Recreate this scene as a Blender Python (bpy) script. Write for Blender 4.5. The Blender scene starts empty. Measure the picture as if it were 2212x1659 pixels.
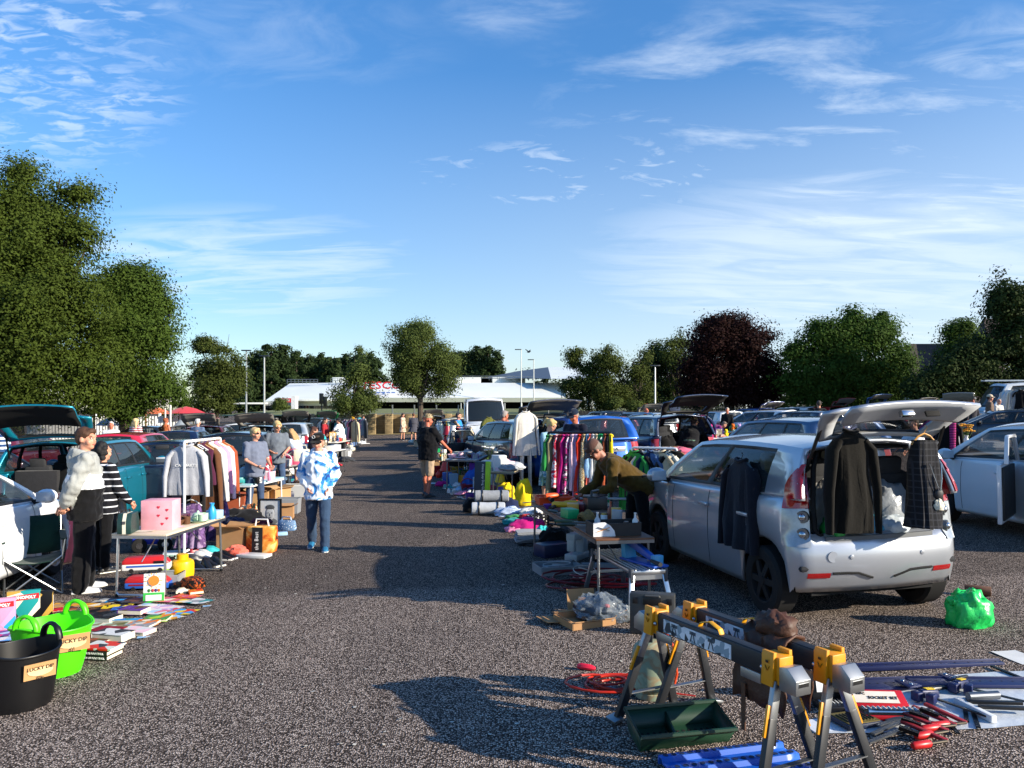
import bpy, bmesh, math, random
import numpy as np
from mathutils import Vector as V, Matrix as M, Euler, noise
R = math.radians
S = bpy.context.scene
COL = S.collection
# ---------------------------------------------------------------- camera, sky, sun, exposure
F, H, YH, CX = 1671.0, 1.9, 882.0, 1106.0        # focal length and horizon of the photograph in its 2212 px wide view
cd = bpy.data.cameras.new('camera'); cam = bpy.data.objects.new('camera', cd); COL.objects.link(cam)
cam.location = (0, 0, H); cam.rotation_euler = (R(90), 0, 0)
cd.sensor_width = 36; cd.lens = 36*F/2212; cd.shift_y = (YH-829.5)/2212; cd.clip_end = 3000; cd.clip_start = .05
S.camera = cam
SUN_EL, SUN_AZ = R(21), R(112)                   # azimuth clockwise from the lane's direction (+Y)
sd = V((math.sin(SUN_AZ)*math.cos(SUN_EL), math.cos(SUN_AZ)*math.cos(SUN_EL), math.sin(SUN_EL)))
ld = bpy.data.lights.new('sun', 'SUN'); ld.energy = 5.0; ld.angle = R(.5); ld.color = (1, .90, .74)
sun = bpy.data.objects.new('sun', ld); COL.objects.link(sun); sun.location = (20, -10, 30)
sun.rotation_euler = (-sd).to_track_quat('-Z', 'Y').to_euler()
W = bpy.data.worlds.new('World'); S.world = W; W.use_nodes = True
nt = W.node_tree; N = nt.nodes; LK = nt.links
for n in list(N): N.remove(n)
def wn(t, **k):
    n = N.new(t)
    for a, b in k.items(): setattr(n, a, b)
    return n
out = wn('ShaderNodeOutputWorld'); bg = wn('ShaderNodeBackground'); LK.new(bg.outputs[0], out.inputs[0])
sky = wn('ShaderNodeTexSky', sky_type='NISHITA', sun_disc=False, sun_elevation=SUN_EL, sun_rotation=SUN_AZ, air_density=1.0, dust_density=.35, ozone_density=2.6, altitude=50)
hs = wn('ShaderNodeHueSaturation'); hs.inputs['Saturation'].default_value = 1.25; hs.inputs['Value'].default_value = 1.0
LK.new(sky.outputs[0], hs.inputs['Color'])
tc = wn('ShaderNodeTexCoord'); sx = wn('ShaderNodeSeparateXYZ'); LK.new(tc.outputs['Generated'], sx.inputs[0])
def mth(op, a, b=None, c=None, clamp=False):
    n = wn('ShaderNodeMath', operation=op, use_clamp=clamp)
    for i, q in enumerate((a, b, c)):
        if q is None: continue
        if isinstance(q, (int, float)): n.inputs[i].default_value = q
        else: LK.new(q, n.inputs[i])
    return n.outputs[0]
zc = mth('MAXIMUM', sx.outputs[2], .02)
px_ = mth('DIVIDE', sx.outputs[0], mth('ADD', zc, .12)); py_ = mth('DIVIDE', sx.outputs[1], mth('ADD', zc, .12))
cb = wn('ShaderNodeCombineXYZ'); LK.new(px_, cb.inputs[0]); LK.new(py_, cb.inputs[1])
def cloud(scale, rot, sc, lo, hi, det=8, rough=.6, loc=(0, 0, 0), dist=.6):
    mp = wn('ShaderNodeMapping'); LK.new(cb.outputs[0], mp.inputs[0])
    mp.inputs['Rotation'].default_value = (0, 0, R(rot)); mp.inputs['Scale'].default_value = sc; mp.inputs['Location'].default_value = loc
    t = wn('ShaderNodeTexNoise'); LK.new(mp.outputs[0], t.inputs['Vector'])
    t.inputs['Scale'].default_value = scale; t.inputs['Detail'].default_value = det; t.inputs['Roughness'].default_value = rough; t.inputs['Distortion'].default_value = dist
    r = wn('ShaderNodeMapRange'); LK.new(t.outputs[0], r.inputs[0]); r.inputs[1].default_value = lo; r.inputs[2].default_value = hi; r.interpolation_type = 'SMOOTHSTEP'
    return r.outputs[0]
def region(cx, cy, rx, ry):  # where in the sky dome (direction x/y, z/y) a bank of cloud lies
    yv = mth('MAXIMUM', sx.outputs[1], .05); u = mth('DIVIDE', mth('SUBTRACT', mth('DIVIDE', sx.outputs[0], yv), cx), rx); v = mth('DIVIDE', mth('SUBTRACT', mth('DIVIDE', sx.outputs[2], yv), cy), ry)
    d = mth('SQRT', mth('ADD', mth('MULTIPLY', u, u), mth('MULTIPLY', v, v))); r = wn('ShaderNodeMapRange'); LK.new(d, r.inputs[0]); r.inputs[1].default_value = 1.0; r.inputs[2].default_value = .35; r.interpolation_type = 'SMOOTHSTEP'; return r.outputs[0]
fine = cloud(3.4, 28, (1, 1.8, 1), .36, .8, 9, .62, (0, 0, 0), 1.0)
rip = cloud(11, -20, (1, 1.9, 1), .42, .62, 4, .6)
soft = cloud(2.2, 10, (.8, 2.6, 1), .3, .66, 7, .6, (2, 5, 0), .8)
streak = cloud(2.6, 22, (.85, 1.9, 1), .44, .78, 9, .64, (4.4, 1.3, 0), .5)
puff = cloud(7, 18, (1, 1.5, 1), .50, .68, 6, .6, (1, 3, 0), .6)
wide = cloud(1.2, 24, (.7, 1.8, 1), .5, .8, 8, .6, (7, 2, 0), 1.2)
mulp = lambda a, b, k=1.0: mth('MULTIPLY', mth('MULTIPLY', a, b), k)
parts = [mulp(region(-.36, .185, .34, .10), soft, .5), mulp(region(-.60, .46, .24, .20), mth('MULTIPLY', rip, soft), .55), mulp(region(-.32, .48, .30, .10), fine, .16), mulp(region(.42, .40, .48, .17), streak, .62), mulp(region(.10, .30, .32, .07), puff, .42), mulp(region(.55, .25, .40, .085), soft, .75), mulp(region(.62, .44, .18, .10), fine, .45), mulp(region(.0, .52, .14, .06), fine, .25), mth('MULTIPLY', wide, .07), mulp(region(.52, .17, .62, .19), mth('ADD', mth('MULTIPLY', soft, .35), .5), .8)]
cl = parts[0]
for q in parts[1:]: cl = mth('MAXIMUM', cl, q)
lowz = wn('ShaderNodeMapRange'); LK.new(sx.outputs[2], lowz.inputs[0]); lowz.inputs[1].default_value = .40; lowz.inputs[2].default_value = .02
rt = wn('ShaderNodeMapRange'); LK.new(sx.outputs[0], rt.inputs[0]); rt.inputs[1].default_value = -.45; rt.inputs[2].default_value = .6; rt.inputs[3].default_value = .10; rt.inputs[4].default_value = .74
veil = mth('MULTIPLY', lowz.outputs[0], rt.outputs[0])
cl = mth('MAXIMUM', cl, veil, clamp=True)
el = wn('ShaderNodeMapRange'); LK.new(sx.outputs[2], el.inputs[0]); el.inputs[1].default_value = 0; el.inputs[2].default_value = .5; el.inputs[3].default_value = .74; el.inputs[4].default_value = 1.12
tn_ = wn('ShaderNodeMix', data_type='RGBA', blend_type='MULTIPLY'); tn_.inputs[0].default_value = 1; LK.new(hs.outputs[0], tn_.inputs[6])
tv_ = wn('ShaderNodeVectorMath', operation='SCALE'); tv_.inputs[0].default_value = (.92, .97, 1.06); LK.new(el.outputs[0], tv_.inputs['Scale']); LK.new(tv_.outputs[0], tn_.inputs[7])
mx = wn('ShaderNodeMix', data_type='RGBA'); LK.new(cl, mx.inputs[0]); LK.new(tn_.outputs[2], mx.inputs[6]); mx.inputs[7].default_value = (4.6, 5.2, 5.9, 1)
LK.new(mx.outputs[2], bg.inputs[0]); bg.inputs[1].default_value = .12
S.view_settings.view_transform = 'Standard'; S.view_settings.look = 'None'; S.view_settings.exposure = .8; S.view_settings.gamma = 1
S.cycles.max_bounces = 6; S.cycles.diffuse_bounces = 2; S.cycles.glossy_bounces = 3; S.cycles.transmission_bounces = 4; S.cycles.transparent_max_bounces = 12
S.cycles.caustics_reflective = False; S.cycles.caustics_refractive = False
S.cycles.use_denoising = True
# ---------------------------------------------------------------- helpers
SL = .025                                        # the car park falls gently towards the left
def g(px, py, z=0):
    """the point z above the ground seen at a place in the photograph"""
    Y = F*(H-z)/((py-YH)+SL*(px-CX)); X = (px-CX)/F*Y; return V((X, Y, SL*X+z))
def at(px, Y, z=None): X = (px-CX)/F*Y; return V((X, Y, SL*max(-40, min(40, X)) if z is None else z))
def gz(x): return SL*max(-40, min(40, x))
def zat(py, Y): return H-(py-YH)*Y/F
def lin(h):
    h = h.lstrip('#'); r = []
    for i in (0, 2, 4):
        c = int(h[i:i+2], 16)/255; r.append(c/12.92 if c <= .04045 else ((c+.055)/1.055)**2.4)
    return tuple(r)
CACHE = {}
def mat(col, rough=.6, metal=0, var=.14, vs=9, bump=0, bs=80, coat=0, stretch=None, spec=.5, sheen=0):
    if isinstance(col, str): col = lin(col)
    key = (col, rough, metal, var, vs, bump, bs, coat, stretch, spec, sheen)
    if key in CACHE: return CACHE[key]
    m = bpy.data.materials.new('surface'); m.use_nodes = True; t = m.node_tree; b = t.nodes['Principled BSDF']
    b.inputs['Roughness'].default_value = rough; b.inputs['Metallic'].default_value = metal; b.inputs['Coat Weight'].default_value = coat; b.inputs['Coat Roughness'].default_value = .05
    b.inputs['Specular IOR Level'].default_value = spec; b.inputs['Sheen Weight'].default_value = sheen
    tc = t.nodes.new('ShaderNodeTexCoord'); src = tc.outputs['Object']
    if stretch:
        mp = t.nodes.new('ShaderNodeMapping'); mp.inputs['Scale'].default_value = stretch; t.links.new(src, mp.inputs[0]); src = mp.outputs[0]
    no = t.nodes.new('ShaderNodeTexNoise'); no.inputs['Scale'].default_value = vs; no.inputs['Detail'].default_value = 5; t.links.new(src, no.inputs['Vector'])
    mr = t.nodes.new('ShaderNodeMapRange'); mr.inputs[1].default_value = .25; mr.inputs[2].default_value = .75; t.links.new(no.outputs[0], mr.inputs[0])
    mx = t.nodes.new('ShaderNodeMix'); mx.data_type = 'RGBA'; t.links.new(mr.outputs[0], mx.inputs[0])
    mx.inputs[6].default_value = tuple(c*(1-var) for c in col)+(1,); mx.inputs[7].default_value = tuple(min(1, c*(1+var)) for c in col)+(1,)
    t.links.new(mx.outputs[2], b.inputs['Base Color'])
    if bump:
        n2 = t.nodes.new('ShaderNodeTexNoise'); n2.inputs['Scale'].default_value = bs; n2.inputs['Detail'].default_value = 3; t.links.new(src, n2.inputs['Vector'])
        bp = t.nodes.new('ShaderNodeBump'); bp.inputs['Strength'].default_value = bump; bp.inputs['Distance'].default_value = .01; t.links.new(n2.outputs[0], bp.inputs['Height']); t.links.new(bp.outputs[0], b.inputs['Normal'])
    CACHE[key] = m; return m
def cloth(col): return mat(col, .92, 0, .12, 14, .35, 45, spec=.15, sheen=.12)
def plastic(col): return mat(col, .38, 0, .05, 5)
def metal(col, r=.3): return mat(col, r, 1, .1, 12)
def paint(col, m=.25): return mat(col, .32, m, .04, 2, coat=1)
def pattern(kind, cols, scale=10, rough=.85, stretch=(1, 1, 1)):
    """printed fabric or paper: kind voronoi / stripes / noise over a list of colours (as colour steps)"""
    key = ('p', kind, tuple(cols), scale, rough, stretch)
    if key in CACHE: return CACHE[key]
    m = bpy.data.materials.new('printed_surface'); m.use_nodes = True; t = m.node_tree; b = t.nodes['Principled BSDF']; b.inputs['Roughness'].default_value = rough; b.inputs['Specular IOR Level'].default_value = .25
    tc = t.nodes.new('ShaderNodeTexCoord'); mp = t.nodes.new('ShaderNodeMapping'); mp.inputs['Scale'].default_value = stretch; t.links.new(tc.outputs['Object'], mp.inputs[0])
    if kind == 'voronoi':
        x = t.nodes.new('ShaderNodeTexVoronoi'); x.inputs['Scale'].default_value = scale; t.links.new(mp.outputs[0], x.inputs['Vector'])
        sp = t.nodes.new('ShaderNodeSeparateColor'); t.links.new(x.outputs['Color'], sp.inputs[0]); f = sp.outputs[0]
    elif kind == 'dots':
        x = t.nodes.new('ShaderNodeTexVoronoi'); x.inputs['Scale'].default_value = scale; t.links.new(mp.outputs[0], x.inputs['Vector']); f = x.outputs['Distance']
    elif kind == 'stripes':
        x = t.nodes.new('ShaderNodeTexWave'); x.bands_direction = 'Z'; x.inputs['Scale'].default_value = scale; x.inputs['Distortion'].default_value = .3; t.links.new(mp.outputs[0], x.inputs['Vector']); f = x.outputs['Fac']
    else:
        x = t.nodes.new('ShaderNodeTexNoise'); x.inputs['Scale'].default_value = scale; x.inputs['Detail'].default_value = 4; x.inputs['Distortion'].default_value = .8; t.links.new(mp.outputs[0], x.inputs['Vector'])
        r = t.nodes.new('ShaderNodeMapRange'); r.inputs[1].default_value = .3; r.inputs[2].default_value = .7; t.links.new(x.outputs[0], r.inputs[0]); f = r.outputs[0]
    cr = t.nodes.new('ShaderNodeValToRGB'); cr.color_ramp.interpolation = 'EASE' if kind == 'noise' else 'CONSTANT'; n = len(cols)
    while len(cr.color_ramp.elements) < n: cr.color_ramp.elements.new(.5)
    for i, c in enumerate(cols):
        e = cr.color_ramp.elements[i]; e.position = (i/n if kind != 'dots' else i*.28); e.color = lin(c)+(1,)
    t.links.new(f, cr.inputs[0]); t.links.new(cr.outputs[0], b.inputs['Base Color'])
    CACHE[key] = m; return m
def glass_mat(col=(.03, .04, .045), alpha=.45):
    key = ('g', col, alpha)
    if key in CACHE: return CACHE[key]
    m = bpy.data.materials.new('tinted_glass'); m.use_nodes = True; t = m.node_tree; b = t.nodes['Principled BSDF']
    b.inputs['Base Color'].default_value = col+(1,); b.inputs['Roughness'].default_value = .03; b.inputs['Alpha'].default_value = alpha; b.inputs['Specular IOR Level'].default_value = .9
    CACHE[key] = m; return m

class MB:
    """collects shapes; build() links them as ONE mesh object"""
    def __init__(s, m=None):
        s.v = []; s.f = []; s.mi = []; s.mats = []; s.c = 0; s.X = M()
        if m: s.use(m)
    def use(s, m):
        if m not in s.mats: s.mats.append(m)
        s.c = s.mats.index(m); return s
    def at(s, loc=(0, 0, 0), rot=(0, 0, 0), sc=1):
        s.X = M.Translation(V(loc)) @ Euler(tuple(R(a) for a in rot)).to_matrix().to_4x4() @ M.Diagonal((sc, sc, sc, 1) if isinstance(sc, (int, float)) else tuple(sc)+(1,)); return s
    def add(s, vs, fs):
        o = len(s.v); s.v += [s.X @ V(p) for p in vs]; s.f += [tuple(i+o for i in q) for q in fs]; s.mi += [s.c]*len(fs); return s
    def box(s, c, d, rot=(0, 0, 0), top=1):
        e = Euler(tuple(R(a) for a in rot)).to_matrix(); x, y, z = d[0]/2, d[1]/2, d[2]/2; t = top
        q = [(-x, -y, -z), (x, -y, -z), (x, y, -z), (-x, y, -z), (-x*t, -y*t, z), (x*t, -y*t, z), (x*t, y*t, z), (-x*t, y*t, z)]
        return s.add([V(c)+e @ V(p) for p in q], [(0, 3, 2, 1), (4, 5, 6, 7), (0, 1, 5, 4), (1, 2, 6, 5), (2, 3, 7, 6), (3, 0, 4, 7)])
    def bar(s, a, b, w, h=None, up=(0, 0, 1)):
        a, b = V(a), V(b); d = (b-a).normalized(); u = V(up)
        if abs(d.dot(u)) > .98: u = V((0, 1, 0))
        sx = d.cross(u).normalized()*(w/2); sz = sx.normalized().cross(d)*((h or w)/2)
        q = [a-sx-sz, a+sx-sz, a+sx+sz, a-sx+sz, b-sx-sz, b+sx-sz, b+sx+sz, b-sx+sz]
        return s.add(q, [(0, 1, 2, 3), (4, 7, 6, 5), (0, 4, 5, 1), (1, 5, 6, 2), (2, 6, 7, 3), (3, 7, 4, 0)])
    def tube(s, pts, r, n=8, cap=True, flat=1, closed=False):
        pts = [V(p) for p in pts]; k = len(pts); rs = r if isinstance(r, (list, tuple)) else [r]*k; vs = []; prev = None
        for i, p in enumerate(pts):
            if closed: d = pts[(i+1) % k]-pts[i-1]
            else: d = pts[min(i+1, k-1)]-pts[max(i-1, 0)]
            d = d.normalized() if d.length > 1e-9 else V((0, 0, 1))
            if prev is None:
                u = V((0, 0, 1)) if abs(d.z) < .9 else V((1, 0, 0)); a = d.cross(u).normalized()
            else:
                a = prev-d*prev.dot(d); a = a.normalized() if a.length > 1e-6 else d.orthogonal().normalized()
            prev = a; b = d.cross(a)
            for j in range(n):
                t = 2*math.pi*j/n; vs.append(p+a*(math.cos(t)*rs[i])+b*(math.sin(t)*rs[i]*flat))
        fs = []
        for i in range(k if closed else k-1):
            for j in range(n):
                i2 = (i+1) % k; fs.append((i*n+j, i*n+(j+1) % n, i2*n+(j+1) % n, i2*n+j))
        if cap and not closed: fs += [tuple(range(n))[::-1], tuple((k-1)*n+j for j in range(n))]
        return s.add(vs, fs)
    def cyl(s, a, b, r0, r1=None, n=14, cap=True): return s.tube([a, b], [r0, r0 if r1 is None else r1], n, cap)
    def lathe(s, prof, n=20, c=(0, 0, 0), sx=1, sy=1, arc=1.0):
        vs = []; fs = []; k = len(prof)
        for i in range(n+(arc < 1)):
            t = 2*math.pi*arc*i/n
            for r, z in prof: vs.append((c[0]+r*math.cos(t)*sx, c[1]+r*math.sin(t)*sy, c[2]+z))
        for i in range(n):
            i2 = (i+1) % n if arc >= 1 else i+1
            for j in range(k-1): fs.append((i*k+j, i2*k+j, i2*k+j+1, i*k+j+1))
        return s.add(vs, fs)
    def ball(s, c, r, n=12, m=8, rot=(0, 0, 0)):
        r = (r, r, r) if isinstance(r, (int, float)) else r; e = Euler(tuple(R(a) for a in rot)).to_matrix(); vs = []; fs = []
        for i in range(m+1):
            a = math.pi*i/m
            for j in range(n):
                t = 2*math.pi*j/n; vs.append(V(c)+e @ V((r[0]*math.sin(a)*math.cos(t), r[1]*math.sin(a)*math.sin(t), -r[2]*math.cos(a))))
        for i in range(m):
            for j in range(n): fs.append((i*n+j, i*n+(j+1) % n, (i+1)*n+(j+1) % n, (i+1)*n+j))
        return s.add(vs, fs)
    def grid(s, pts, wrap=False):
        nu, nv = len(pts), len(pts[0]); vs = [p for row in pts for p in row]; fs = []
        for i in range(nu-1):
            for j in range(nv if wrap else nv-1):
                j2 = (j+1) % nv; fs.append((i*nv+j, i*nv+j2, (i+1)*nv+j2, (i+1)*nv+j))
        return s.add(vs, fs)
    def loft(s, rings, cap=True):
        n = len(rings[0]); s.grid(rings, True)
        if cap: s.add(rings[0], [tuple(range(n))[::-1]]); s.add(rings[-1], [tuple(range(n))])
        return s
    def prism(s, o, d, plane='xz', off=0):
        """outline o (2-D) extruded by d along the third axis"""
        def p3(a, b, c): return {'xz': (a, c, b), 'xy': (a, b, c), 'yz': (c, a, b)}[plane]
        n = len(o); vs = [p3(a, b, off-d/2) for a, b in o]+[p3(a, b, off+d/2) for a, b in o]
        fs = [tuple(range(n)), tuple(range(2*n-1, n-1, -1))]+[(i, i+n, (i+1) % n+n, (i+1) % n) for i in range(n)]
        return s.add(vs, fs)
    def blob(s, c, r, amp=.2, fq=2.5, seed=0, n=20, m=12, flat=True, rot=0):
        """soft lump: an ellipsoid creased by noise, sitting on its flattened bottom"""
        vs = []; fs = []; o = V((seed*3.7, seed*1.3, seed*2.1)); cr, sr = math.cos(R(rot)), math.sin(R(rot))
        for i in range(m+1):
            a = math.pi*i/m
            for j in range(n):
                t = 2*math.pi*j/n; d = V((math.sin(a)*math.cos(t), math.sin(a)*math.sin(t), -math.cos(a)))
                q = 1+amp*(.8*noise.noise(d*fq*.8+o)-.75*abs(noise.noise(d*fq*1.5+o))-.35*abs(noise.noise(d*fq*3.3-o))+.3)
                p = V((d.x*r[0]*q, d.y*r[1]*q, d.z*r[2]*q))
                if flat: p.z = max(p.z, -r[2]*.45)
                vs.append((c[0]+p.x*cr-p.y*sr, c[1]+p.x*sr+p.y*cr, c[2]+p.z+(r[2]*.45 if flat else 0)))
        for i in range(m):
            for j in range(n): fs.append((i*n+j, i*n+(j+1) % n, (i+1)*n+(j+1) % n, (i+1)*n+j))
        return s.add(vs, fs)
    def build(s, name, parent=None, bevel=0, smooth=38, seg=2, weld=True):
        me = bpy.data.meshes.new(name); me.from_pydata([tuple(p) for p in s.v], [], s.f)
        for m in s.mats: me.materials.append(m)
        me.polygons.foreach_set('material_index', s.mi)
        bm = bmesh.new(); bm.from_mesh(me)
        if weld: bmesh.ops.remove_doubles(bm, verts=bm.verts, dist=1e-5)
        if bevel:
            ed = [e for e in bm.edges if len(e.link_faces) == 2 and e.calc_face_angle(0) > R(40)]
            if ed: bmesh.ops.bevel(bm, geom=ed, offset=bevel, segments=seg, affect='EDGES', profile=.5, clamp_overlap=True)
        bmesh.ops.recalc_face_normals(bm, faces=bm.faces)
        bm.to_mesh(me); bm.free()
        me.polygons.foreach_set('use_smooth', [True]*len(me.polygons)); me.set_sharp_from_angle(angle=R(smooth))
        o = bpy.data.objects.new(name, me); COL.objects.link(o)
        if parent: o.parent = parent
        return o
LABELS = {}
def tag(o, label=None, cat=None, group=None, kind=None):
    if label:
        o['label'] = label
        if cat: LABELS.setdefault(label, []).append(o.name)
    if cat: o['category'] = cat
    if group: o['group'] = group
    if kind: o['kind'] = kind
    return o
def thing(name, label, cat, loc=(0, 0, 0), rz=0, group=None, sc=1):
    o = bpy.data.objects.new(name, None); o.empty_display_size = .1; COL.objects.link(o); o.location = loc; o.rotation_euler = (0, 0, R(rz)); o.scale = (sc, sc, sc)
    return tag(o, label, cat, group)
def solo(mb, name, label, cat, loc=(0, 0, 0), rz=0, group=None, bevel=0, rot=None, sc=1, smooth=38):
    o = mb.build(name, None, bevel, smooth); o.location = loc; o.rotation_euler = tuple(R(a) for a in rot) if rot else (0, 0, R(rz)); o.scale = (sc, sc, sc)
    return tag(o, label, cat, group)
def struct(mb, name, smooth=38): return tag(mb.build(name, None, 0, smooth), kind='structure')
def text(s, size, m, parent, loc, rot=(90, 0, 0), name='lettering', align='CENTER', extr=.002, sx=1, bold=0):
    c = bpy.data.curves.new(name, 'FONT'); c.body = s; c.size = size; c.align_x = align; c.align_y = 'CENTER'; c.extrude = extr; c.resolution_u = 2; c.offset = bold
    c.materials.append(m); q = bpy.data.objects.new(name+'_outline', c); COL.objects.link(q); me = bpy.data.meshes.new_from_object(q.evaluated_get(bpy.context.evaluated_depsgraph_get())); bpy.data.objects.remove(q)
    o = bpy.data.objects.new(name, me); COL.objects.link(o); o.parent = parent; o.location = loc; o.rotation_euler = tuple(R(a) for a in rot); o.scale = (sx, 1, 1); return o
def adopt(child, parent):
    """make a shape built in place a part of the thing it belongs to"""
    bpy.context.view_layer.update(); child.parent = parent; child.matrix_parent_inverse = parent.matrix_world.inverted()
    for k in ('category', 'label', 'group'):
        if k in child: del child[k]
    return child
def rest(o, rz):
    """turn a thing on the slightly sloping ground"""
    o.rotation_euler = (M.Rotation(-math.atan(SL), 4, 'Y') @ M.Rotation(R(rz), 4, 'Z')).to_euler(); return o
def dup(root, loc, rz=None, label=None, group=None, sc=None, paint_to=None):
    """copy of a thing with copies of its parts and sub-parts (mesh data shared)"""
    def rec(o, par):
        c = o.copy(); COL.objects.link(c)
        if par: c.parent = par
        if paint_to and c.type == 'MESH':
            for i, sl in enumerate(c.material_slots):
                if sl.material in paint_to: m = paint_to[sl.material]; sl.link = 'OBJECT'; sl.material = m
        for ch in o.children: rec(ch, c)
        return c
    r = rec(root, None); r.location = loc
    if rz is not None: r.rotation_euler = (0, 0, R(rz))
    if sc: r.scale = (sc, sc, sc)
    if label: tag(r, label, r.get('category'), group)
    return r
BLACK = plastic('#121214'); RUBBER = mat('#0c0c0d', .85); WHITE = plastic('#e8e8e6'); CHROME = metal('#b9bcc0', .18); ALU = metal('#c4c8cc', .35); STEEL = metal('#7d8084', .4); CARD = mat('#a97f55', .85, 0, .1, 6); WOOD = mat('#9a6a3c', .6, 0, .25, 5, stretch=(1, 8, 8)); SKIN = mat('#c98f74', .55, 0, .06, 20); SKIN_RED = mat('#b8674c', .55, 0, .08, 18); DARK = mat('#0b0b0c', .9)
# ---------------------------------------------------------------- ground
def asphalt():
    m = bpy.data.materials.new('asphalt'); m.use_nodes = True; t = m.node_tree; b = t.nodes['Principled BSDF']; L = t.links
    tc = t.nodes.new('ShaderNodeTexCoord')
    def n(tp, **k):
        q = t.nodes.new(tp)
        for a, c in k.items(): setattr(q, a, c)
        return q
    def noi(sc, det, lo, hi, mp=None):
        x = n('ShaderNodeTexNoise'); x.inputs['Scale'].default_value = sc; x.inputs['Detail'].default_value = det
        if mp:
            q = n('ShaderNodeMapping'); q.inputs['Scale'].default_value = mp; L.new(tc.outputs['Object'], q.inputs[0]); L.new(q.outputs[0], x.inputs['Vector'])
        else: L.new(tc.outputs['Object'], x.inputs['Vector'])
        r = n('ShaderNodeMapRange'); r.inputs[1].default_value = lo; r.inputs[2].default_value = hi; L.new(x.outputs[0], r.inputs[0]); return r.outputs[0]
    vo = n('ShaderNodeTexVoronoi'); vo.inputs['Scale'].default_value = 88; L.new(tc.outputs['Object'], vo.inputs['Vector'])
    sp = n('ShaderNodeSeparateColor'); L.new(vo.outputs['Color'], sp.inputs[0])
    cr = n('ShaderNodeValToRGB'); e = cr.color_ramp.elements
    e[0].position = 0; e[0].color = lin('#4c4542')+(1,); e[1].position = .22; e[1].color = lin('#675e5a')+(1,)
    for p, c in ((.4, '#857a74'), (.58, '#a0938a'), (.8, '#c0b4aa')):
        q = e.new(p); q.color = lin(c)+(1,)
    L.new(sp.outputs[0], cr.inputs[0])
    gap = n('ShaderNodeMapRange'); gap.inputs[1].default_value = .28; gap.inputs[2].default_value = .62; L.new(vo.outputs['Distance'], gap.inputs[0])
    m1 = n('ShaderNodeMix', data_type='RGBA'); L.new(gap.outputs[0], m1.inputs[0]); L.new(cr.outputs[0], m1.inputs[6]); m1.inputs[7].default_value = lin('#302a26')+(1,)
    wear = noi(.35, 6, .35, .7, (1, .5, 1)); pat = noi(2.2, 5, .3, .7)
    m2 = n('ShaderNodeMix', data_type='RGBA', blend_type='MULTIPLY'); m2.inputs[0].default_value = 1; L.new(m1.outputs[2], m2.inputs[6])
    cr2 = n('ShaderNodeValToRGB'); cr2.color_ramp.elements[0].color = (.95, .92, .90, 1); cr2.color_ramp.elements[1].color = (1.5, 1.42, 1.34, 1)
    ad = n('ShaderNodeMath', operation='MULTIPLY_ADD'); L.new(pat, ad.inputs[0]); ad.inputs[1].default_value = .4; L.new(wear, ad.inputs[2]); L.new(ad.outputs[0], cr2.inputs[0]); L.new(cr2.outputs[0], m2.inputs[7])
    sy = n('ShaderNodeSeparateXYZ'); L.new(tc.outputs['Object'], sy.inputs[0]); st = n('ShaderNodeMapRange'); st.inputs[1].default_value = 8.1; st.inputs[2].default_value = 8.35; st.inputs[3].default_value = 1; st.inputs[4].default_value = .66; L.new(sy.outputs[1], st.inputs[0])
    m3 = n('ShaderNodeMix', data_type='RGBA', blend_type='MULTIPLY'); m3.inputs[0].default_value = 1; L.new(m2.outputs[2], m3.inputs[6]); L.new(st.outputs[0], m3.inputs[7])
    L.new(m3.outputs[2], b.inputs['Base Color']); b.inputs['Roughness'].default_value = .95; b.inputs['Specular IOR Level'].default_value = .08
    bp = n('ShaderNodeBump'); bp.inputs['Strength'].default_value = .75; bp.inputs['Distance'].default_value = .008; bp.invert = True; L.new(vo.outputs['Distance'], bp.inputs['Height']); L.new(bp.outputs[0], b.inputs['Normal'])
    return m
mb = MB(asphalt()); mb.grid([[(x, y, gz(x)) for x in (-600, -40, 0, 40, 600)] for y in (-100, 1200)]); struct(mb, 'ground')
rl_ = random.Random(8); mb = MB(mat('#b7b2a6', .9, 0, .4, 30))
for i in range(170):
    Y_ = 4.4+rl_.random()**2*26; X_ = rl_.uniform(-.42, .2)*Y_*.8; a_ = rl_.random()*6; w_ = rl_.uniform(.006, .02); mb.add([(X_+w_*math.cos(a_+k*1.57)*(1 if k % 2 else .5), Y_+w_*math.sin(a_+k*1.57), gz(X_)+.006+.004*(k == 1)) for k in range(4)], [(0, 1, 2, 3)])
o = mb.build('litter'); o['kind'] = 'stuff'; o['label'] = 'tiny pale scraps and dry leaves strewn over the tarmac'
GRASS = mat('#6d7140', .95, 0, .4, 3)
mb = MB(GRASS); mb.grid([[(-26, 66.6, 1.25), (-26, 90, 1.85), (-26, 300, 1.9)], [(20, 66.6, 1.25), (20, 90, 1.85), (20, 300, 1.9)]]); struct(mb, 'grass_bank')
mb = MB(mat('#8a7a4e', .95, 0, .4, 2)); mb.grid([[(-24, 63.2, gz(-24)+.006), (-24, 65.4, gz(-24)+.02)], [(-4, 63.2, gz(-4)+.006), (-4, 65.4, gz(-4)+.02)]]); struct(mb, 'dry_verge')
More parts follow.
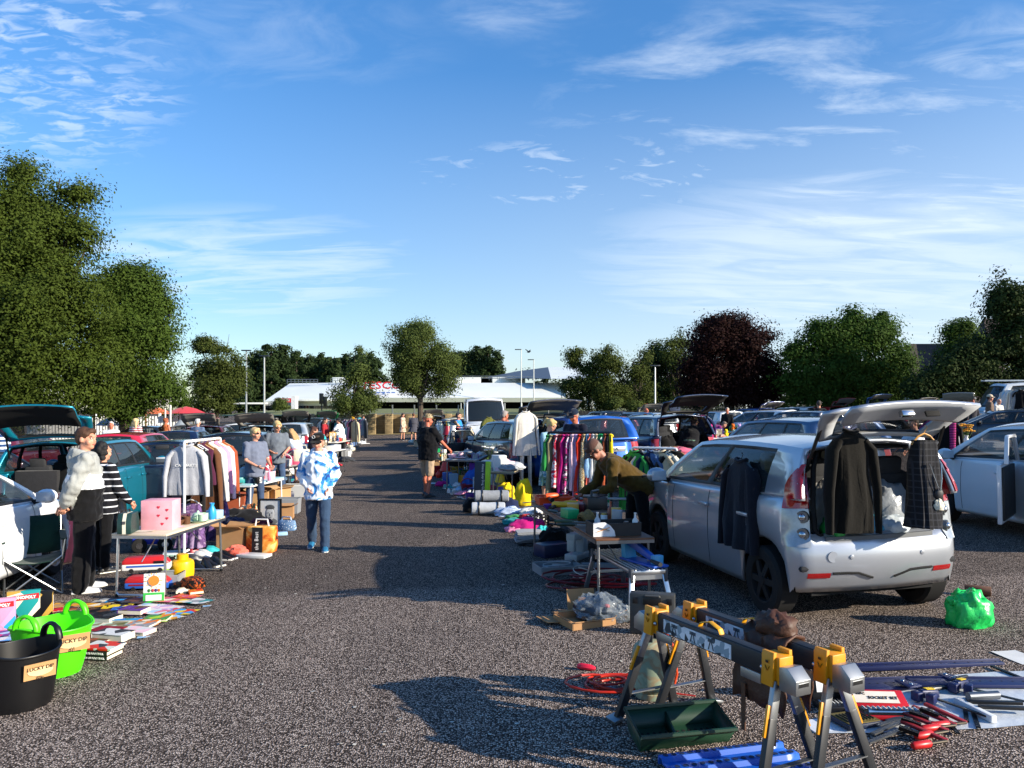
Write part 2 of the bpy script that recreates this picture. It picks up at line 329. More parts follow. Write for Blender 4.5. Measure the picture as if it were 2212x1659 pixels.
# ---------------------------------------------------------------- trees
def leaf_mat(col, tr=.35, var=.3):
    m = bpy.data.materials.new('leaves'); m.use_nodes = True; t = m.node_tree; b = t.nodes['Principled BSDF']
    ge = t.nodes.new('ShaderNodeNewGeometry'); tc = t.nodes.new('ShaderNodeTexCoord')
    no = t.nodes.new('ShaderNodeTexNoise'); no.inputs['Scale'].default_value = .9; t.links.new(tc.outputs['Object'], no.inputs['Vector'])
    ad = t.nodes.new('ShaderNodeMath'); ad.operation = 'MULTIPLY_ADD'; t.links.new(ge.outputs['Random Per Island'], ad.inputs[0]); ad.inputs[1].default_value = .6; t.links.new(no.outputs[0], ad.inputs[2])
    mr = t.nodes.new('ShaderNodeMapRange'); mr.inputs[1].default_value = .3; mr.inputs[2].default_value = 1.2; t.links.new(ad.outputs[0], mr.inputs[0])
    mx = t.nodes.new('ShaderNodeMix'); mx.data_type = 'RGBA'; t.links.new(mr.outputs[0], mx.inputs[0]); c = lin(col)
    mx.inputs[6].default_value = tuple(x*(1-var) for x in c)+(1,); mx.inputs[7].default_value = (c[0]*(1+var*1.3), c[1]*(1+var), c[2]*(1+var*.6), 1)
    t.links.new(mx.outputs[2], b.inputs['Base Color']); b.inputs['Roughness'].default_value = .7; b.inputs['Specular IOR Level'].default_value = .12
    tl = t.nodes.new('ShaderNodeBsdfTranslucent'); t.links.new(mx.outputs[2], tl.inputs[0]); ms = t.nodes.new('ShaderNodeMixShader'); ms.inputs[0].default_value = tr
    t.links.new(b.outputs[0], ms.inputs[1]); t.links.new(tl.outputs[0], ms.inputs[2]); t.links.new(ms.outputs[0], t.nodes['Material Output'].inputs[0]); return m
def crown_mesh(name, blobs, n, size, m, rng, per=26, spread=.5, droop=0, hollow=.55, gap=-.15):
    """blobs: (centre, radii, weight). n leaf-sized faces gathered in clumps through each blob's outer volume"""
    P = []; O = []; tot = sum(b[2] for b in blobs); per = int(per*2.6); n = int(n*3.2); size = size*.5
    for c, r, w in blobs:
        k = max(2, int(n*w/tot/per*1.5)); d = rng.normal(size=(k, 3)); d /= np.linalg.norm(d, axis=1)[:, None]
        rad = hollow*.8+(1.02-hollow*.8)*rng.random((k, 1))**.75
        ph = rng.random(3)*6
        bump = 1+.24*np.sin(d[:, :1]*7+ph[0])*np.cos(d[:, 2:3]*8+ph[1])+.1*np.sin(d[:, 1:2]*15+d[:, 2:3]*13+ph[2])
        cc = np.array(c)+d*rad*bump*np.array(r)
        gp = np.sin(cc[:, 0]*2.1+ph[0])+np.sin(cc[:, 1]*2.3+ph[1])+np.sin(cc[:, 2]*2.6+ph[2])
        keep = gp > gap; cc = cc[keep]; d = d[keep]; k = len(cc)
        q = np.clip(rng.normal(size=(k, per, 3)), -1.7, 1.7)*np.array([1, 1, .62]); q *= spread*(.4+.9*rng.random((k, 1, 1))**1.5)
        if droop: q[:, :, 2] = q[:, :, 2]*1.2-droop*np.abs(rng.random((k, per)))
        P.append((cc[:, None, :]+q).reshape(-1, 3)); O.append((d[:, None, :]*.7+q/spread*1.1).reshape(-1, 3))
    P = np.concatenate(P); O = np.concatenate(O); k = len(P)
    O /= np.linalg.norm(O, axis=1)[:, None]+1e-6; O = O+np.array([0, 0, .35])+rng.normal(size=(k, 3))*.35; O /= np.linalg.norm(O, axis=1)[:, None]
    a = rng.normal(size=(k, 3)); a -= O*(a*O).sum(1)[:, None]; a /= np.linalg.norm(a, axis=1)[:, None]; b = np.cross(O, a)
    s = (size*(.6+.8*rng.random((k, 1)))); a = a*s; b = b*s*.62
    vs = np.stack([P-a, P-b*.8, P+a, P+b], 1).reshape(-1, 3).astype(np.float32)
    me = bpy.data.meshes.new(name); me.vertices.add(k*4); me.vertices.foreach_set('co', vs.ravel())
    me.loops.add(k*4); me.loops.foreach_set('vertex_index', np.arange(k*4, dtype=np.int32)); me.polygons.add(k)
    me.polygons.foreach_set('loop_start', np.arange(0, k*4, 4, dtype=np.int32)); me.polygons.foreach_set('loop_total', np.full(k, 4, np.int32)); me.update(); me.validate(); me.materials.append(m)
    return me
BARK = mat('#4a4036', .95, 0, .3, 6, .6, 12, stretch=(6, 6, 1)); BIRCH = pattern('noise', ['#4c4542', '#cfc8ba', '#e6e0d2', '#b9b0a0'], 7, .9, (1, 1, .25))
def tree(name, label, cat, loc, th, tr, blobs, n, size, lm, seed, bark=BARK, spread=.5, droop=0, group=None, per=26, limbs=9, hollow=.55, lean=0, gap=-.15):
    rng = np.random.default_rng(seed); rd = random.Random(seed)
    t = thing(name, label, cat, loc, 0, group)
    o = bpy.data.objects.new('crown', crown_mesh('crown', blobs, n, size, lm, rng, per, spread, droop, hollow, gap)); COL.objects.link(o); o.parent = t
    mb = MB(bark); top = max(b[0][2] for b in blobs)
    pts = [(0, 0, -.8), (0, 0, 0), (lean*.2+.04, .03, th*.4), (lean*.6, 0, th), (lean, .1, (th+top)*.55), (lean+.05, 0, top)]
    mb.tube(pts, [tr*1.5, tr*1.3, tr, tr*.8, tr*.5, tr*.12], 9)
    for i in range(limbs):
        c, r, w = blobs[i % len(blobs)]; z0 = th*(.75+.2*rd.random())+ (top-th)*.35*rd.random()
        e = V((c[0]+r[0]*rd.uniform(-.75, .75), c[1]+r[1]*rd.uniform(-.6, .6), c[2]+r[2]*rd.uniform(-.3, .75))); s = V((lean*.6, 0, z0)); q = s.lerp(e, .5)+V((0, 0, -.15*(e-s).length*rd.random()))
        mb.tube([s, q, e], [tr*.42, tr*.26, tr*.06], 6)
    mb.build('trunk', t); return t
def blobs_px(Y, X0, lst, depth=.8):
    """crown lumps from (px, py, rx, ry, weight) measured on the photograph, at their own distance"""
    k = Y/F; return [(((px-CX)*k-X0, 0 if len(q) < 2 else q[1], H-(py-YH)*k), (rx*k, min(rx, ry)*k*depth, ry*k), q[0]) for px, py, rx, ry, *q in lst]
G_DARK = leaf_mat('#44541f'); G_OLIVE = leaf_mat('#475327'); G_MID = leaf_mat('#435822'); G_LIME = leaf_mat('#3c5520', .35); G_CON = leaf_mat('#2a3a1e', .15); G_BEECH = leaf_mat('#25120f', .2, .4); G_BIRCH = leaf_mat('#4f5e30', .35); G_DEEP = leaf_mat('#2f3d1c', .25)  # the last one is the deep green of the darker species
def px_tree(name, label, cat, px, Y, lst, n, size, lm, seed, th, tr, bx=None, z0=0, **k):
    X0 = (px-CX)*Y/F; bl = blobs_px(Y, X0, lst); bl = [((c[0], c[1], c[2]-z0), r, w) for c, r, w in bl]
    return tree(name, label, cat, (X0, Y, z0), th, tr, bl, n, size, lm, seed, **k)
px_tree('broadleaf_tree', 'huge dense green tree filling the left edge behind the cars', 'tree', 30, 31, [(40, 640, 165, 210, 5), (-40, 560, 150, 190, 4, -1), (120, 720, 130, 150, 3, -1), (70, 820, 170, 80, 2.4, -1), (60, 500, 130, 90, 2), (55, 415, 42, 62, .9), (50, 375, 18, 28, .2), (112, 440, 42, 34, .5), (170, 418, 34, 12, .16), (120, 400, 12, 26, .1), (170, 520, 45, 50, .4), (-90, 760, 120, 120, 2), (215, 800, 60, 90, .8), (140, 640, 110, 90, 1.6, -1.6)], 76000, .115, G_DARK, 3, 2.2, .34, spread=.5, limbs=14, hollow=.62)
px_tree('broadleaf_tree', 'smaller rounded green tree with an ivy covered trunk beside the banner', 'tree', 270, 34, [(290, 700, 85, 105, 3), (255, 640, 50, 70, 1), (340, 780, 48, 95, 1.3), (275, 820, 90, 55, 1.3), (300, 610, 42, 42, .45), (330, 660, 40, 40, .4), (375, 840, 22, 22, .15), (272, 880, 28, 34, .35)], 30000, .12, G_MID, 4, 2.0, .3, spread=.45, hollow=.6)
px_tree('birch_tree', 'lone tall thin birch standing left of the pale lamp posts', 'tree', 468, 55, [(470, 735, 46, 30, 1), (440, 745, 22, 18, .3), (470, 780, 32, 34, .7), (450, 800, 34, 30, .6), (500, 800, 30, 34, .7), (465, 850, 54, 40, 1.8), (500, 860, 32, 36, .8)], 15000, .15, G_OLIVE, 5, 1.6, .16, BIRCH, gap=.3, spread=.38, limbs=14)
px_tree('birch_tree', 'small bright green birch in front of the white store roof', 'tree', 765, 61, [(768, 790, 30, 38, 1), (765, 850, 48, 46, 2), (740, 840, 24, 28, .5), (790, 850, 28, 40, .8), (775, 765, 16, 18, .25)], 9000, .16, G_BIRCH, 6, 1.4, .15, BIRCH, gap=.3, spread=.38, droop=.3)
px_tree('birch_tree', 'large wide weeping birch with white trunk in front of the store', 'tree', 908, 61.5, [(893, 745, 62, 58, 3), (945, 765, 38, 50, 1.4), (876, 795, 30, 42, 1), (955, 800, 32, 50, 1), (912, 815, 52, 36, 1.4), (856, 755, 22, 30, .5), (895, 705, 40, 18, .6), (980, 770, 12, 28, .15)], 26000, .15, G_BIRCH, 7, 2.0, .27, BIRCH, gap=.3, spread=.42, droop=.7, limbs=14)
for i, (px, py, w, hh, Yc) in enumerate([(532, 800, 26, 90, 118), (556, 757, 30, 130, 121), (585, 748, 30, 140, 119), (612, 750, 28, 140, 123), (640, 768, 27, 120, 120), (668, 774, 26, 110, 124), (695, 770, 25, 110, 121), (722, 768, 25, 112, 119), (748, 771, 24, 110, 123), (776, 766, 25, 112, 120), (803, 762, 25, 112, 122), (985, 765, 25, 112, 120), (1008, 758, 24, 112, 122), (1032, 752, 24, 112, 119), (1054, 756, 22, 112, 121), (1072, 768, 20, 104, 118), (544, 772, 28, 0, 125), (570, 757, 28, 0, 126), (600, 756, 28, 0, 127), (627, 766, 28, 0, 126), (654, 776, 28, 0, 127), (682, 778, 28, 0, 126), (709, 776, 28, 0, 127), (735, 776, 28, 0, 126), (762, 774, 28, 0, 127), (790, 770, 28, 0, 126), (996, 768, 24, 0, 126), (1020, 764, 24, 0, 127), (1044, 762, 24, 0, 126)]):
    k = Yc/F; X0 = (px-CX)*k; top = zat(py, Yc); base = 1.9; rng = np.random.default_rng(30+i); hgt = top-base
    bl = [((0, 0, base+hgt*f), (w*k*1.9*(1-f)**.6+.15, w*k*1.4*(1-f)**.6+.15, hgt*.085), (1-f)**1.2+.06) for f in (.08, .2, .32, .44, .56, .68, .78, .87, .94, .99)]
    tree('conifer_tree', ['dark conifer of the tall hedge row left of the big birch', 'dark conifer of the group right of the big birch'][px > 900], 'conifer', (X0, Yc, 0), 1.9, .3, bl, 5600, .4, G_CON, 30+i, spread=.42, group=['conifer row left of the big birch behind the store', 'conifer group right of the big birch behind the store'][px > 900], limbs=2, hollow=.5)
px_tree('birch_tree', 'thin open topped birch in front of the right end of the store', 'tree', 1272, 64, [(1248, 775, 24, 20, .7), (1285, 770, 18, 18, .35), (1270, 820, 44, 34, 1.7), (1240, 840, 26, 28, .6), (1262, 868, 40, 18, .6), (1295, 835, 20, 24, .4)], 7500, .17, G_OLIVE, 8, 1.8, .12, gap=.35, spread=.4, limbs=16)
px_tree('birch_tree', 'forked drooping birch standing beside the conifer and dark fence', 'tree', 1382, 63, [(1320, 785, 26, 38, 1), (1360, 790, 34, 42, 1.2), (1318, 845, 42, 40, 1.6), (1372, 845, 40, 40, 1.4), (1310, 755, 10, 18, .2), (1395, 770, 10, 26, .2)], 12000, .16, G_OLIVE, 9, 1.9, .15, gap=.3, spread=.4, droop=.6, limbs=12)
px_tree('conifer_tree', 'pointed dark conifer between the birches and the purple beech', 'conifer', 1420, 70, [(1420, 860, 62, 40, 2), (1420, 820, 48, 34, 1.6), (1418, 785, 30, 28, .9), (1412, 760, 14, 22, .3)], 8000, .2, G_CON, 10, 1.5, .25)
px_tree('broadleaf_tree', 'spindly green tree rising behind the purple beech', 'tree', 1465, 68, [(1475, 735, 30, 22, .7), (1450, 760, 26, 24, .6), (1470, 800, 44, 44, 1.5)], 6000, .18, G_OLIVE, 11, 2, .2, gap=.3, spread=.45)
px_tree('beech_tree', 'very dark purple copper beech with a dense domed crown', 'tree', 1575, 52, [(1575, 770, 92, 80, 4), (1555, 720, 60, 38, 1.3), (1610, 740, 55, 42, 1.2), (1520, 810, 62, 56, 2), (1630, 815, 55, 56, 2), (1575, 845, 105, 38, 2.2)], 36000, .17, G_BEECH, 12, 1.9, .4, spread=.45, hollow=.66)
px_tree('lime_tree', 'broad bright green tree right of the purple beech', 'tree', 1830, 50, [(1835, 780, 95, 72, 4), (1785, 735, 56, 42, 1.3), (1880, 730, 55, 45, 1.4), (1838, 705, 34, 34, .6), (1745, 800, 62, 52, 1.7), (1920, 800, 52, 62, 1.8), (1830, 842, 130, 36, 2.4), (1715, 755, 24, 20, .25), (1905, 695, 12, 24, .12), (1840, 682, 9, 22, .1)], 34000, .17, G_LIME, 13, 2, .36, spread=.5, limbs=14)
px_tree('broadleaf_tree', 'young pale tree leaning on the dark house roof', 'tree', 2075, 53, [(2080, 730, 34, 36, 1), (2095, 780, 60, 50, 2)], 7500, .17, G_MID, 14, 2, .2, spread=.45)
px_tree('broadleaf_tree', 'tall dark leaved tree at the right edge of the picture', 'tree', 2215, 44, [(2195, 640, 58, 52, 1.4), (2170, 665, 30, 22, .35), (2230, 720, 90, 80, 2.4), (2150, 790, 95, 62, 2.4), (2220, 820, 90, 56, 2), (2060, 815, 62, 46, 1.4), (2000, 842, 40, 34, .8)], 26000, .17, G_DEEP, 15, 2, .3, spread=.45, hollow=.5)
for i, (px, py, rx, ry, Yc, l) in enumerate([(1320, 862, 24, 20, 62, 'pale green bush left of the forked birch'), (1372, 880, 22, 14, 62, 'yellowish bush at the foot of the forked birch'), (1700, 875, 60, 16, 54, 'low dark bush under the right side of the purple beech'), (1245, 864, 18, 14, 75, 'small bush in front of the white store wall panels'), (1960, 860, 42, 30, 54, 'rounded bush right of the bright green tree'), (400, 862, 36, 34, 60, 'round bush behind the red parasol'), (10, 902, 40, 24, 29, 'low bush under the huge left tree'), (600, 872, 20, 12, 75, 'little shrub beside the pale lamp post base'), (1500, 866, 46, 24, 58, 'dark bush left of the purple beech trunk')]):
    k = Yc/F; rng = np.random.default_rng(70+i); o = bpy.data.objects.new('bush', crown_mesh('bush', [((0, 0, ry*k*.9), (rx*k, rx*k*.7, ry*k), 1), ((rx*k*.3, 0, ry*k*.5), (rx*k*.8, rx*k*.6, ry*k*.6), .6)], 1700, .14, [G_BIRCH, G_BIRCH, G_DEEP, G_OLIVE, G_DEEP, G_MID, G_DARK, G_BIRCH, G_DEEP][i], rng, 20, .25)); COL.objects.link(o); o.location = at(px, Yc, zat(py, Yc)-ry*k*.9); tag(o, l, 'bush')
rng = np.random.default_rng(99); bl = [((x, 150+6*math.sin(x), 4), (7, 4, 5.5+2*math.sin(x*.37)), 1) for x in range(-95, 110, 8)]
o = bpy.data.objects.new('far_woods', crown_mesh('far_woods', bl, 26000, .55, G_DEEP, rng, 20, .9)); COL.objects.link(o); o['kind'] = 'stuff'; o['label'] = 'dark wood closing the horizon behind everything'
# ---------------------------------------------------------------- the store beyond the wall
WCLAD = mat('#eceee6', .45, .1, .05, .4); GCLAD = mat('#a2abb0', .5, .1, .08, .6); GLASSD = glass_mat((.02, .025, .03), .9); FRAMEG = metal('#9aa0a4', .5)
YB = 96.0
def bx(px, Y=YB): return (px-CX)*Y/F
st = thing('supermarket', 'long white metal clad supermarket with red sign behind the retaining wall', 'supermarket', (0, YB, 0))
def fascia(mb, p0, p1, y0, y1, back=5.5, low=None):
    """sloping white clad roof face: eaves y1, ridge y0 (photo rows), running p0..p1, leaning back"""
    z0, z1 = zat(y1, YB), zat(y0, YB+back); a, b = bx(p0), bx(p1)
    mb.add([(a, 0, z0), (b, 0, z0), (b, back, z1), (a, back, z1), (a, back+6, z1), (b, back+6, z1), (a, .3, z0-.55), (b, .3, z0-.55)], [(0, 1, 2, 3), (3, 2, 5, 4), (0, 3, 4, 6), (1, 7, 5, 2), (6, 7, 1, 0)])
mb = MB(WCLAD); fascia(mb, 760, 1225, 827, 859); mb.build('roof', st)
mb = MB(WCLAD)
z0, z1 = zat(866, YB), zat(826, YB+7)
mb.add([(bx(572), 0, z0), (bx(772), -1.2, z0), (bx(772), 6.5, z1), (bx(586), 8, z1-.1), (bx(586), 16, z1), (bx(772), 16, z1), (bx(572), .3, z0-.6), (bx(772), -.9, z0-.6)], [(0, 1, 2, 3), (3, 2, 5, 4), (0, 3, 4, 6), (6, 7, 1, 0)]); mb.build('roof', st)
mb = MB(GCLAD); mb.add([(bx(560), 2, 1.9), (bx(572), .2, 1.9), (bx(572), .2, z0), (bx(512), 16, z0+.4), (bx(512), 16, 1.9), (bx(572), 16, z0)], [(0, 1, 2, 3), (0, 3, 4), (2, 5, 3)]); mb.build('end_wall', st)
# tall block at the right
mb = MB(WCLAD); za, zb, zm = zat(793, YB+16), zat(818, YB+2), zat(859, YB)
mb.add([(bx(1192), 2, zb), (bx(1330), 2, zb), (bx(1330), 16, za), (bx(1197), 16, za), (bx(1225), 0, zm), (bx(1330), 0, zm), (bx(1330), 2, zb), (bx(1225), 2, zb), (bx(1330), 24, za), (bx(1197), 24, za)], [(0, 1, 2, 3), (4, 5, 6, 7), (3, 2, 8, 9)]); mb.build('upper_block', st)
mb = MB(mat('#4e5661', .5, 0, .06, .5)); mb.add([(bx(1040), 10, zat(816, YB+10)), (bx(1192), 2, zb), (bx(1197), 16, za), (bx(1120), 17, zat(801, YB+16))], [(0, 1, 2, 3)]); mb.build('slate_slope', st)
for px, dy, w_ in ((1000, 9, 7), (1085, 9, 6), (700, 11, 2.6)): mb = MB(WCLAD); mb.box((bx(px), dy, zat(822, YB+dy)), (w_, 2, .8)); mb.build('roof_plant', st, .03)
for a, b, y in ((590, 660, 824), (1060, 1195, 818), (690, 730, 822), (960, 1110, 817)):
    mb = MB(FRAMEG); zz = zat(y, YB+6)
    for d in (.0, .28): mb.bar((bx(a), 6, zz+d), (bx(b), 6, zz+d), .05)
    for i in range(9): x = bx(a)+(bx(b)-bx(a))*i/8; mb.bar((x, 6, zz-.3), (x, 6, zz+.28), .05)
    mb.build('roof_railing', st)
mb = MB(DARK); mb.box((bx(1010), 3.2, 2.6), (bx(1225)-bx(790), .2, 2.0)); mb.build('shopfront', st)
mb = MB(GLASSD); mb.box((bx(700), 1.4, 2.35), (bx(770)-bx(620), .1, 1.2)); mb.build('shop_window', st)
mb = MB(FRAMEG)
for i in range(12): x = bx(622)+(bx(768)-bx(622))*i/11; mb.bar((x, 1.3, 1.8), (x, 1.3, 2.95), .07)
mb.bar((bx(622), 1.3, 2.95), (bx(768), 1.3, 2.95), .1); mb.build('window_frame', st)
mb = MB(WCLAD); mb.box((bx(700), -.2, 2.9), (bx(772)-bx(632), 2.4, .25)); mb.box((bx(540), -1, 2.5), (4.5, 2, .2)); mb.build('canopy', st, .02)
for px in (995, 1043, 1090, 1127, 1186, 1232): mb = MB(FRAMEG); mb.cyl((bx(px), .5, 1.8), (bx(px), .5, zat(860, YB)), .09); mb.build('column', st)
mb = MB(mat('#cfd4cf', .5, 0, .1, 1))
for px, w in ((1262, 3.6), (1315, 2.4)): mb.box((bx(px), .2, 2.4), (w, .2, 1.9))
mb.build('wall_panel', st, .02)
mb = MB(FRAMEG)
for i in range(8): x = bx(1240)+i*.95; mb.bar((x, 0, 1.7), (x, 0, 3.3), .06)
mb.build('frame_grid', st)
RED = plastic('#c4222b'); BLUE = plastic('#2a5caa')
kz = zat(838, YB+1.8); so = MB(RED)
text('TESCO', 1.5, RED, st, (bx(822), .6, kz+.25), (58, 0, 0), 'sign_lettering', extr=.04, sx=1.1, bold=.015)
mb = MB(BLUE)
for i in range(5): mb.box((bx(806)+i*.62, .1, kz-.62), (.46, .06, .12), (0, 0, 8))
mb.build('sign_underline', st)
kp = thing('shop_kiosk', 'small white kiosk with red panels left of the shop canopy', 'kiosk', (bx(632), YB-3, 1.85))
mb = MB(RED); mb.box((-.1, 0, 1.0), (1.9, 1.2, .5)); mb.build('sign_panel', kp); text('TIMPSON', .36, WHITE, kp, (-.1, -.62, 1.0), bold=.008)
mb = MB(mat('#d9dbdb', .5)); mb.box((-.5, 0, .35), (1.1, 1.2, .7)); mb.box((1.1, 0, .75), (.5, 1.2, 1.5)); mb.build('wall', kp)
mb = MB(RED); mb.box((0, -.62, .35), (.6, .04, .5)); mb.build('poster', kp)
# ---------------------------------------------------------------- retaining wall, fences, poles, signs
STONE = bpy.data.materials.new('coursed_stone'); STONE.use_nodes = True; t = STONE.node_tree
br = t.nodes.new('ShaderNodeTexBrick'); tc = t.nodes.new('ShaderNodeTexCoord'); mp = t.nodes.new('ShaderNodeMapping'); mp.inputs['Rotation'].default_value = (R(90), 0, 0); mp.inputs['Scale'].default_value = (1, 1, 1)
t.links.new(tc.outputs['Object'], mp.inputs[0]); t.links.new(mp.outputs[0], br.inputs['Vector']); br.inputs['Color1'].default_value = lin('#a48f69')+(1,); br.inputs['Color2'].default_value = lin('#857353')+(1,); br.inputs['Mortar'].default_value = lin('#6a5d48')+(1,)
br.inputs['Scale'].default_value = 1; br.inputs['Brick Width'].default_value = .5; br.inputs['Row Height'].default_value = .16; br.inputs['Mortar Size'].default_value = .012; t.links.new(br.outputs[0], t.nodes['Principled BSDF'].inputs['Base Color']); t.nodes['Principled BSDF'].inputs['Roughness'].default_value = .95
YW = 65.6
wl = thing('retaining_wall', 'buttressed buff stone retaining wall closing the far end of the lane', 'wall', (0, YW, 0))
mb = MB(STONE); a, b = at(640, YW).x, at(1275, YW).x; mb.box(((a+b)/2, .25, .38), (b-a, .5, 1.96)); mb.build('wall', wl, .02)
for px in (806, 842, 886, 928, 968, 1000, 760, 716, 672): mb = MB(STONE); mb.box((at(px, YW).x, -.35, .37), (.62, .7, 2.15)); mb.build('buttress', wl, .02)
FEN = mat('#1b1c1b', .8, 0, .2, 3)
fn = thing('panel_fence', 'long black panel fence running behind the cars on the right', 'fence', (0, 60, 0)); a, b = at(1255, 60).x, at(1530, 60).x
mb = MB(FEN)
for i in range(int((b-a)/.25)): mb.box((a+i*.25, 0, .95), (.235, .03, 1.5))
mb.build('panel', fn)
for i in range(7): mb = MB(FEN); mb.box((a+(b-a)*i/6, .06, .9), (.12, .1, 1.8)); mb.build('post', fn)
def palings(name, label, p0, p1, Y0, Y1, z, step, m, wdt, z1=-.5):
    f = thing(name, label, 'fence'); A, B = at(p0, Y0), at(p1, Y1); d = B-A; n = int(d.length/step); mb = MB(m)
    for i in range(n+1): p = A+d*i/n; mb.box((p.x, p.y, (z+z1)/2), (wdt, .03, z-z1), (0, 0, math.degrees(math.atan2(d.y, d.x))))
    mb.build('pickets', f)['kind'] = 'stuff'
    mb = MB(m)
    for h in (z*.3, z*.85): mb.bar(A+V((0, .04, h)), B+V((0, .04, h)), .04, .09)
    mb.build('rail', f)
    for i in range(0, n+1, max(1, n//8)): p = A+d*i/n; mb = MB(m); mb.box((p.x, p.y+.08, z*.3), (.1, .1, z*1.6)); mb.build('post', f)
palings('picket_fence', 'white picket fence behind the teal car and under the banner', 60, 440, 38, 40, 1.5, .14, WHITE, .09)
palings('railing', 'grey metal railing under the purple beech', 1530, 1800, 55, 55, 1.9, .16, metal('#8a8f8e', .6), .04)
palings('guard_rail', 'thin white guard rail on top of the retaining wall', 800, 990, 67.5, 67.5, 2.0, 1.6, metal('#a9adab', .6), .04, 1.2)
def lamp(px, base, top, Y, kind, label, cat='lamp post', m=None):
    o = at(px, Y); t = thing('lamp_post', label, cat, (o.x, Y, 0)); m = m or metal('#b4b8b8', .5); zt = zat(top, Y)
    mb = MB(m); mb.tube([(0, 0, -.8), (0, 0, zt*.15), (0, 0, zt)], [.1, .085, .055], 8); mb.build('pole', t)
    mb = MB(metal('#5a5f63', .5)); mb.box((-.35 if kind else 0, 0, zt), (.75, .3, .09)); mb.build('lamp_head', t, .02)
lamp(532, 880, 757, 62, 0, 'left one of the two pale lamp posts before the conifers')
lamp(571, 885, 769, 60, 0, 'right one of the two pale lamp posts before the conifers', m=metal('#cfd0ca', .5))
lamp(1126, 850, 755, 88, 1, 'tall lamp post before the slate slope of the store')
lamp(1153, 845, 777, 93, 1, 'second thinner lamp post right of the tall one at the store')
lamp(1415, 875, 790, 60, 0, 'white pole lamp in front of the dark trees', m=metal('#c4c6c2', .5))
lamp(1386, 875, 830, 68, 0, 'short lamp post on the left of the white pole lamp', m=metal('#c4c6c2', .5))
lamp(1394, 875, 838, 72, 0, 'shortest lamp post between the forked birch and white pole', m=metal('#c4c6c2', .5))
lamp(1428, 875, 835, 70, 0, 'dim short lamp post right of the white pole lamp')
lamp(1330, 870, 832, 64, 0, 'dark topped pole beside the pale green bush', m=metal('#a9a58c', .5))
def signpost(px, Y, top, w, h, col, label, poles=1, txt=None, tcol=None, ts=.2):
    o = at(px, Y); t = thing('sign_post', label, 'sign', (o.x, Y, 0)); zt = zat(top, Y)
    mb = MB(WHITE)
    for dx in ((0,) if poles == 1 else (-w*.35, w*.35)): mb.cyl((dx, .05, -.7), (dx, .05, zt), .04, n=8)
    mb.build('pole', t); mb = MB(plastic(col)); mb.box((0, 0, zt-h/2), (w, .04, h)); mb.build('sign_panel', t, .01)
    signpost.t = t
    if txt: text(txt, ts, plastic(tcol), t, (0, -.03, zt-h/2))
signpost(356, 36, 862, .52, .38, '#e9eae4', 'white parking sign with a dark running figure beside the red parasol'); SIGN = signpost.t
o = at(368, 36); t = thing('flag_pole', 'plain white pole right of the small white sign', 'pole', (o.x, 36, 0)); mb = MB(WHITE); mb.cyl((0, 0, -.7), (0, 0, zat(846, 36)), .045, n=8); mb.build('pole', t)
mb = MB(BLACK); mb.tube([(0, 0, .1), (.03, 0, .02), (-.04, 0, -.1)], .02, 6); mb.ball((.05, 0, .13), .03); p = at(356, 35.95, zat(870, 36)); adopt(solo(mb, 'figure_print', None, None, p), SIGN)
signpost(1185, 68, 862, .5, .9, '#e6e7e3', 'white notice board on a pole in front of the shop columns'); signpost(1068, 70, 866, .35, .5, '#2456a8', 'small blue sign beside the weeping birch trunk', 1)
signpost(1386, 66, 872, 1.0, .5, '#b23a34', 'red sign board behind the navy estate car', 2); signpost(1458, 66, 870, .9, .7, '#7f8fb6', 'pale blue and pink sign board behind the black fence', 2)
for px in (693, 700): pass
for px, l in ((695, 'traffic light left of the small birch by the shop window'), (803, 'traffic light right of the small birch by the red sign')):
    o = at(px, 80); t = thing('traffic_light', l, 'traffic light', (o.x, 80, 0)); mb = MB(BLACK); mb.cyl((0, 0, -.8), (0, 0, 3.3), .07, n=8); mb.build('pole', t); mb = MB(BLACK); mb.box((0, -.15, 2.9), (.4, .3, 1.1)); mb.build('signal_head', t, .03); mb = MB(BLACK); mb.box((.4, -.15, 2.6), (.35, .3, 1.0)); mb.build('signal_head', t, .03)
bn = thing('banner', 'navy banner reading thank you hung on posts behind the ivy trunk', 'banner', at(258, 34.6, 0)); z = zat(884, 34.6)
mb = MB(mat('#141c33', .8)); mb.box((0, 0, z), (2.3, .02, .42)); mb.build('cloth', bn); mb = MB(WOOD); mb.cyl((-1.15, .05, -.5), (-1.15, .05, z+.3), .04); mb.build('post', bn); mb = MB(WOOD); mb.cyl((1.15, .05, -.5), (1.15, .05, z+.3), .04); mb.build('post', bn)
text('THANK YOU FOR VISITING', .17, mat('#c8ccd6', .7), bn, (0, -.015, z))
def parasol(px, Y, py, w, col, label, h=.35):
    t = thing('parasol', label, 'parasol', at(px, Y, 0)); z = zat(py, Y); mb = MB(cloth(col)); vs = []; rings = [[(math.cos(a*math.pi/4)*r*w, math.sin(a*math.pi/4)*r*w, z-h*r**1.6) for a in range(8)] for r in (.02, .5, 1)]
    mb.grid(rings, True); mb.build('canopy', t, 0, 60); mb = MB(WHITE); mb.cyl((0, 0, -.6), (0, 0, z), .025); mb.build('pole', t)
parasol(402, 40, 878, 1.05, '#c9303d', 'large red parasol right of the small white sign'); parasol(340, 42, 880, .8, '#c9663d', 'orange parasol left of the small white sign'); parasol(233, 36, 903, .55, '#aeb6bd', 'small grey parasol by the white fence'); parasol(398, 37, 903, .5, '#9aa3aa', 'little grey parasol top below the red one')
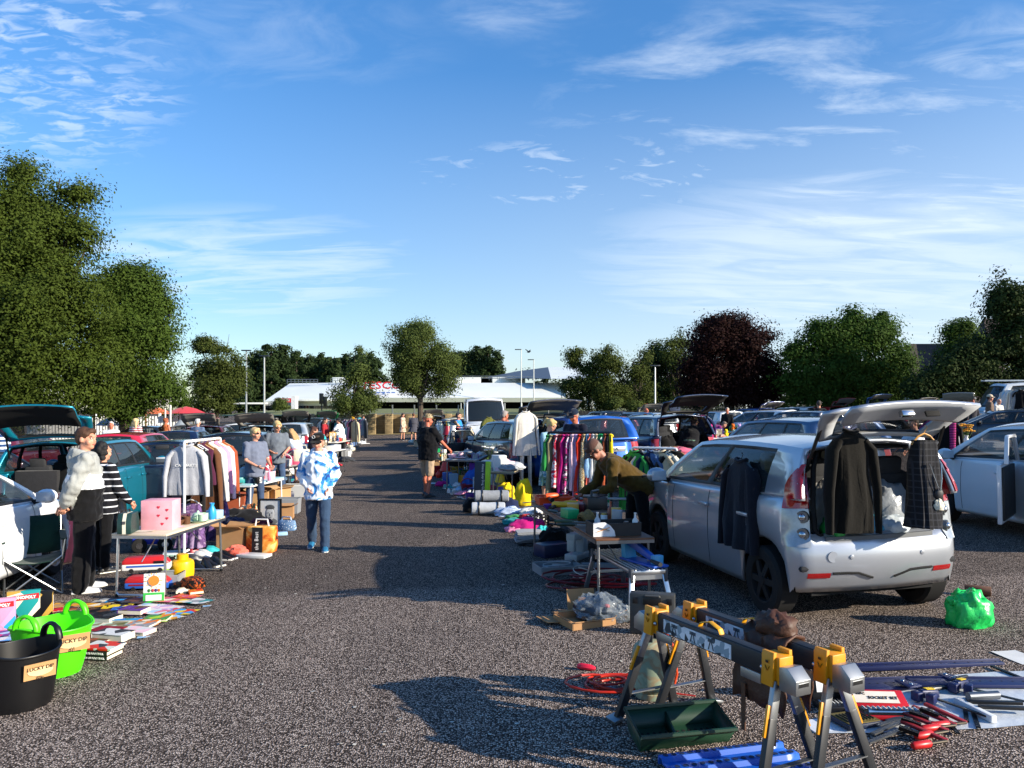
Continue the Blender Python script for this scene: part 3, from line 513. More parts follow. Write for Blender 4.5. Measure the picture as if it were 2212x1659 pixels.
# house at the right, behind the trees
hs_ = thing('house', 'dark brick house with steep slate roof between the right trees', 'house', at(2080, 62, 0)); z = zat(735, 62)
mb = MB(mat('#3d3433', .9, 0, .2, 3)); mb.add([(-4.6, 0, 2.4), (4.6, 0, 2.4), (4.6, 3.4, z), (-2.4, 3.4, z), (-4.6, 6.8, 2.4), (4.6, 6.8, 2.4)], [(0, 1, 2, 3), (0, 3, 4), (3, 2, 5, 4), (1, 5, 2)]); mb.build('roof', hs_)
mb = MB(mat('#5b463c', .9, 0, .2, 3)); mb.box((0, 3.4, 1.2), (8.8, 6.4, 2.4)); mb.build('wall', hs_)
mb = MB(mat('#3d3433', .9, 0, .2, 3)); zz = zat(683, 62); mb.add([(2.0, -.5, 6.3), (5.2, -.5, 6.3), (4.6, 1.6, zz), (2.6, 1.6, zz), (2.0, 4, 6.3), (5.2, 4, 6.3)], [(0, 1, 2, 3), (0, 3, 4), (3, 2, 5, 4), (1, 5, 2)]); mb.build('dormer_roof', hs_)
# two birds in the air
for px, py, Y, l in ((1142, 760, 40, 'small dark pigeon flying above the store'), (365, 682, 32, 'brownish pigeon perched at the top of the left trees')):
    mb = MB(mat('#3c3e44', .8)); mb.ball((0, 0, 0), (.05, .12, .05)); mb.ball((0, -.13, .03), .03); mb.add([(0, -.04, .02), (.2, .02, .14), (.14, .1, .1), (0, .06, .02), (-.2, .02, .14), (-.14, .1, .1)], [(0, 1, 2, 3), (0, 3, 5, 4)]); mb.add([(-.03, .1, 0), (.03, .1, 0), (.05, .22, 0), (-.05, .22, 0)], [(0, 1, 2, 3)])
    solo(mb, 'pigeon', l, 'bird', at(px, Y, zat(py, Y)), 40)
# ---------------------------------------------------------------- cars
TRIM = mat('#17181a', .6, 0, .1, 20); SEAT = mat('#2a2b2e', .9, 0, .15, 20); LINER = mat('#8d8a84', .9, 0, .08, 8); CARGLASS = glass_mat((.02, .028, .032), .62); CLEARGLASS = glass_mat((.05, .06, .06), .3); REDLENS = mat('#a30d12', .15, 0, .15, 30, coat=1); CLEARLENS = mat('#9fa4a8', .15, .2, .15, 30, coat=1); AMBER = mat('#c9701a', .2, 0, .1, 20); DISC = metal('#a9adb2', .3)
KINDS = dict(  # wheelbase, front/rear overhang, width, height, belt z at front/rear, bonnet z at cowl/nose, cowl x from front axle, screen top x, roof rear x from rear axle, glass base rear x, wheel radius
    hatch=dict(wb=2.44, fo=.74, ro=.56, W=1.67, H=1.55, b0=.98, b1=1.06, h0=1.0, h1=.76, xa=.05, xt=-.85, xr=-.38, xc=-.50, wr=.30),
    small=dict(wb=2.47, fo=.78, ro=.58, W=1.72, H=1.46, b0=.93, b1=1.02, h0=.95, h1=.72, xa=-.1, xt=-1.0, xr=-.15, xc=-.48, wr=.31),
    suv=dict(wb=2.62, fo=.84, ro=.72, W=1.82, H=1.66, b0=1.06, b1=1.14, h0=1.09, h1=.88, xa=-.12, xt=-.95, xr=-.45, xc=-.66, wr=.35),
    estate=dict(wb=2.68, fo=.9, ro=.98, W=1.82, H=1.47, b0=.96, b1=1.04, h0=.96, h1=.72, xa=-.25, xt=-1.1, xr=-.62, xc=-.88, wr=.32),
    saloon=dict(wb=2.75, fo=.88, ro=1.05, W=1.82, H=1.44, b0=.94, b1=1.0, h0=.96, h1=.72, xa=-.2, xt=-1.05, xr=.1, xc=-.55, wr=.32),
    van=dict(wb=3.3, fo=.92, ro=1.0, W=2.0, H=2.5, b0=1.25, b1=1.25, h0=1.3, h1=1.0, xa=.15, xt=-.55, xr=-.92, xc=-.98, wr=.34))
def car(label, loc, rz, kind='hatch', col='#8c9299', boot=0, near=False, cat='car', name='parked_car', group=None, sc=1, met=.3, door=None, glass=None, hide=(), rails=False, drop_lower=.42, lights=True, taillight=None, cavity='#8d8a84', rim=None, gsc=(1, 1)):
    K = dict(KINDS[kind]); wb, Wd, Ht, wr = K['wb'], K['W'], K['H'], K['wr']; xf = wb/2+K['fo']; xr = -wb/2-K['ro']; xF, xR = wb/2, -wb/2
    xa = xF+K['xa']; xt = xF+K['xt']; xrt = xR+K['xr']; xc = xR+K['xc']; hw = Wd/2; Ra = wr+.075; zs = .21
    P = paint(col, met); t = thing(name, label, cat, loc, rz, group, sc); glass = glass or CARGLASS
    saloon = kind == 'saloon'
    def belt(x):
        if x >= xa: u = min(1, (x-xa)/(xf-xa)); return K['h0']+(K['h1']-K['h0'])*u**1.5
        if saloon and x < xc+.1: return K['b1']-.02*(xc-x)
        u = min(1, max(0, (xa-x)/(xa-xc))); return K['b0']+(K['b1']-K['b0'])*u
    ch = math.sqrt(Ra**2-(wr-zs)**2)
    def zb(x, end):
        for xw in (xF, xR):
            d = abs(x-xw)
            if d < ch+.002: return wr+math.sqrt(max(0, Ra*Ra-d*d)) if d < ch-.001 else zs
        return zs+(.06 if end else 0)
    rcf, rcr = .38, .27; xs = [xr+rcr]
    for xw in (xR, xF):
        xs += [xw-ch-.02]+[xw+ch*math.cos(math.pi*(1-i/10)) for i in range(11)]+[xw+ch+.02]
        if xw == xR: xs += [xR+ch+.1+(wb-2*ch-.2)*i/7 for i in range(8)]
    xs += [xf-rcf]; xs = sorted(set(round(x, 4) for x in xs if xr+rcr <= x <= xf-rcf)); nL = len(xs)
    NC, NE = 5, 9; T = [0, .07, .2, .36, .5, .62, .74, .84, .92, .97, 1]
    ip = lambda t, a: float(np.interp(t, [q[0] for q in a], [q[1] for q in a]))
    prof = [(0, .95), (.07, .975), (.36, 1), (.6, 1), (.84, .985), (.97, .955), (1, .935)]
    fprof = [(0, .1), (.2, 0), (.5, .01), (.74, .09), (.92, .22), (1, .36)]; rprof = [(0, .10), (.2, .01), (.45, 0), (.56, .03), (.62, .07), (1, .11)]
    if saloon or kind == 'van': rprof = [(0, .08), (.2, 0), (.5, .02), (1, .04)]
    def outline(tt):
        pts = []; k = ip(tt, prof); f = xf-ip(tt, fprof); r = xr+ip(tt, rprof)
        def B(x): u = (x-(xf+xr)/2)/((xf-xr)/2); return hw*k*(1-.05*abs(u)**3)
        cB, cR = B(xf-rcf), B(xr+rcr); fx = f-.12; rx = r-(-.05)
        for x in xs: pts.append((x, B(x)))
        for i in range(1, NC+1): a = math.pi/2*i/(NC+1); pts.append((xf-rcf+(fx-xf+rcf)*math.sin(a), cB-.36*(1-math.cos(a))))
        ye = cB-.36
        for i in range(NE): y = ye*(1-2*i/(NE-1)); pts.append((fx+.12*(1-(y/ye)**2), y))
        for i in range(NC, 0, -1): a = math.pi/2*i/(NC+1); pts.append((xf-rcf+(fx-xf+rcf)*math.sin(a), -(cB-.36*(1-math.cos(a)))))
        for x in reversed(xs): pts.append((x, -B(x)))
        ye = cR-.2
        for i in range(1, NC+1): a = math.pi/2*i/(NC+1); pts.append((xr+rcr-(xr+rcr-rx)*math.sin(a), -(cR-.2*(1-math.cos(a)))))
        for i in range(NE): y = -ye*(1-2*i/(NE-1)); pts.append((rx-.05*(1-(y/ye)**2), y))
        for i in range(NC, 0, -1): a = math.pi/2*i/(NC+1); pts.append((xr+rcr-(xr+rcr-rx)*math.sin(a), (cR-.2*(1-math.cos(a)))))
        return pts
    tags = ['L']*nL+['f']*NC+['F']*NE+['f']*NC+['R']*nL+['r']*NC+['B']*NE+['r']*NC; n = len(tags)
    rings = []
    for tt in T:
        o = outline(tt); ring = []
        for (x, y), g_ in zip(o, tags):
            e = g_ not in 'LR'; z0 = zb(x, e); ring.append((x, y, z0+(belt(x)-z0)*tt+(0 if tt < 1 or not e else -.0)))
        rings.append(ring)
    B0 = nL+NC+NE+NC+nL+NC   # first rear column
    body = MB(P); gate = MB(P); lt, ht, rf = MB(REDLENS), MB(CLEARLENS), MB(BLACK)
    def quad(m, rg, i, j): i2 = (i+1) % n; m.add([rg[j][i], rg[j][i2], rg[j+1][i2], rg[j+1][i]], [(0, 1, 2, 3)])
    open_ = boot > 0
    cl, cr_ = [], []
    for j in range(len(T)-1):
        for i in range(n):
            rear = B0 <= i < B0+NE-1
            if open_ and rear and T[j] >= drop_lower: quad(gate, rings, i, j); continue
            if lights and not taillight and tags[i] == 'r' and .5 <= T[j] < .92: quad(lt, rings, i, j); continue
            if lights and tags[i] == 'f' and .5 <= T[j] < .84 and kind != 'x': quad(ht, rings, i, j); continue
            if tags[i] == 'F' and tags[(i+1) % n] == 'F' and .07 <= T[j] < .36: quad(rf, rings, i, j); continue
            body.use(P if T[j] > 0 or near else TRIM); quad(body, rings, i, j)
    body.use(P)
    def cap(pairs, m, crown, zc=None):
        rows = []
        for a, b in pairs:
            row = []
            for q in range(9): u = q/8; s = 1-(2*u-1)**2; row.append((a[0]+(b[0]-a[0])*u, a[1]+(b[1]-a[1])*u, a[2]+(b[2]-a[2])*u+crown*s*min(1, abs(a[1]-b[1])/(hw*1.2))))
            rows.append(row)
        m.grid(rows)
    top = rings[-1]; mid = nL+NC+(NE-1)//2
    mir = lambda i: (2*mid-i) % n
    fi = [i for i in range(nL) if xs[i] >= xa-.12]; cap([(top[i], top[mir(i)]) for i in list(range(fi[0], nL))+list(range(nL, mid))], body, .045)
    if saloon:
        path = [i for i in range(nL) if xs[i] <= xc+.15][::-1]+list(range(n-1, B0+(NE-1)//2, -1)); cap([(top[i], top[mir(i)]) for i in path], body, .03)
    # greenhouse
    win = {'hatch': [(.17, .53), (.57, .93)], 'small': [(.16, .3), (.33, .58), (.61, .93)], 'suv': [(.1, .27), (.3, .57), (.6, .92)], 'estate': [(.06, .32), (.35, .6), (.63, .93)], 'saloon': [(.12, .2), (.23, .55), (.58, .92)], 'van': [(.76, .93)]}[kind]
    fr = sorted(set([0, .03, .97, 1]+[q for a, b in win for q in (a, (a+b)/2, b)]+[.5])); nf = len(fr); NW = 8
    def gring(tt):
        bw = hw*.925; tw = hw*(.76 if kind != 'van' else .86); w = bw+(tw-bw)*tt+.028*4*tt*(1-tt); pts = []
        xb0, xb1 = xc, xa; xt0, xt1 = xrt, xt
        for f in fr:
            x = (xb0+(xb1-xb0)*f)*(1-tt)+(xt0+(xt1-xt0)*f)*tt; zr = Ht-.055-.05*abs((f-.45)/.55)**2.5
            zlo = belt(min(xa, max(xc, xb0+(xb1-xb0)*f)))-.012; ww = w*(1-.035*abs(2*f-1)**3); pts.append([x, ww, zlo+(zr-zlo)*tt])
        L = pts; e = L[-1]; fx = [[e[0]+.20*(1-(1-2*i/NW)**2)*(1-.4*tt)+.03, e[1]*(1-2*i/NW)*.93, e[2]+(.05*tt)*(1-(1-2*i/NW)**2)] for i in range(NW+1)]
        e = L[0]; rx = [[e[0]-.07*(1-(1-2*i/NW)**2)-.02, -e[1]*(1-2*i/NW)*.93, e[2]+(.05*tt)*(1-(1-2*i/NW)**2)] for i in range(NW+1)]
        return [tuple(p) for p in L+fx+[[p[0], -p[1], p[2]] for p in reversed(L)]+rx]
    gt = ['L']*nf+['F']*(NW+1)+['R']*nf+['B']*(NW+1); gn = len(gt); GT = [0, .07, .14, .4, .65, .86, .92, 1]; gr = [gring(q) for q in GT]
    wins = {}
    def gq(m, i, j): i2 = (i+1) % gn; m.add([gr[j][i], gr[j][i2], gr[j+1][i2], gr[j+1][i]], [(0, 1, 2, 3)])
    r0 = nf+NW+1+nf
    for j in range(len(GT)-1):
        for i in range(gn):
            a, b = gt[i], gt[(i+1) % gn]; gl = GT[j] >= .14-1e-6 and GT[j] < .86; key = None; edge = (.07 <= GT[j] < .92)
            if a == b == 'L' or a == b == 'R':
                k = i if a == 'L' else 2*nf+NW-i-1; fm = (fr[k]+fr[k+1])/2
                if fr[k] >= 0:
                    for w, (p, q) in enumerate(win):
                        if p <= fm <= q: key = (a, w)
            elif a == b == 'F' and 0 <= i-nf < NW: key = ('F', 0)
            elif a == b == 'B' and (kind != 'van'): key = ('B', 0)
            if key and key[0] == 'B' and not (1 <= i-r0 < NW-1): key = None
            tgt = gate if (open_ and a == b == 'B') else body
            if key and gl: wins.setdefault(key, MB(glass)); gq(wins[key], i, j)
            elif key and edge: tgt.use(TRIM); gq(tgt, i, j); tgt.use(P)
            else:
                if a == b and a in 'LR' and edge and not (kind == 'van') and .25 < fm < .7: tgt.use(TRIM)
                gq(tgt, i, j); tgt.use(P)
    tp = gr[-1]; m2 = nf+NW//2; pr = [(tp[i], tp[2*m2-i]) for i in range(nf+NW//2)]; tail = [(tp[(gn-1-i) % gn], tp[r0+i]) for i in range(NW//2)][::-1]
    cap(tail+pr, body, .05)
    bo = body.build('body', t, 0, 42); so = bo.modifiers.new('thick', 'SOLIDIFY'); so.thickness = .03 if near else .02; so.offset = -1
    if near: so.use_rim = True
    hinge = V((xrt-.02, 0, Ht-.03)); Rt = M.Translation(hinge) @ M.Rotation(R(boot), 4, 'Y') @ M.Translation(-hinge)
    gp = t
    if open_:
        shr = lambda p: V((hinge.x+(p.x-hinge.x)*gsc[1], p.y*gsc[0], hinge.z+(p.z-hinge.z)*gsc[1]))
        gate.v = [Rt @ shr(p) for p in gate.v]; go = gate.build('tailgate', t, 0, 42); s2 = go.modifiers.new('thick', 'SOLIDIFY'); s2.thickness = .03; s2.offset = -1; gp = go
        lin_m = mat(cavity, .8, 0, .08, 8); go.data.materials.append(lin_m); s2.material_offset = 5; s2.material_offset_rim = 0
        while len(go.data.materials) < 7: go.data.materials.append(lin_m)
        mb = MB(BLACK)
        for s in (-1, 1):
            a = Rt @ V((xc+.02, s*hw*.68, K['b1']+.2)); mb.tube([(xrt+.0, s*hw*.72, Ht-.28), a], .016, 6)
        mb.build('gas_strut', t)
    for key, m in wins.items():
        if key[0] == 'B' and open_: m.v = [Rt @ shr(p) for p in m.v]
        nm = {'F': 'windscreen', 'B': 'rear_window'}.get(key[0], 'window'); m.build(nm, gp if key[0] == 'B' and open_ else t, 0, 60)
    if lights:
        if not taillight:
            for s in (0, 1):
                m = MB(REDLENS); idx = [q for q, f in enumerate(lt.f) if (sum(lt.v[v].y for v in f) > 0) == bool(s)]
                for q in idx: m.add([lt.v[v] for v in lt.f[q]], [(0, 1, 2, 3)])
                m.build('taillight', t)
        for s in (0, 1):
            m = MB(CLEARLENS)
            for f in ht.f:
                if (sum(ht.v[v].y for v in f) > 0) == bool(s): m.add([ht.v[v] for v in f], [(0, 1, 2, 3)])
            if m.f: m.build('headlight', t)
    else: pass
    if rf.f: rf.build('grille', t)
    # dark underside, wheel wells, cabin
    mb = MB(DARK); iw = hw-.26; mb.box(((xf+xr)/2, 0, .36), (xf-xr-.35, iw*2, .26)); mb.box(((xF+xR)/2, 0, .33), (wb-2*Ra, hw*1.86, .2))
    for xw in (xF, xR): mb.box((xw, 0, .56), (Ra*2.1, iw*2, .3))
    mb.build('underbody', t)
    mb = MB(SEAT)
    for x, ys in ((xF-1.25, (-.36, .36)), (xR+.25 if kind != 'van' else xF-2, (-.36, .36) if near else (-.38, 0, .38))):
        for y in ys: mb.box((x, y, .62), (.5, .48, .2)); mb.box((x-.28, y, .92), (.16, .46, .62), (0, -14, 0), .85); mb.box((x-.37, y, 1.27), (.09, .25, .17), (0, -10, 0))
    mb.box((xa-.25, 0, K['b0']-.12), (.45, hw*1.7, .22)); mb.box(((xt+xrt)/2, 0, .48), (wb*.9, hw*1.75, .06)); mb.build('seats', t, .03)
    mb = MB(BLACK); p = V((xF-.62, -.36, K['b0']-.02)); mb.tube([p+V((.09*math.sin(a)*.4, .18*math.cos(a), .18*math.sin(a))) for a in [i*math.pi/8 for i in range(16)]], .016, 6, closed=True); mb.build('steering_wheel', t)
    # wheels
    for xw in (xF, xR):
        for s in (-1, 1):
            y = s*(hw-.115); wh = MB(RUBBER); wdt = .2; q = [(wr*.66, -wdt/2), (wr*.92, -wdt/2), (wr, -wdt*.36), (wr, wdt*.36), (wr*.92, wdt/2), (wr*.66, wdt/2)]
            wh.X = M.Translation((xw, y, wr)) @ M.Rotation(R(90), 4, 'X'); wh.lathe(q, 28); wo = wh.build('wheel', t, 0, 30)
            rm = MB(rim or DISC); rm.X = M.Translation((xw, y+s*.075, wr)) @ M.Rotation(R(-90*s), 4, 'X'); rm.lathe([(wr*.67, -.02), (wr*.67, .025), (wr*.61, .02), (wr*.58, -.03)], 28)
            for a in range(5 if kind != 'hatch' else 6):
                an = a*2*math.pi/(5 if kind != 'hatch' else 6); rm.bar((math.cos(an)*.04, math.sin(an)*.04, .012), (math.cos(an)*wr*.62, math.sin(an)*wr*.62, .0), .055, .025)
            rm.cyl((0, 0, -.02), (0, 0, .03), .055, .05, 12); rm.build('rim', wo, 0, 30)
            dk = MB(DARK); dk.X = rm.X; dk.lathe([(0, -.05), (wr*.66, -.05)], 20); dk.build('brake_disc', wo)
    for s in (-1, 1):
        mb = MB(P if near else BLACK); mb.ball((xa-.38, s*(hw+.1), K['b0']+.08), (.08, .12, .085), 12, 8); mb.use(BLACK); mb.bar((xa-.36, s*(hw-.06), K['b0']+.01), (xa-.38, s*(hw+.08), K['b0']+.05), .05); mo = mb.build('mirror', t)
        mb = MB(glass_mat((.5, .55, .6), 1)); mb.box((xa-.462, s*(hw+.1), K['b0']+.08), (.006, .17, .11)); mb.build('mirror_glass', mo, .01)
    if not near or True:
        zh = K['b0']-.13
        for x in (xF-1.35, xF-2.18):
            if kind == 'van' and x < xF-1.4: continue
            for s in (-1, 1): mb = MB(P); mb.box((x, s*(hw+.012), zh), (.2, .03, .035)); mb.build('door_handle', t, .01)
        mb = MB(DARK)
        def seam(x, z0=.27):
            for s in (-1, 1):
                rows = []
                for q in range(9):
                    tt = .08+.9*q/8; z = z0+(belt(x)-.03-z0)*q/8; u = (x-(xf+xr)/2)/((xf-xr)/2); tv = (z-zs)/(belt(x)-zs); y = s*(hw*ip(tv, prof)*(1-.05*abs(u)**3)+.002); rows.append([(x-.005, y, z), (x+.005, y, z)])
                mb.grid(rows)
        for x in (xF-ch-.16, xF-1.42): seam(x)
        if kind != 'van': seam(xR+ch*.9, .62)
        mb.build('door_seams', t)
    if rails:
        for s in (-1, 1): mb = MB(BLACK if rails == 1 else ALU); mb.tube([(xt-.1, s*hw*.7, Ht-.03), (xt-.2, s*hw*.7, Ht+.03), (xrt+.35, s*hw*.7, Ht+.03), (xrt+.25, s*hw*.7, Ht-.03)], .02, 6); mb.build('roof_rail', t)
    mb = MB(WHITE); mb.box((xf+.005, 0, .46), (.02, .52, .11)); mb.build('number_plate', t)
    t['_x'] = 0; del t['_x']
    car.info = dict(xf=xf, xr=xr, xF=xF, xR=xR, hw=hw, Ht=Ht, xrt=xrt, xc=xc, xa=xa, belt=belt, Rt=Rt, hinge=hinge, rings=rings, T=T, tags=tags, gr=gr, GT=GT, n=n, nL=nL, NC=NC, NE=NE, B0=B0, nf=nf, NW=NW, r0=r0, gn=gn, P=P, ip=ip, prof=prof)
    return t
# the silver hatchback of the right foreground: rear to the viewer, hatch up
def put(t, px, Y, rz, cx, cy, sc=1):
    """stand a car so that its own point (cx, cy) is at the photograph's column px and distance Y"""
    p = at(px, Y); o = Euler((0, 0, R(rz))).to_matrix() @ V((cx, cy, 0))*sc; t.location = (p.x-o.x, p.y-o.y, gz(p.x-o.x)); t.scale = (sc, sc, sc); return rest(t, rz)
SVSC = 1.02
sv = car('silver hatchback with raised boot lid and clothes hung on it', (0, 0, 0), 100, 'hatch', '#aeb2b9', boot=114, near=True, met=.5, taillight=True, drop_lower=.6, gsc=(.93, .84), cavity='#a9adb3', rim=mat('#0e0e0f', .7))
I = car.info; SVI = I
rw = g(1665, 1325); put(sv, 1665, rw.y, 101, I['xR'], I['hw']-.1, SVSC)
for w in [c for c in sv.children if c.name.startswith('wheel')]:
    r = w.children[0]; c = sum((v.co for v in r.data.vertices), V())/len(r.data.vertices); s = 1 if c.y > 0 else -1; mb = MB(DISC); mb.tube([(c.x+math.cos(a*math.pi/8)*.05, c.y+s*.035, c.z+math.sin(a*math.pi/8)*.05) for a in range(16)], .008, 5, closed=True); mb.build('hub_cap', w)
def on_car(t, p): bpy.context.view_layer.update(); return t.matrix_world @ V(p)
def bodypt(I, u, z, off=0):
    """point on the flank or rear of a car body: u = x on the side (negative sign of s picks the side)"""
    x, s = u; tt = min(1, max(0, (z-.21)/(I['belt'](x)-.21))); xf, xr = I['xf'], I['xr']; k = (x-(xf+xr)/2)/((xf-xr)/2); return V((x, s*(I['hw']*I['ip'](tt, I['prof'])*(1-.05*abs(k)**3)+off), z))
from mathutils.bvhtree import BVHTree
hw, xr_ = I['hw'], I['xr']; bme = [c for c in sv.children if c.name.startswith('body')][0].data; SVB = BVHTree.FromPolygons([v.co for v in bme.vertices], [tuple(p.vertices) for p in bme.polygons])
for s in (1, -1):
    # tall corner lamp: red over clear, wrapped from flank to rear
    def cp(a, z):
        an = a*math.pi/2; d = V((-math.sin(an), s*math.cos(an), 0)); o = V((xr_+.42, s*(hw-.36), z)); h = SVB.ray_cast(o+d*1.5, -d)
        q = (h[0]-o).dot(d) if h[0] else -1
        q = max(.30-max(0, z-1.05)*.5, min(.40, q)) if q < .26-max(0, z-1.05)*.5 else q
        return o+d*(q+.012)
    for nm, z0, z1, m in (('red_lens', .97, 1.34, REDLENS), ('clear_lens', .66, .965, CLEARLENS)):
        mb = MB(m); n = 8; rows = []
        for i in range(n+1):
            z = z0+(z1-z0)*i/n; a0 = .34+.3*max(0, (z-1.14)/.2)**1.5; a1 = .73; rows.append([cp(a0+(a1-a0)*q/8, z) for q in range(9)])
        mb.grid(rows); o = mb.build('taillight', sv, 0, 60); o['label'] = 'red upper half of the corner lamp' if nm[0] == 'r' else 'clear lower half of the corner lamp'
        if nm[0] == 'c':
            for z in (.76, .90):
                mb = MB(STEEL); c = V(cp(.62, z)); d = V((-.75, s*.65, 0)).normalized(); mb.cyl(c-d*.02, c+d*.012, .055, .05, 16); mb.use(CHROME); mb.ball(c, (.035, .035, .035)); mb.build('bulb_reflector', o)
def rearx(z, y=0): h = SVB.ray_cast(V((-6, y, z)), V((1, 0, 0))); return h[0].x if h[0] else xr_+.05
for s in (1, -1): mb = MB(DARK); mb.tube([(rearx(z, y*s)-.002, y*s, z) for y, z in ((.1, .385), (.17, .41), (.24, .435), (.34, .44), (.46, .44))], .011, 6); mb.build('recess_shade', sv)  # dark tube laid on the bumper in place of the recess line's shade
for s in (1, -1): mb = MB(REDLENS); rows = [[(rearx(z, y*s)-.006, y*s, z) for y in (.48, .52, .57, .62, .67)] for z in (.40, .42, .445)]; mb.grid(rows); mb.build('reflector', sv)
mb = MB(mat('#4f5358', .5)); mb.grid([[(rearx(.70, y)+dx, y, z) for y in (-.5, -.3, 0, .3, .5)] for dx, z in ((-.004, .70), (.0, .735), (.08, .742))]); mb.build('sill_plate', sv)
for y in (.3, -.36): mb = MB(I['P']); x = rearx(.57, y); mb.cyl((x+.01, y, .57), (x-.008, y, .57), .02, .018, 14); mb.build('parking_sensor', sv, .002)
mb = MB(mat('#8f949d', .4)); x = rearx(.575, .46); mb.cyl((x+.02, .46, .575), (x-.003, .46, .575), .045, .045, 20); mb.build('towing_cover', sv)
mb = MB(DARK); op = [(-.53, .74), (.53, .74), (.57, .8), (.58, 1.0), (.53, 1.3), (.46, 1.46), (-.46, 1.46), (-.53, 1.3), (-.58, 1.0), (-.57, .8)]
mb.tube([(xr_+.115+max(0, z-1.0)*.2, y, z) for y, z in op], .022, 6, closed=True); mb.build('boot_seal', sv)
mb = MB(mat('#2b2a2a', .95, 0, .2, 20)); mb.box((xr_+.66, 0, .7), (.95, 1.12, .04)); mb.box((xr_+1.12, 0, .93), (.1, 1.1, .5), (0, 14, 0))
for s in (-1, 1): mb.box((xr_+.6, s*.6, .82), (.9, .06, .26))
mb.build('boot_lining', sv, .02)
for y in (.33, -.33): mb = MB(mat('#b9b3a6', .9)); mb.box((xr_+1.16, y, 1.29), (.11, .27, .19), (0, 8, 0)); mb.build('headrest', sv, .05)
# details of the lifted gate: latch, handle hole, hinges
Rt = I['Rt']
def gatept(x, y, z): h_ = I['hinge']; return Rt @ V((h_.x+(x-h_.x)*.84, y*.93, h_.z+(z-h_.z)*.84))
mb = MB(CHROME); c = gatept(xr_+.17, .06, .84); mb.box(c, (.05, .11, .05), (0, 25, 0)); mb.build('latch', sv, .008)
mb = MB(DARK); c = gatept(xr_+.17, -.2, .86); mb.box(c, (.02, .13, .05), (0, 25, 0)); mb.build('pull_handle', sv, .02)
for s in (1, -1): mb = MB(STEEL); mb.box((I['xrt']-.03, s*.36, I['Ht']-.1), (.08, .07, .05)); mb.build('hinge', sv, .008)
# ---------------------------------------------------------------- the other cars
def fleet(label, px, Y, rz, kind, col, corner=None, **k):
    sc = k.pop('sc', 1); dz = k.pop('dz', 0); t = car(label, (0, 0, 0), rz, kind, col, **k); I = car.info
    cx, cy = {'RL': (I['xr']+.1, I['hw']), 'RR': (I['xr']+.1, -I['hw']), None: (0, 0)}[corner]
    put(t, px, Y, rz, cx, cy, sc); t.location.z += dz; return t, I
wc, _ = fleet('white car at the left edge with a black door mirror', 64, 8.75, 98, 'small', '#dfe2e6', None, near=True, met=0)
wc.location = (-6.25, 8.15, gz(-6.2))
fleet('dark blue car half hidden at the left edge behind the white car', -75, 13.6, 99, 'small', '#1e2f55', met=.3)
tealc, TI = fleet('teal crossover with its boot lid up behind the hooded teenager', 236, 12.2, 99, 'suv', '#0e7f97', 'RR', boot=112, near=True, sc=.95, met=.4, cavity='#141617', drop_lower=.36)
fleet('small bright red car behind the teal crossover', 292, 20, 99, 'hatch', '#c4203a', met=.15)
fleet('dark navy car with plain boot behind the white clothes rail', 398, 16.5, 99, 'saloon', '#141b2e')
fleet('navy car with a white windscreen sticker behind two dark cars', 405, 27, 99, 'small', '#1d2c4c')
fleet('black hatchback behind the blonde woman with glasses', 535, 18.3, 99, 'hatch', '#15181d')
fleet('maroon car with its boot lid raised on the left side', 462, 31, 99, 'hatch', '#5d1526', boot=112, drop_lower=.36)
fleet('black hatchback with raised boot lid behind the woman in sunglasses', 580, 27, 98, 'hatch', '#16191c', boot=108, drop_lower=.36)
fleet('black car with a raised rounded boot lid before the store', 652, 40, 98, 'small', '#101214', boot=105, drop_lower=.36)
fleet('pale silver car with magenta clothes at its side window', 640, 33, 97, 'hatch', '#aeb6be')
fleet('white car whose roof shows behind the maroon one', 532, 36, 98, 'hatch', '#dadde0', met=0)
fleet('green car with its boot lid raised in front of the small birch', 715, 52, 97, 'small', '#146b3a', boot=105, drop_lower=.36)
fleet('black car with clear side windows near the striped bags', 332, 35, 100, 'hatch', '#111316')
fleet('burgundy car at the far left behind the open teal boot', 40, 22, 99, 'hatch', '#6d2033')
fleet('grey car parked under the red parasol', 420, 36, 99, 'hatch', '#5b6066')
fleet('dark green car parked left of the lane near the wall', 690, 44, 98, 'suv', '#1c2c28')
fleet('long wheelbase white van facing the lane before the store', 1046, 37, -84, 'van', '#d7dade', cat='van', name='parked_van', met=0, sc=.98)
fleet('cream estate car left of the white van', 985, 44, 100, 'estate', '#cfcbb8', met=0)
fleet('black hatchback with raised boot lid by the birch trunk', 934, 52, 99, 'hatch', '#141518', boot=108, drop_lower=.36)
gc, GI = fleet('dark green car with an open front door and someone leaning in', 1112, 21.5, 104, 'small', '#15201f')
fleet('dark grey people carrier with raised boot lid and white overalls hung on it', 1104, 18.6, 112, 'suv', '#3a3d4a', 'RL', boot=105, sc=.98, cavity='#57534a', drop_lower=.36)
bluec, BI = fleet('bright blue crossover with roof rails behind the dress rail', 1216, 16.6, 104, 'suv', '#1658b0', 'RL', rails=1, near=True, met=.35, sc=1.03)
fleet('navy estate car with its black boot lid wide open', 1412, 18.6, 108, 'suv', '#1c2b47', 'RL', boot=104, near=True, rails=2, sc=1.0, cavity='#0d0d0f', drop_lower=.3)
fleet('dark blue car with chrome window line right behind the silver hatchback', 1742, 12.6, 103, 'suv', '#1d3a60', 'RL', near=True, sc=.98, met=.45)
wr_, WI = fleet('white car at the right edge with its rear door open', 2250, 10.8, 95, 'hatch', '#d3d6da', near=True, met=0, sc=1.0)
wr_.location = (7.5, 10.75, gz(7.4))
fleet('slate blue saloon parked on the far right before the white van', 2172, 27, 150, 'saloon', '#2c3340')
fleet('silver hatchback seen from behind near the bending shopper', 1536, 37, 112, 'hatch', '#b9bfc4')
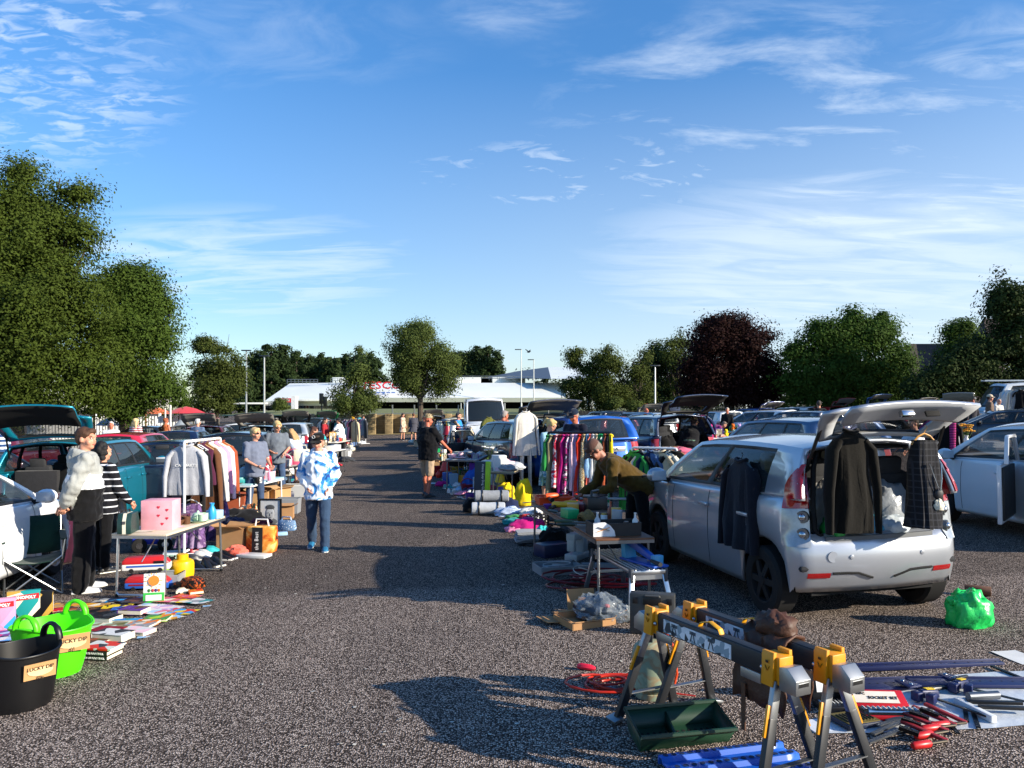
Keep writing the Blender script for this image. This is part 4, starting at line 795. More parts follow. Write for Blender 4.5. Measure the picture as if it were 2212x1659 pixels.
fleet('white hatchback three quarter rear with goods in front of it', 1640, 35, 128, 'hatch', '#e0e2e4', met=0)
fleet('white car standing behind the white hatchback', 1703, 50, 128, 'hatch', '#d5d8da', met=0)
fleet('blue car with raised boot lid under the purple beech', 1618, 48, 112, 'hatch', '#1f3f86', boot=105, drop_lower=.36)
fleet('dark navy car with open door and visible steering wheel', 1722, 30, 118, 'hatch', '#1a2036')
fleet('royal blue car behind the man in black near the raised hatch', 1778, 34, 116, 'small', '#1f2f6e')
fleet('small red car with a raised red boot lid below the green tree', 1772, 49, 108, 'hatch', '#b3141f', boot=112, drop_lower=.36)
fleet('dark car under a blue raised boot lid below the green tree', 1854, 46, 105, 'small', '#255d9c', boot=108, drop_lower=.36, dz=.1)
fleet('black car with raised boot lid in front of the far white van', 1934, 44, 105, 'hatch', '#17181a', boot=106, drop_lower=.36)
fleet('white panel van far away before the dark bushes', 1958, 58, 165, 'van', '#cfd4da', cat='van', name='parked_van', met=0)
fleet('grey car with a pale framed boot lid raised near the van', 2068, 36, 62, 'hatch', '#7b7f83', boot=118, drop_lower=.36, cavity='#90958f')
fleet('white van with a roof ladder and side door full of clothes', 2215, 37, 172, 'van', '#dfe3e6', cat='van', name='parked_van', met=0, sc=1.02)
fleet('black off roader with square roof behind the red car', 1304, 44, 104, 'suv', '#15171a')
fleet('dark red car behind the roof of the bright blue crossover', 1300, 28, 106, 'hatch', '#7a1a2a')
fleet('black car with raised boot lid close to the black fence', 1370, 41, 106, 'hatch', '#121315', boot=108, drop_lower=.36)
fleet('silver car right of the stooping bald man', 1398, 37, 110, 'hatch', '#a9b2bd')
fleet('black saloon with orange tail lamp at the far right edge', 2240, 33, 160, 'saloon', '#15161a')
mb = MB(mat('#c9ccd0', .3, .6)); mb.box((BI['xr']-.03, 0, .93), (.03, .9, .11)); mb.build('badge_bar', bluec, .01); text('DACIA', .085, mat('#23262a', .5), bluec, (BI['xr']-.048, -.1, .93), (90, 0, -90), sx=1.5)
# ---------------------------------------------------------------- people
DG = bpy.context.evaluated_depsgraph_get
def fuse(mb, name, parent, vox=.014, it=5, wr=0, zone=None, extra=None, seed=0, fq=9):
    """weld overlapping rounded forms into ONE continuous skin; zone(p) picks the material"""
    o = mb.build(name, None, 0, 180); md = o.modifiers.new('r', 'REMESH'); md.mode = 'VOXEL'; md.voxel_size = vox; s = o.modifiers.new('s', 'SMOOTH'); s.factor = .6; s.iterations = it
    dg = DG(); dg.update(); me = bpy.data.meshes.new_from_object(o.evaluated_get(dg)); old = o.data; o.modifiers.clear(); o.data = me; me.name = name; bpy.data.meshes.remove(old)
    if wr:
        off = V((seed*3.1, seed, seed*1.7)); co = [v.co.copy() for v in me.vertices]; nr = [v.normal.copy() for v in me.vertices]
        for v, c, q in zip(me.vertices, co, nr): v.co = c+q*wr*(noise.noise(V((c.x*fq, c.y*fq, c.z*fq*1.5))+off)+.6*noise.noise(V((c.x*fq*2.2, c.y*fq*2.2, c.z*fq*1.2))-off))
    me.materials.clear()
    for m in mb.mats: me.materials.append(m)
    if zone:
        for p in me.polygons: p.material_index = zone(p.center)
    if extra and extra.v:
        bm = bmesh.new(); bm.from_mesh(me); k = len(mb.mats)
        for m in extra.mats: me.materials.append(m)
        vs = [bm.verts.new(p) for p in extra.v]
        for f, m in zip(extra.f, extra.mi):
            try: q = bm.faces.new([vs[i] for i in f]); q.material_index = m+k
            except ValueError: pass
        bmesh.ops.recalc_face_normals(bm, faces=bm.faces); bm.to_mesh(me); bm.free()
    me.polygons.foreach_set('use_smooth', [True]*len(me.polygons)); o.parent = parent; return o
def dr(fwd, out, s): f, o = R(fwd), R(out); return V((math.sin(o)*s, -math.sin(f)*math.cos(o), -math.cos(f)*math.cos(o)))
HAIRS = {}
def limb(mb, pts, rs, n=10):
    mb.tube(pts, rs, n)
    for p, r in zip(pts, rs): mb.ball(p, r*.99, n, 6)
STAND = dict(legs=((( 3, 3), (0, 2)), ((-3, 3), (-4, 2))))
def person(label, pos, h, rz, arms=(((5, 10), (15, 4)), ((5, 10), (15, 4))), legs=STAND['legs'], lean=0, side=0, head=(0, 0), top='#222226', sleeve='long', bottom='#1b1c20', leg='long', shoe='#1c1c1e', sole='#d8d6d0', hair='#3a2618', style='short', fat=1, skin=None, cap=None, brim=None, glasses=False, hood=None, zone=None, topmats=None, skirt=None, vox=None, loose=1, fing=35, group=None, beard=None, near=False, collar=None, baggy=1):
    """pose: arms/legs = (left, right) of ((forward, outward), (forward, outward)) in degrees for the upper and lower bone; local front is -Y"""
    t = thing('person', label, 'person', pos, rz, group, h/1.76); sk = skin or SKIN; vox = vox or (.013 if near else .02); C0 = V((0, 0, 0)); L, S_ = R(lean), R(side)
    up = V((math.sin(S_), -math.sin(L)*math.cos(S_), math.cos(L)*math.cos(S_))).normalized(); ex = V((math.cos(S_), 0, -math.sin(S_))); ey = up.cross(ex).normalized()
    at_ = lambda z, x=0, y=0: C0+up*z+ex*x-ey*y   # y>0 : towards the front
    if ey.y < 0: ey = -ey
    sh = [at_(.48, s*.185*min(1.1, fat), 0) for s in (1, -1)]; hp = [V((s*.09, 0, -.03)) for s in (1, -1)]
    J = {}
    for i, s in enumerate((1, -1)):
        a, b = arms[i]; e = sh[i]+dr(a[0], a[1], s)*.29; w = e+dr(b[0], b[1], s)*.25; J['a', i] = (sh[i], e, w, dr(b[0], b[1], s))
        a, b = legs[i]; k = hp[i]+dr(a[0], a[1], s)*.425; an = k+dr(b[0], b[1], s)*.415; J['l', i] = (hp[i], k, an)
    dz = -min(J['l', i][2].z for i in (0, 1))+.075
    mv = lambda p: p+V((0, 0, dz))
    for k in list(J): J[k] = tuple(mv(p) if j < 3 else p for j, p in enumerate(J[k]))
    C0 = C0+V((0, 0, dz)); sh = [mv(p) for p in sh]; hp = [mv(p) for p in hp]
    # head
    hy, hpit = head; nb = at_(.545); hd = (Euler((R(hpit), 0, R(hy))).to_matrix()); base = M(((ex.x, ey.x, up.x), (ex.y, ey.y, up.y), (ex.z, ey.z, up.z))); tilt = Euler((-L*.55, 0, 0)).to_matrix() if lean else M.Identity(3)
    hu = (base @ tilt @ hd); hc = nb+(base @ tilt) @ V((0, -.015, .155)) if not hpit else nb+(base @ tilt @ Euler((R(hpit*.6), 0, 0)).to_matrix()) @ V((0, -.02, .155))
    HP = lambda x, y, z: hc+hu @ V((x, y, z))
    body = MB(sk); ex_ = MB(sk)
    def hball(c, r, m=body, n=12): 
        q = MB(); q.ball((0, 0, 0), r, n, 8); m.add([HP(*(V(c)+p)) for p in q.v], q.f)
    hball((0, .012, .03), (.074, .095, .09)); hball((0, -.022, -.035), (.06, .07, .085)); hball((0, -.055, -.085), (.034, .032, .03)); hball((0, -.096, -.02), (.014, .018, .026)); hball((0, -.085, .03), (.05, .022, .018))
    for s in (1, -1): hball((s*.076, .01, -.01), (.012, .022, .032)); hball((s*.04, -.055, -.035), (.03, .03, .03))
    limb(body, [nb-up*.05, hc+hu @ V((0, .02, -.06))], [.062, .052])
    # chest core under the clothes keeps the body one piece
    limb(body, [at_(.42), nb-up*.03], [.07, .06]); 
    for i in (0, 1):
        s, e, w, d = J['a', i]; sd = (1, -1)[i]
        limb(body, [at_(.44, 0), s, e, w], [.06, .045, .042, .028] if sleeve != 'none' else [.06, .055, .045, .028])
        # hand: palm, four curled fingers of unequal length, thumb from the side of the palm
        n = d.cross(V((0, 1, .2))).normalized() if abs(d.y) < .9 else d.cross(V((0, 0, 1))).normalized(); n = n if n.length else V((1, 0, 0)); wdir = d.cross(n).normalized()
        if near or True:
            pc = w+d*.045; body.ball(pc, (.026, .026, .03), 8, 6); body.tube([w, w+d*.085], [.026, .034], 8, True, .6)
            cv = R(fing)
            for q in range(4):
                o = (q-1.5)*.019; ln = (.058, .068, .064, .05)[q]; p0 = w+d*.082+wdir*o; p1 = p0+(d*math.cos(cv*.5)+n*math.sin(cv*.5))*ln*.55; p2 = p1+(d*math.cos(cv*1.5)+n*math.sin(cv*1.5))*ln*.55; ex_.tube([p0-d*.015, p0, p1, p2], [.0095, .0095, .0088, .0066], 6)
            p0 = w+d*.03+wdir*.03; ex_.tube([p0, p0+(d*.6+wdir*.6+n*.4)*.04, p0+(d*.9+wdir*.3+n*.5)*.066], [.012, .0105, .008], 6)
    for i in (0, 1):
        a, k, an = J['l', i]; limb(body, [C0, a, k, an], [.07, .075 if leg != 'long' else .06, .052, .036]); 
        if leg != 'long': body.ball(k.lerp(an, .3)+V((0, .015, 0)), (.048, .05, .09))
    # features of the face
    ex_.use(mat('#e9e4dc', .4)); hq = lambda c, r, m: hball(c, r, m, 8)
    for s in (1, -1): ex_.use(mat('#e9e4dc', .4)); hq((s*.031, -.085, .008), (.012, .008, .007), ex_); ex_.use(mat('#1f1512', .3)); hq((s*.031, -.0905, .008), (.006, .004, .006), ex_); ex_.use(mat(hair, .9)); hq((s*.032, -.088, .028), (.019, .008, .004), ex_)
    ex_.use(mat('#a85a50', .5)); hq((0, -.088, -.06), (.022, .008, .006), ex_)
    if beard: ex_.use(mat(beard, .95)); hball((0, -.05, -.085), (.05, .048, .035), ex_); hball((0, -.088, -.05), (.026, .008, .006), ex_)
    fuse(body, 'body', t, vox*.8, 3, 0, None, ex_)
    # clothes
    if top:
        tm = topmats or [cloth(top)]; mb = MB(tm[0])
        for m in tm[1:]: mb.use(m)
        lf = .012+.016*loose; rings = []
        for z, a, b, y in ((-.10-.04*loose, .170, .122, 0), (.0, .168, .122, 0), (.13, .152*(.5+.5*fat), .112*fat, .012*(fat-1)*10), (.25, .165*(.6+.4*fat), .120*fat**.8, 0), (.37, .180, .118, .005), (.46, .172, .098, 0), (.52, .115, .078, 0), (.555, .07, .066, 0)):
            rings.append([at_(z)+ex*math.cos(q*math.pi/8)*(a*fat**.5+lf)+ey*(math.sin(q*math.pi/8)*(b*fat**.5+lf)-y) for q in range(16)])
        mb.loft(rings); cut = {'long': 1, 'short': .62, 'none': 0}[sleeve]
        for i in (0, 1):
            s, e, w, d = J['a', i]; lo = .012*loose
            if sleeve == 'long': limb(mb, [at_(.45, (1, -1)[i]*.08), s, e, e.lerp(w, .55), w-d*.015], [.075, .066+lo, .054+lo, .048+lo, .040+lo*.7])
            elif sleeve == 'short': limb(mb, [at_(.45, (1, -1)[i]*.08), s, s.lerp(e, .72)], [.075, .068+lo, .062+lo])
        if collar: mb.tube([at_(.53)+ex*math.cos(q*math.pi/6)*.085+ey*math.sin(q*math.pi/6)*.08 for q in range(12)], .02, 6, closed=True)
        zf = None
        if zone:
            def zf(p):
                q = p-C0; ca = min(min((p-(J['a', i][k]+(J['a', i][k+1]-J['a', i][k])*max(0, min(1, (p-J['a', i][k]).dot(J['a', i][k+1]-J['a', i][k])/(J['a', i][k+1]-J['a', i][k]).length_squared)))).length for k in (0, 1)) for i in (0, 1))
                return zone(q.dot(ex), -q.dot(ey), q.dot(up), ca < .085 and abs(q.dot(ex)) > .13)
        fuse(mb, 'top', t, vox, 4, .011*loose, zf, None, len(LABELS), 11)
    if hood:
        mb = MB(cloth(hood)); 
        for q in range(9): a = math.pi*(q/8)-0; c = at_(.53, .085*math.cos(a), -.03-.085*math.sin(a)); mb.ball(c, (.045, .05, .06+.02*math.sin(a)), 10, 7)
        mb.ball(at_(.47, 0, -.125), (.09, .05, .10), 12, 8); fuse(mb, 'hood', t, vox, 3, .01, None, None, 4, 14)
    if skirt:
        sm, z1, w1 = skirt; mb = MB(sm); rows = []
        for z, w in ((C0.z+.14, .155), (C0.z+.0, .185), ((C0.z+z1)/2, .185+(w1-.185)*.5), (z1, w1)):
            rows.append([V((math.cos(q*math.pi/20)*(w+(.012*math.cos(q*1.9) if w > .186 else 0)), math.sin(q*math.pi/20)*(w*.78+(.012*math.cos(q*1.9) if w > .186 else 0)), z)) for q in range(40)])
        mb.grid(rows, True); mb.build('skirt', t, 0, 60)
    elif bottom:
        mb = MB(bottom if not isinstance(bottom, str) else cloth(bottom)); mb.loft([[V((math.cos(q*math.pi/8)*a*fat**.5, math.sin(q*math.pi/8)*b*fat**.5, C0.z+z)) for q in range(16)] for z, a, b in ((-.12, .165, .12), (-.03, .175, .128), (.06, .165, .12), (.12, .158, .114))])
        for i in (0, 1):
            a, k, an = J['l', i]; 
            if leg == 'long': limb(mb, [a, a.lerp(k, .5), k, k.lerp(an, .5), an+V((0, 0, -.01))], [.098, .088*baggy, .07*baggy, .066*baggy**1.5, .06*baggy**1.5])
            else: limb(mb, [a, a.lerp(k, .5), a.lerp(k, {'short': .95, 'mini': .45}[leg])], [.102, .098, .092 if leg == 'short' else .09])
        fuse(mb, 'trousers' if leg == 'long' else 'shorts', t, vox, 3, .009, None, None, 7, 10)
    for i in (0, 1):
        a, k, an = J['l', i]; mb = MB(plastic(shoe) if isinstance(shoe, str) else shoe); q = (an-k).normalized(); yaw = .12*(1, -1)[i]; pit = max(0, -legs[i][1][0]-8)*.6
        mb.X = M.Translation(an) @ Euler((R(pit), 0, yaw)).to_matrix().to_4x4(); mb.loft([[(x*w, y, -.075+z) for x, z in ((-1, .012), (-1, hh*.6), (-.55, hh), (.55, hh), (1, hh*.6), (1, .012))] for y, w, hh in ((.075, .03, .07), (.05, .04, .1), (.0, .043, .1), (-.07, .044, .07), (-.13, .047, .055), (-.18, .04, .045), (-.2, .02, .03))]); mb.use(plastic(sole)); mb.loft([[(x*w, y, -.075+z) for x, z in ((-1, 0), (-1, .022), (1, .022), (1, 0))] for y, w in ((.08, .034), (.0, .047), (-.13, .051), (-.19, .042), (-.21, .02))]); mb.build('shoe', t, .004, 50)
    hm = mat(hair, .75, 0, .25, 60, .5, 90, stretch=(1, 1, .3))
    if style != 'bald':
        mb = MB(hm); hb = lambda c, r: hball(c, r, mb)
        hb((0, .03, .055), (.083, .092, .078)); hb((0, .055, .01), (.078, .062, .085))
        if style == 'short': hb((0, -.04, .098), (.062, .05, .03)); hb((.05, .03, .03), (.034, .06, .06)); hb((-.05, .03, .03), (.034, .06, .06))
        if style == 'fringe': hb((.01, -.055, .085), (.068, .042, .034)); hb((.052, .0, .05), (.034, .07, .05)); hb((-.052, .0, .05), (.034, .07, .05))
        if style in ('long', 'pony', 'bun'): hb((.055, -.005, .04), (.03, .07, .06)); hb((-.055, -.005, .04), (.03, .07, .06)); hb((0, -.045, .095), (.055, .045, .026))
        if style == 'long':
            for x in (-.075, -.045, 0, .045, .075): mb.tube([HP(x, .055, .03), HP(x*1.1, .085, -.1), HP(x*1.15, .09, -.24), HP(x*1.1, .08, -.34)], [.04, .042, .036, .012], 8)
        if style == 'pony': mb.tube([HP(0, .1, .08), HP(0, .16, .07), HP(0, .17, -.04), HP(0, .15, -.14)], [.025, .034, .03, .01], 8)
        if style == 'bun': mb.ball(HP(0, .1, .06), .045, 10, 8)
        if style == 'curly':
            rr = random.Random(5)
            for q in range(46): a, b = rr.random()*6.3, rr.uniform(-.3, 1.5); hb((.095*math.cos(a)*math.cos(b), .045+.095*abs(math.sin(a))*math.cos(b)-.03, .03+.1*math.sin(b)-(.1*rr.random() if q % 2 else 0)), (.035, .035, .035))
        fuse(mb, 'hair', t, .013 if near else .018, 2, .007, None, None, 3, 26)
    if cap:
        mb = MB(cap if not isinstance(cap, str) else cloth(cap)); prof = [(1.0, 0), (1.0, .25), (.93, .55), (.72, .82), (.4, .96), (0, 1)]; vs = []
        rings = [[HP(math.cos(a*math.pi/8)*.09*r, .015+math.sin(a*math.pi/8)*.108*r, .045+.10*z) for a in range(16)] for r, z in prof[:-1]]+[[HP(0, .015, .145)]*16]
        mb.grid(rings, True)
        if brim != 'none': mb.use(mb.mats[0] if not brim else cloth(brim)); bb = -1; mb.grid([[HP(x, -.075-d*(1-(x/.1)**2*.75), .052-.02*d/.08-abs(x)*.12) for x in (-.085, -.06, -.03, 0, .03, .06, .085)] for d in (0, .04, .085)]); mb.grid([[HP(x, -.075-d*(1-(x/.1)**2*.75), .046-.02*d/.08-abs(x)*.12) for x in (-.085, -.06, -.03, 0, .03, .06, .085)] for d in (0, .04, .085)])
        mb.build('cap', t, 0, 60)
    if glasses:
        mb = MB(mat('#08080a', .1))
        for s in (1, -1): hball((s*.034, -.093, .008), (.026, .008, .018), mb); mb.tube([HP(s*.058, -.085, .012), HP(s*.078, 0, .01)], .004, 5)
        mb.build('sunglasses', t)
    person.J = J; person.C0 = C0; person.HP = HP; person.at = at_; person.up = up
    return t
def pf(px, foot, top): p = g(px, foot); return p, (foot-top)*p.y/F
def pt(px, Y, top): p = at(px, Y); return p, zat(top, Y)-p.z
# the hooded teenager with his hands clasped behind his back
ps, h = pf(183, 1276, 925)
hood = person('teenager in a grey white and black hooded jacket, hands behind his back', ps, h, 122, arms=(((-24, 14), (-20, -22)), ((-24, 14), (-20, -26))), head=(-38, 0), topmats=[cloth('#9a9c98'), cloth('#e6e8ec'), cloth('#101012')], zone=lambda x, y, z, arm: 0 if arm else (2 if z < .17 else 1 if z < .33 else 0), hood='#9a9c98', bottom='#0d0d10', shoe='#bcbdc0', hair='#4a2f1d', style='fringe', near=True, loose=1.8, baggy=1.28, fat=1.12)
ps, h = pf(247, 1246, 955)
person('person with black curly hair in a striped black top behind the pink box', ps+V((-.30, .3, 0)), h*.98, 150, top='#14151c', topmats=[pattern('stripes', ['#12131a', '#12131a', '#12131a', '#12131a', '#12131a', '#12131a', '#12131a', '#12131a', '#12131a', '#c9ccd2'], 3.3)], bottom='#0e0e11', shoe='#202022', sole='#e6e1d6', hair='#0c0a0a', style='curly', near=True, fat=1.35, arms=(((12, 12), (40, 4)), ((12, 12), (40, 4))))
# the boy in the lane
ps, h = pf(688, 1187, 935)
BLUEP = bpy.data.materials.new('blue_tie_dye'); BLUEP.use_nodes = True; _t = BLUEP.node_tree; _b = _t.nodes['Principled BSDF']; _b.inputs['Roughness'].default_value = .85
_c = _t.nodes.new('ShaderNodeTexCoord'); _n = _t.nodes.new('ShaderNodeTexNoise'); _n.inputs['Scale'].default_value = 4.2; _n.inputs['Detail'].default_value = 6; _n.inputs['Distortion'].default_value = 1.6; _r = _t.nodes.new('ShaderNodeValToRGB'); _t.links.new(_c.outputs['Object'], _n.inputs['Vector']); _t.links.new(_n.outputs[0], _r.inputs[0]); _t.links.new(_r.outputs[0], _b.inputs['Base Color'])
for _i, (_p, _k) in enumerate(((.0, '#10131f'), (.36, '#16307e'), (.45, '#2d8fd6'), (.52, '#dfe9f4'), (.75, '#eef2f6'))):
    _e = _r.color_ramp.elements[_i] if _i < 2 else _r.color_ramp.elements.new(_p); _e.position = _p; _e.color = lin(_k)+(1,)
person('boy in a blue and white tie dye hoodie and black cap walking up the lane', ps, h, 8, arms=(((-10, 15), (34, -26)), ((-10, 15), (34, -26))), legs=(((16, 2), (-2, 0)), ((-10, 3), (-26, 1))), head=(-14, 14), topmats=[BLUEP], zone=lambda x, y, z, arm: 0, hood='#e4ecf5', bottom='#33465f', shoe='#2c6f95', hair='#3b2a20', style='short', cap='#0e0e10', glasses=True, near=True, baggy=1.1, loose=1.7, skin=mat('#d59a80', .5, 0, .05, 20))
mb = MB(WHITE); q = person.HP; mb.tube([q(-.03+.022*math.cos(a*math.pi/6), -.095+.0, .105+.022*math.sin(a*math.pi/6)) for a in range(12)], .004, 5, closed=True); mb.build('cap_badge', bpy.data.objects[[o.name for o in COL.objects if o.name.startswith('person')][-1]])
# man in the black polo shirt
ps, h = pf(923, 1073, 895)
person('heavy man in black T-shirt, camouflage cap and beige shorts reaching to a table', ps, h, 140, arms=(((10, 8), (8, 4)), ((32, 14), (48, 8))), legs=(((8, 4), (2, 2)), ((-6, 4), (-10, 2))), head=(-18, 8), top='#0d0d11', sleeve='short', bottom='#a08a72', leg='short', shoe='#232325', sole='#2a2a2a', hair='#8d7a6a', style='bald', cap=pattern('noise', ['#5b5140', '#b7a684', '#8c7a5c', '#3f3a2c'], 22), fat=1.35, skin=SKIN_RED, near=True, loose=1.3)
ps, h = pt(551, 14.2, 924)
person('blonde woman in a grey T-shirt and glasses standing behind the white kitchen goods', ps, h, 58, arms=(((8, 10), (62, -22)), ((8, 10), (62, -22))), head=(10, 0), top='#6a7183', sleeve='short', bottom='#3a4a66', hair='#c9a877', style='bun', fat=1.2, glasses=True)
ps, h = pt(598, 17.2, 909)
person('woman in dark sunglasses and grey T-shirt looking down with bowed head', ps, h, 25, arms=(((6, 14), (60, -32)), ((10, 14), (70, -30))), head=(20, 24), top='#666d77', sleeve='short', bottom='#3f5270', hair='#c7a873', style='bun', glasses=True)
ps, h = pf(648, 1066, 922)
person('girl with long hair in pale blue sweatshirt and white shorts leaning over a table', ps, h, -112, lean=24, arms=(((45, 6), (60, 0)), ((40, 8), (60, 0))), legs=(((4, 4), (0, 2)), ((-2, 4), (-4, 2))), head=(0, 16), top='#c3d3e6', bottom='#ececea', leg='mini', hair='#b08a5e', style='long', shoe='#e8e6e2', fat=.95)
ps, h = pt(676, 20, 922)
person('brown haired woman half hidden behind the boy in the lane', ps, h, 100, head=(0, 12), top='#3c3237', hair='#4a2a1e', style='long')
ps, h = pf(738, 988, 903)
person('man in a white patterned shirt and black trousers leaning to a clothes stall', ps, h, -100, lean=14, arms=(((38, 6), (55, 0)), ((30, 8), (50, 0))), top='#eeeeee', topmats=[pattern('dots', ['#23262e', '#eceef0', '#eceef0'], 9)], sleeve='short', bottom='#15161a', hair='#2b2320', style='short', fat=1.2, cap='#22262b', brim='none')
ps, h = pt(870, 50, 893)
person('far woman in a beige print dress by the stone wall', ps, h, 70, top='#b39a85', topmats=[pattern('noise', ['#8f6f5c', '#d3c2ae', '#b08f78'], 9)], hair='#2a1c18', style='long', skirt=(pattern('noise', ['#8f6f5c', '#d3c2ae', '#b08f78'], 9), .55, .26))
ps, h = pt(893, 47, 893)
person('far woman in a loose dark grey cape with bare legs', ps, h, 190, top='#4a4a52', hair='#5a3520', style='bun', skirt=(cloth('#4a4a52'), .62, .34), leg='short', bottom=None, fat=1.2)
ps, h = pt(911, 31, 895)
person('bald man in dark clothes partly hidden by the man in the black T-shirt', ps, h, 150, lean=18, top='#23252c', style='bald', skin=SKIN_RED)
ps, h = pt(990, 29, 892)
person('man in a bright blue jacket standing behind the far clothes rail', ps, h, 80, top='#2f86d8', hair='#3c3a3a', style='short', collar=True)
ps, h = pt(1070, 20.4, 889)
person('man in a maroon jumper leaning into the open door of the dark green car', ps, h+.08, 128, lean=26, arms=(((30, 6), (55, 0)), ((30, 8), (50, 0))), top='#5b2f3c', style='short', hair='#8f8580', fat=1.25, skin=SKIN_RED)
ps, h = pt(1186, 15.0, 905)
person('blonde woman in a pale blue cardigan and patterned skirt beside the dress rail', ps, h, 52, arms=(((6, 12), (66, -28)), ((12, 12), (70, -24))), head=(10, 26), topmats=[cloth('#8fb6c6'), cloth('#2173b8')], zone=lambda x, y, z, arm: 1 if (abs(x) < .07 and y > .02 and not arm) else 0, hair='#cfae72', style='pony', skirt=(pattern('noise', ['#25485a', '#d6dccd', '#3c7a92', '#6f8a6a', '#1b3040'], 8), .42, .25), leg='short', bottom=None)
ps, h = pt(1243, 15.4, 885)
person('man in a navy cap, glasses and dark jacket bending his head behind the dress rail', ps, h, -38, head=(-6, 22), top='#15192a', cap='#182436', glasses=True, hair='#7c746c', style='short', collar=True, skin=SKIN_RED)
# the stallholder in the olive jumper, bent over his tool table
ps = at(1377, 9.55)
oliv = person('man in an olive jumper and brown cap bent over the tool table', ps, 1.74, -78, lean=55, arms=(((6, 10), (64, -18)), ((12, 8), (60, -12))), legs=(((-6, 4), (-4, 2)), ((6, 4), (0, 2))), head=(0, 24), top='#4c3a15', bottom='#101013', hair='#7a6a5e', style='short', cap='#5a4038', glasses=True, near=True, loose=1.3, fing=70, collar=True, fat=1.05, skin=mat('#a8705a', .55, 0, .08, 18))
ps = at(1490, 19.2)
person('woman in black top, green leggings and cream cap bending into the open boot', ps, 1.68, 150, lean=38, arms=(((50, 8), (60, 0)), ((50, 8), (60, 0))), top='#17171b', bottom='#5e7a68', hair='#3a2a22', style='pony', cap='#d8c79a', fat=1.2)
ps = at(1528, 30)
person('shopper in purple top and white trousers bent double to the ground', ps, 1.7, 78, lean=84, arms=(((12, 4), (8, 0)), ((16, 6), (10, 0))), top='#7c1f63', bottom='#d9d9e0', hair='#6a5a50', style='short')
ps, h = pt(1571, 33, 881)
person('man in black standing by the silver hatchback under the beech', ps, h, -30, top='#141518', style='short', hair='#b3a69a', skin=SKIN_RED)
ps, h = pt(1384, 31, 884)
person('bald man stooping behind the navy estate car', ps, h+.1, 42, lean=24, top='#39434f', style='bald', skin=SKIN_RED)
ps, h = pt(1769, 30.5, 866)
person('man in black with his back turned by the royal blue car', ps, h, 170, top='#15161a', style='short', hair='#3d342e')
ps, h = pt(2138, 33, 853); person('man with cream cap and dark vest near the far roof ladder van', ps, h, 60, top='#6b5a4e', cap='#c9b9a0', style='short')
ps, h = pt(2157, 34, 862); person('bald man in white beside the man in the cream cap', ps, h, 20, top='#d8d2c8', style='bald')
ps, h = pt(2100, 34, 862); person('sunburnt bald man left of the roof ladder van', ps, h, 0, top='#3b3a40', style='bald', skin=SKIN_RED)
ps, h = pt(1986, 15, 903); person('shopper in a white shirt seen behind the raised silver boot lid', ps, h, -80, lean=12, top='#d9dadd', bottom='#3c4654', sleeve='short', hair='#4a3a2e', arms=(((40, 6), (50, 0)), ((36, 6), (48, 0))))
ps, h = pt(240, 26, 911); person('elderly man in a white shirt standing before the white fence', ps, h, 20, top='#d8d9da', hair='#c9c2ba', style='short', skin=SKIN_RED)
ps, h = pt(293, 29, 904); person('blonde woman in a red and white striped top behind the red car', ps, h, 160, top='#c65a5e', topmats=[pattern('stripes', ['#c8555c', '#efdcdc'], 4)], hair='#d3b884', style='long')
ps, h = pt(358, 34, 903); person('bare armed person in orange turned away below the white sign', ps, h, 150, top='#b5643c', sleeve='none', hair='#8a4a2a', style='bun', skin=SKIN_RED)
ps, h = pt(427, 27, 905); person('grey haired woman beside the maroon boot lid', ps, h, 170, top='#5a6c88', hair='#b9b7b4', style='short')
ps, h = pt(6, 18, 912); person('person in a blue striped shirt at the left picture edge', ps, h, 110, top='#2c4878', topmats=[pattern('stripes', ['#24406e', '#c9d2de'], 3)], hair='#7b6a58')
# ---------------------------------------------------------------- sale goods
HUE = dict(red='#b81d24', crimson='#8a1226', scarlet='#d8321f', coral='#e06a58', orange='#e2731d', amber='#d99a2b', mustard='#b8892b', yellow='#e8c81e', cream='#e3d9be', white='#d6d6d3', ivory='#d9d2c0', grey='#8f9296', charcoal='#37393d', black='#111113', silver='#b5b9bd', brown='#5e3d28', tan='#b08a5e', beige='#c9b594', rust='#96482a', olive='#5d5f2c', lime='#9fd02a', green='#2f8a43', emerald='#0f9a5a', mint='#b5d3b8', teal='#1c8a8a', turquoise='#35b3b6', navy='#1a2546', blue='#2a5bb0', azure='#2f9ad6', sky='#9cc3e0', lilac='#b79ac8', purple='#5b2f86', plum='#4c2138', magenta='#c31d78', pink='#e58fb0', blush='#eec6cf', rose='#d2607f', gold='#b8923f', khaki='#8d8362', denim='#4a648c')
def hue(c): return HUE.get(c, c)
def K_box(mb, s, c): mb.box((0, 0, s[2]/2), s)
def K_carton(mb, s, c):
    w, d, h = s; t = .006
    for x in (-1, 1): mb.box((x*(w/2), 0, h/2), (t, d, h)); mb.box((x*(w/2+h*.16), 0, h+.02), (h*.42, d*.96, t), (0, x*-28, 0))
    for y in (-1, 1): mb.box((0, y*(d/2), h/2), (w-t, t, h)); mb.box((0, y*(d/2+h*.14), h+.01), (w*.94, h*.4, t), (y*24, 0, 0))
    mb.box((0, 0, .004), (w, d, t))
def K_crate(mb, s, c):
    w, d, h = s
    for x in (-1, 1): mb.box((x*w/2, 0, h*.5), (.012, d, h), (0, x*4, 0))
    for y in (-1, 1): mb.box((0, y*d/2, h*.5), (w, .012, h), (-y*4, 0, 0))
    mb.box((0, 0, .008), (w, d, .012)); mb.tube([(-w/2, -d/2, h), (w/2, -d/2, h), (w/2, d/2, h), (-w/2, d/2, h)], .012, 6, closed=True)
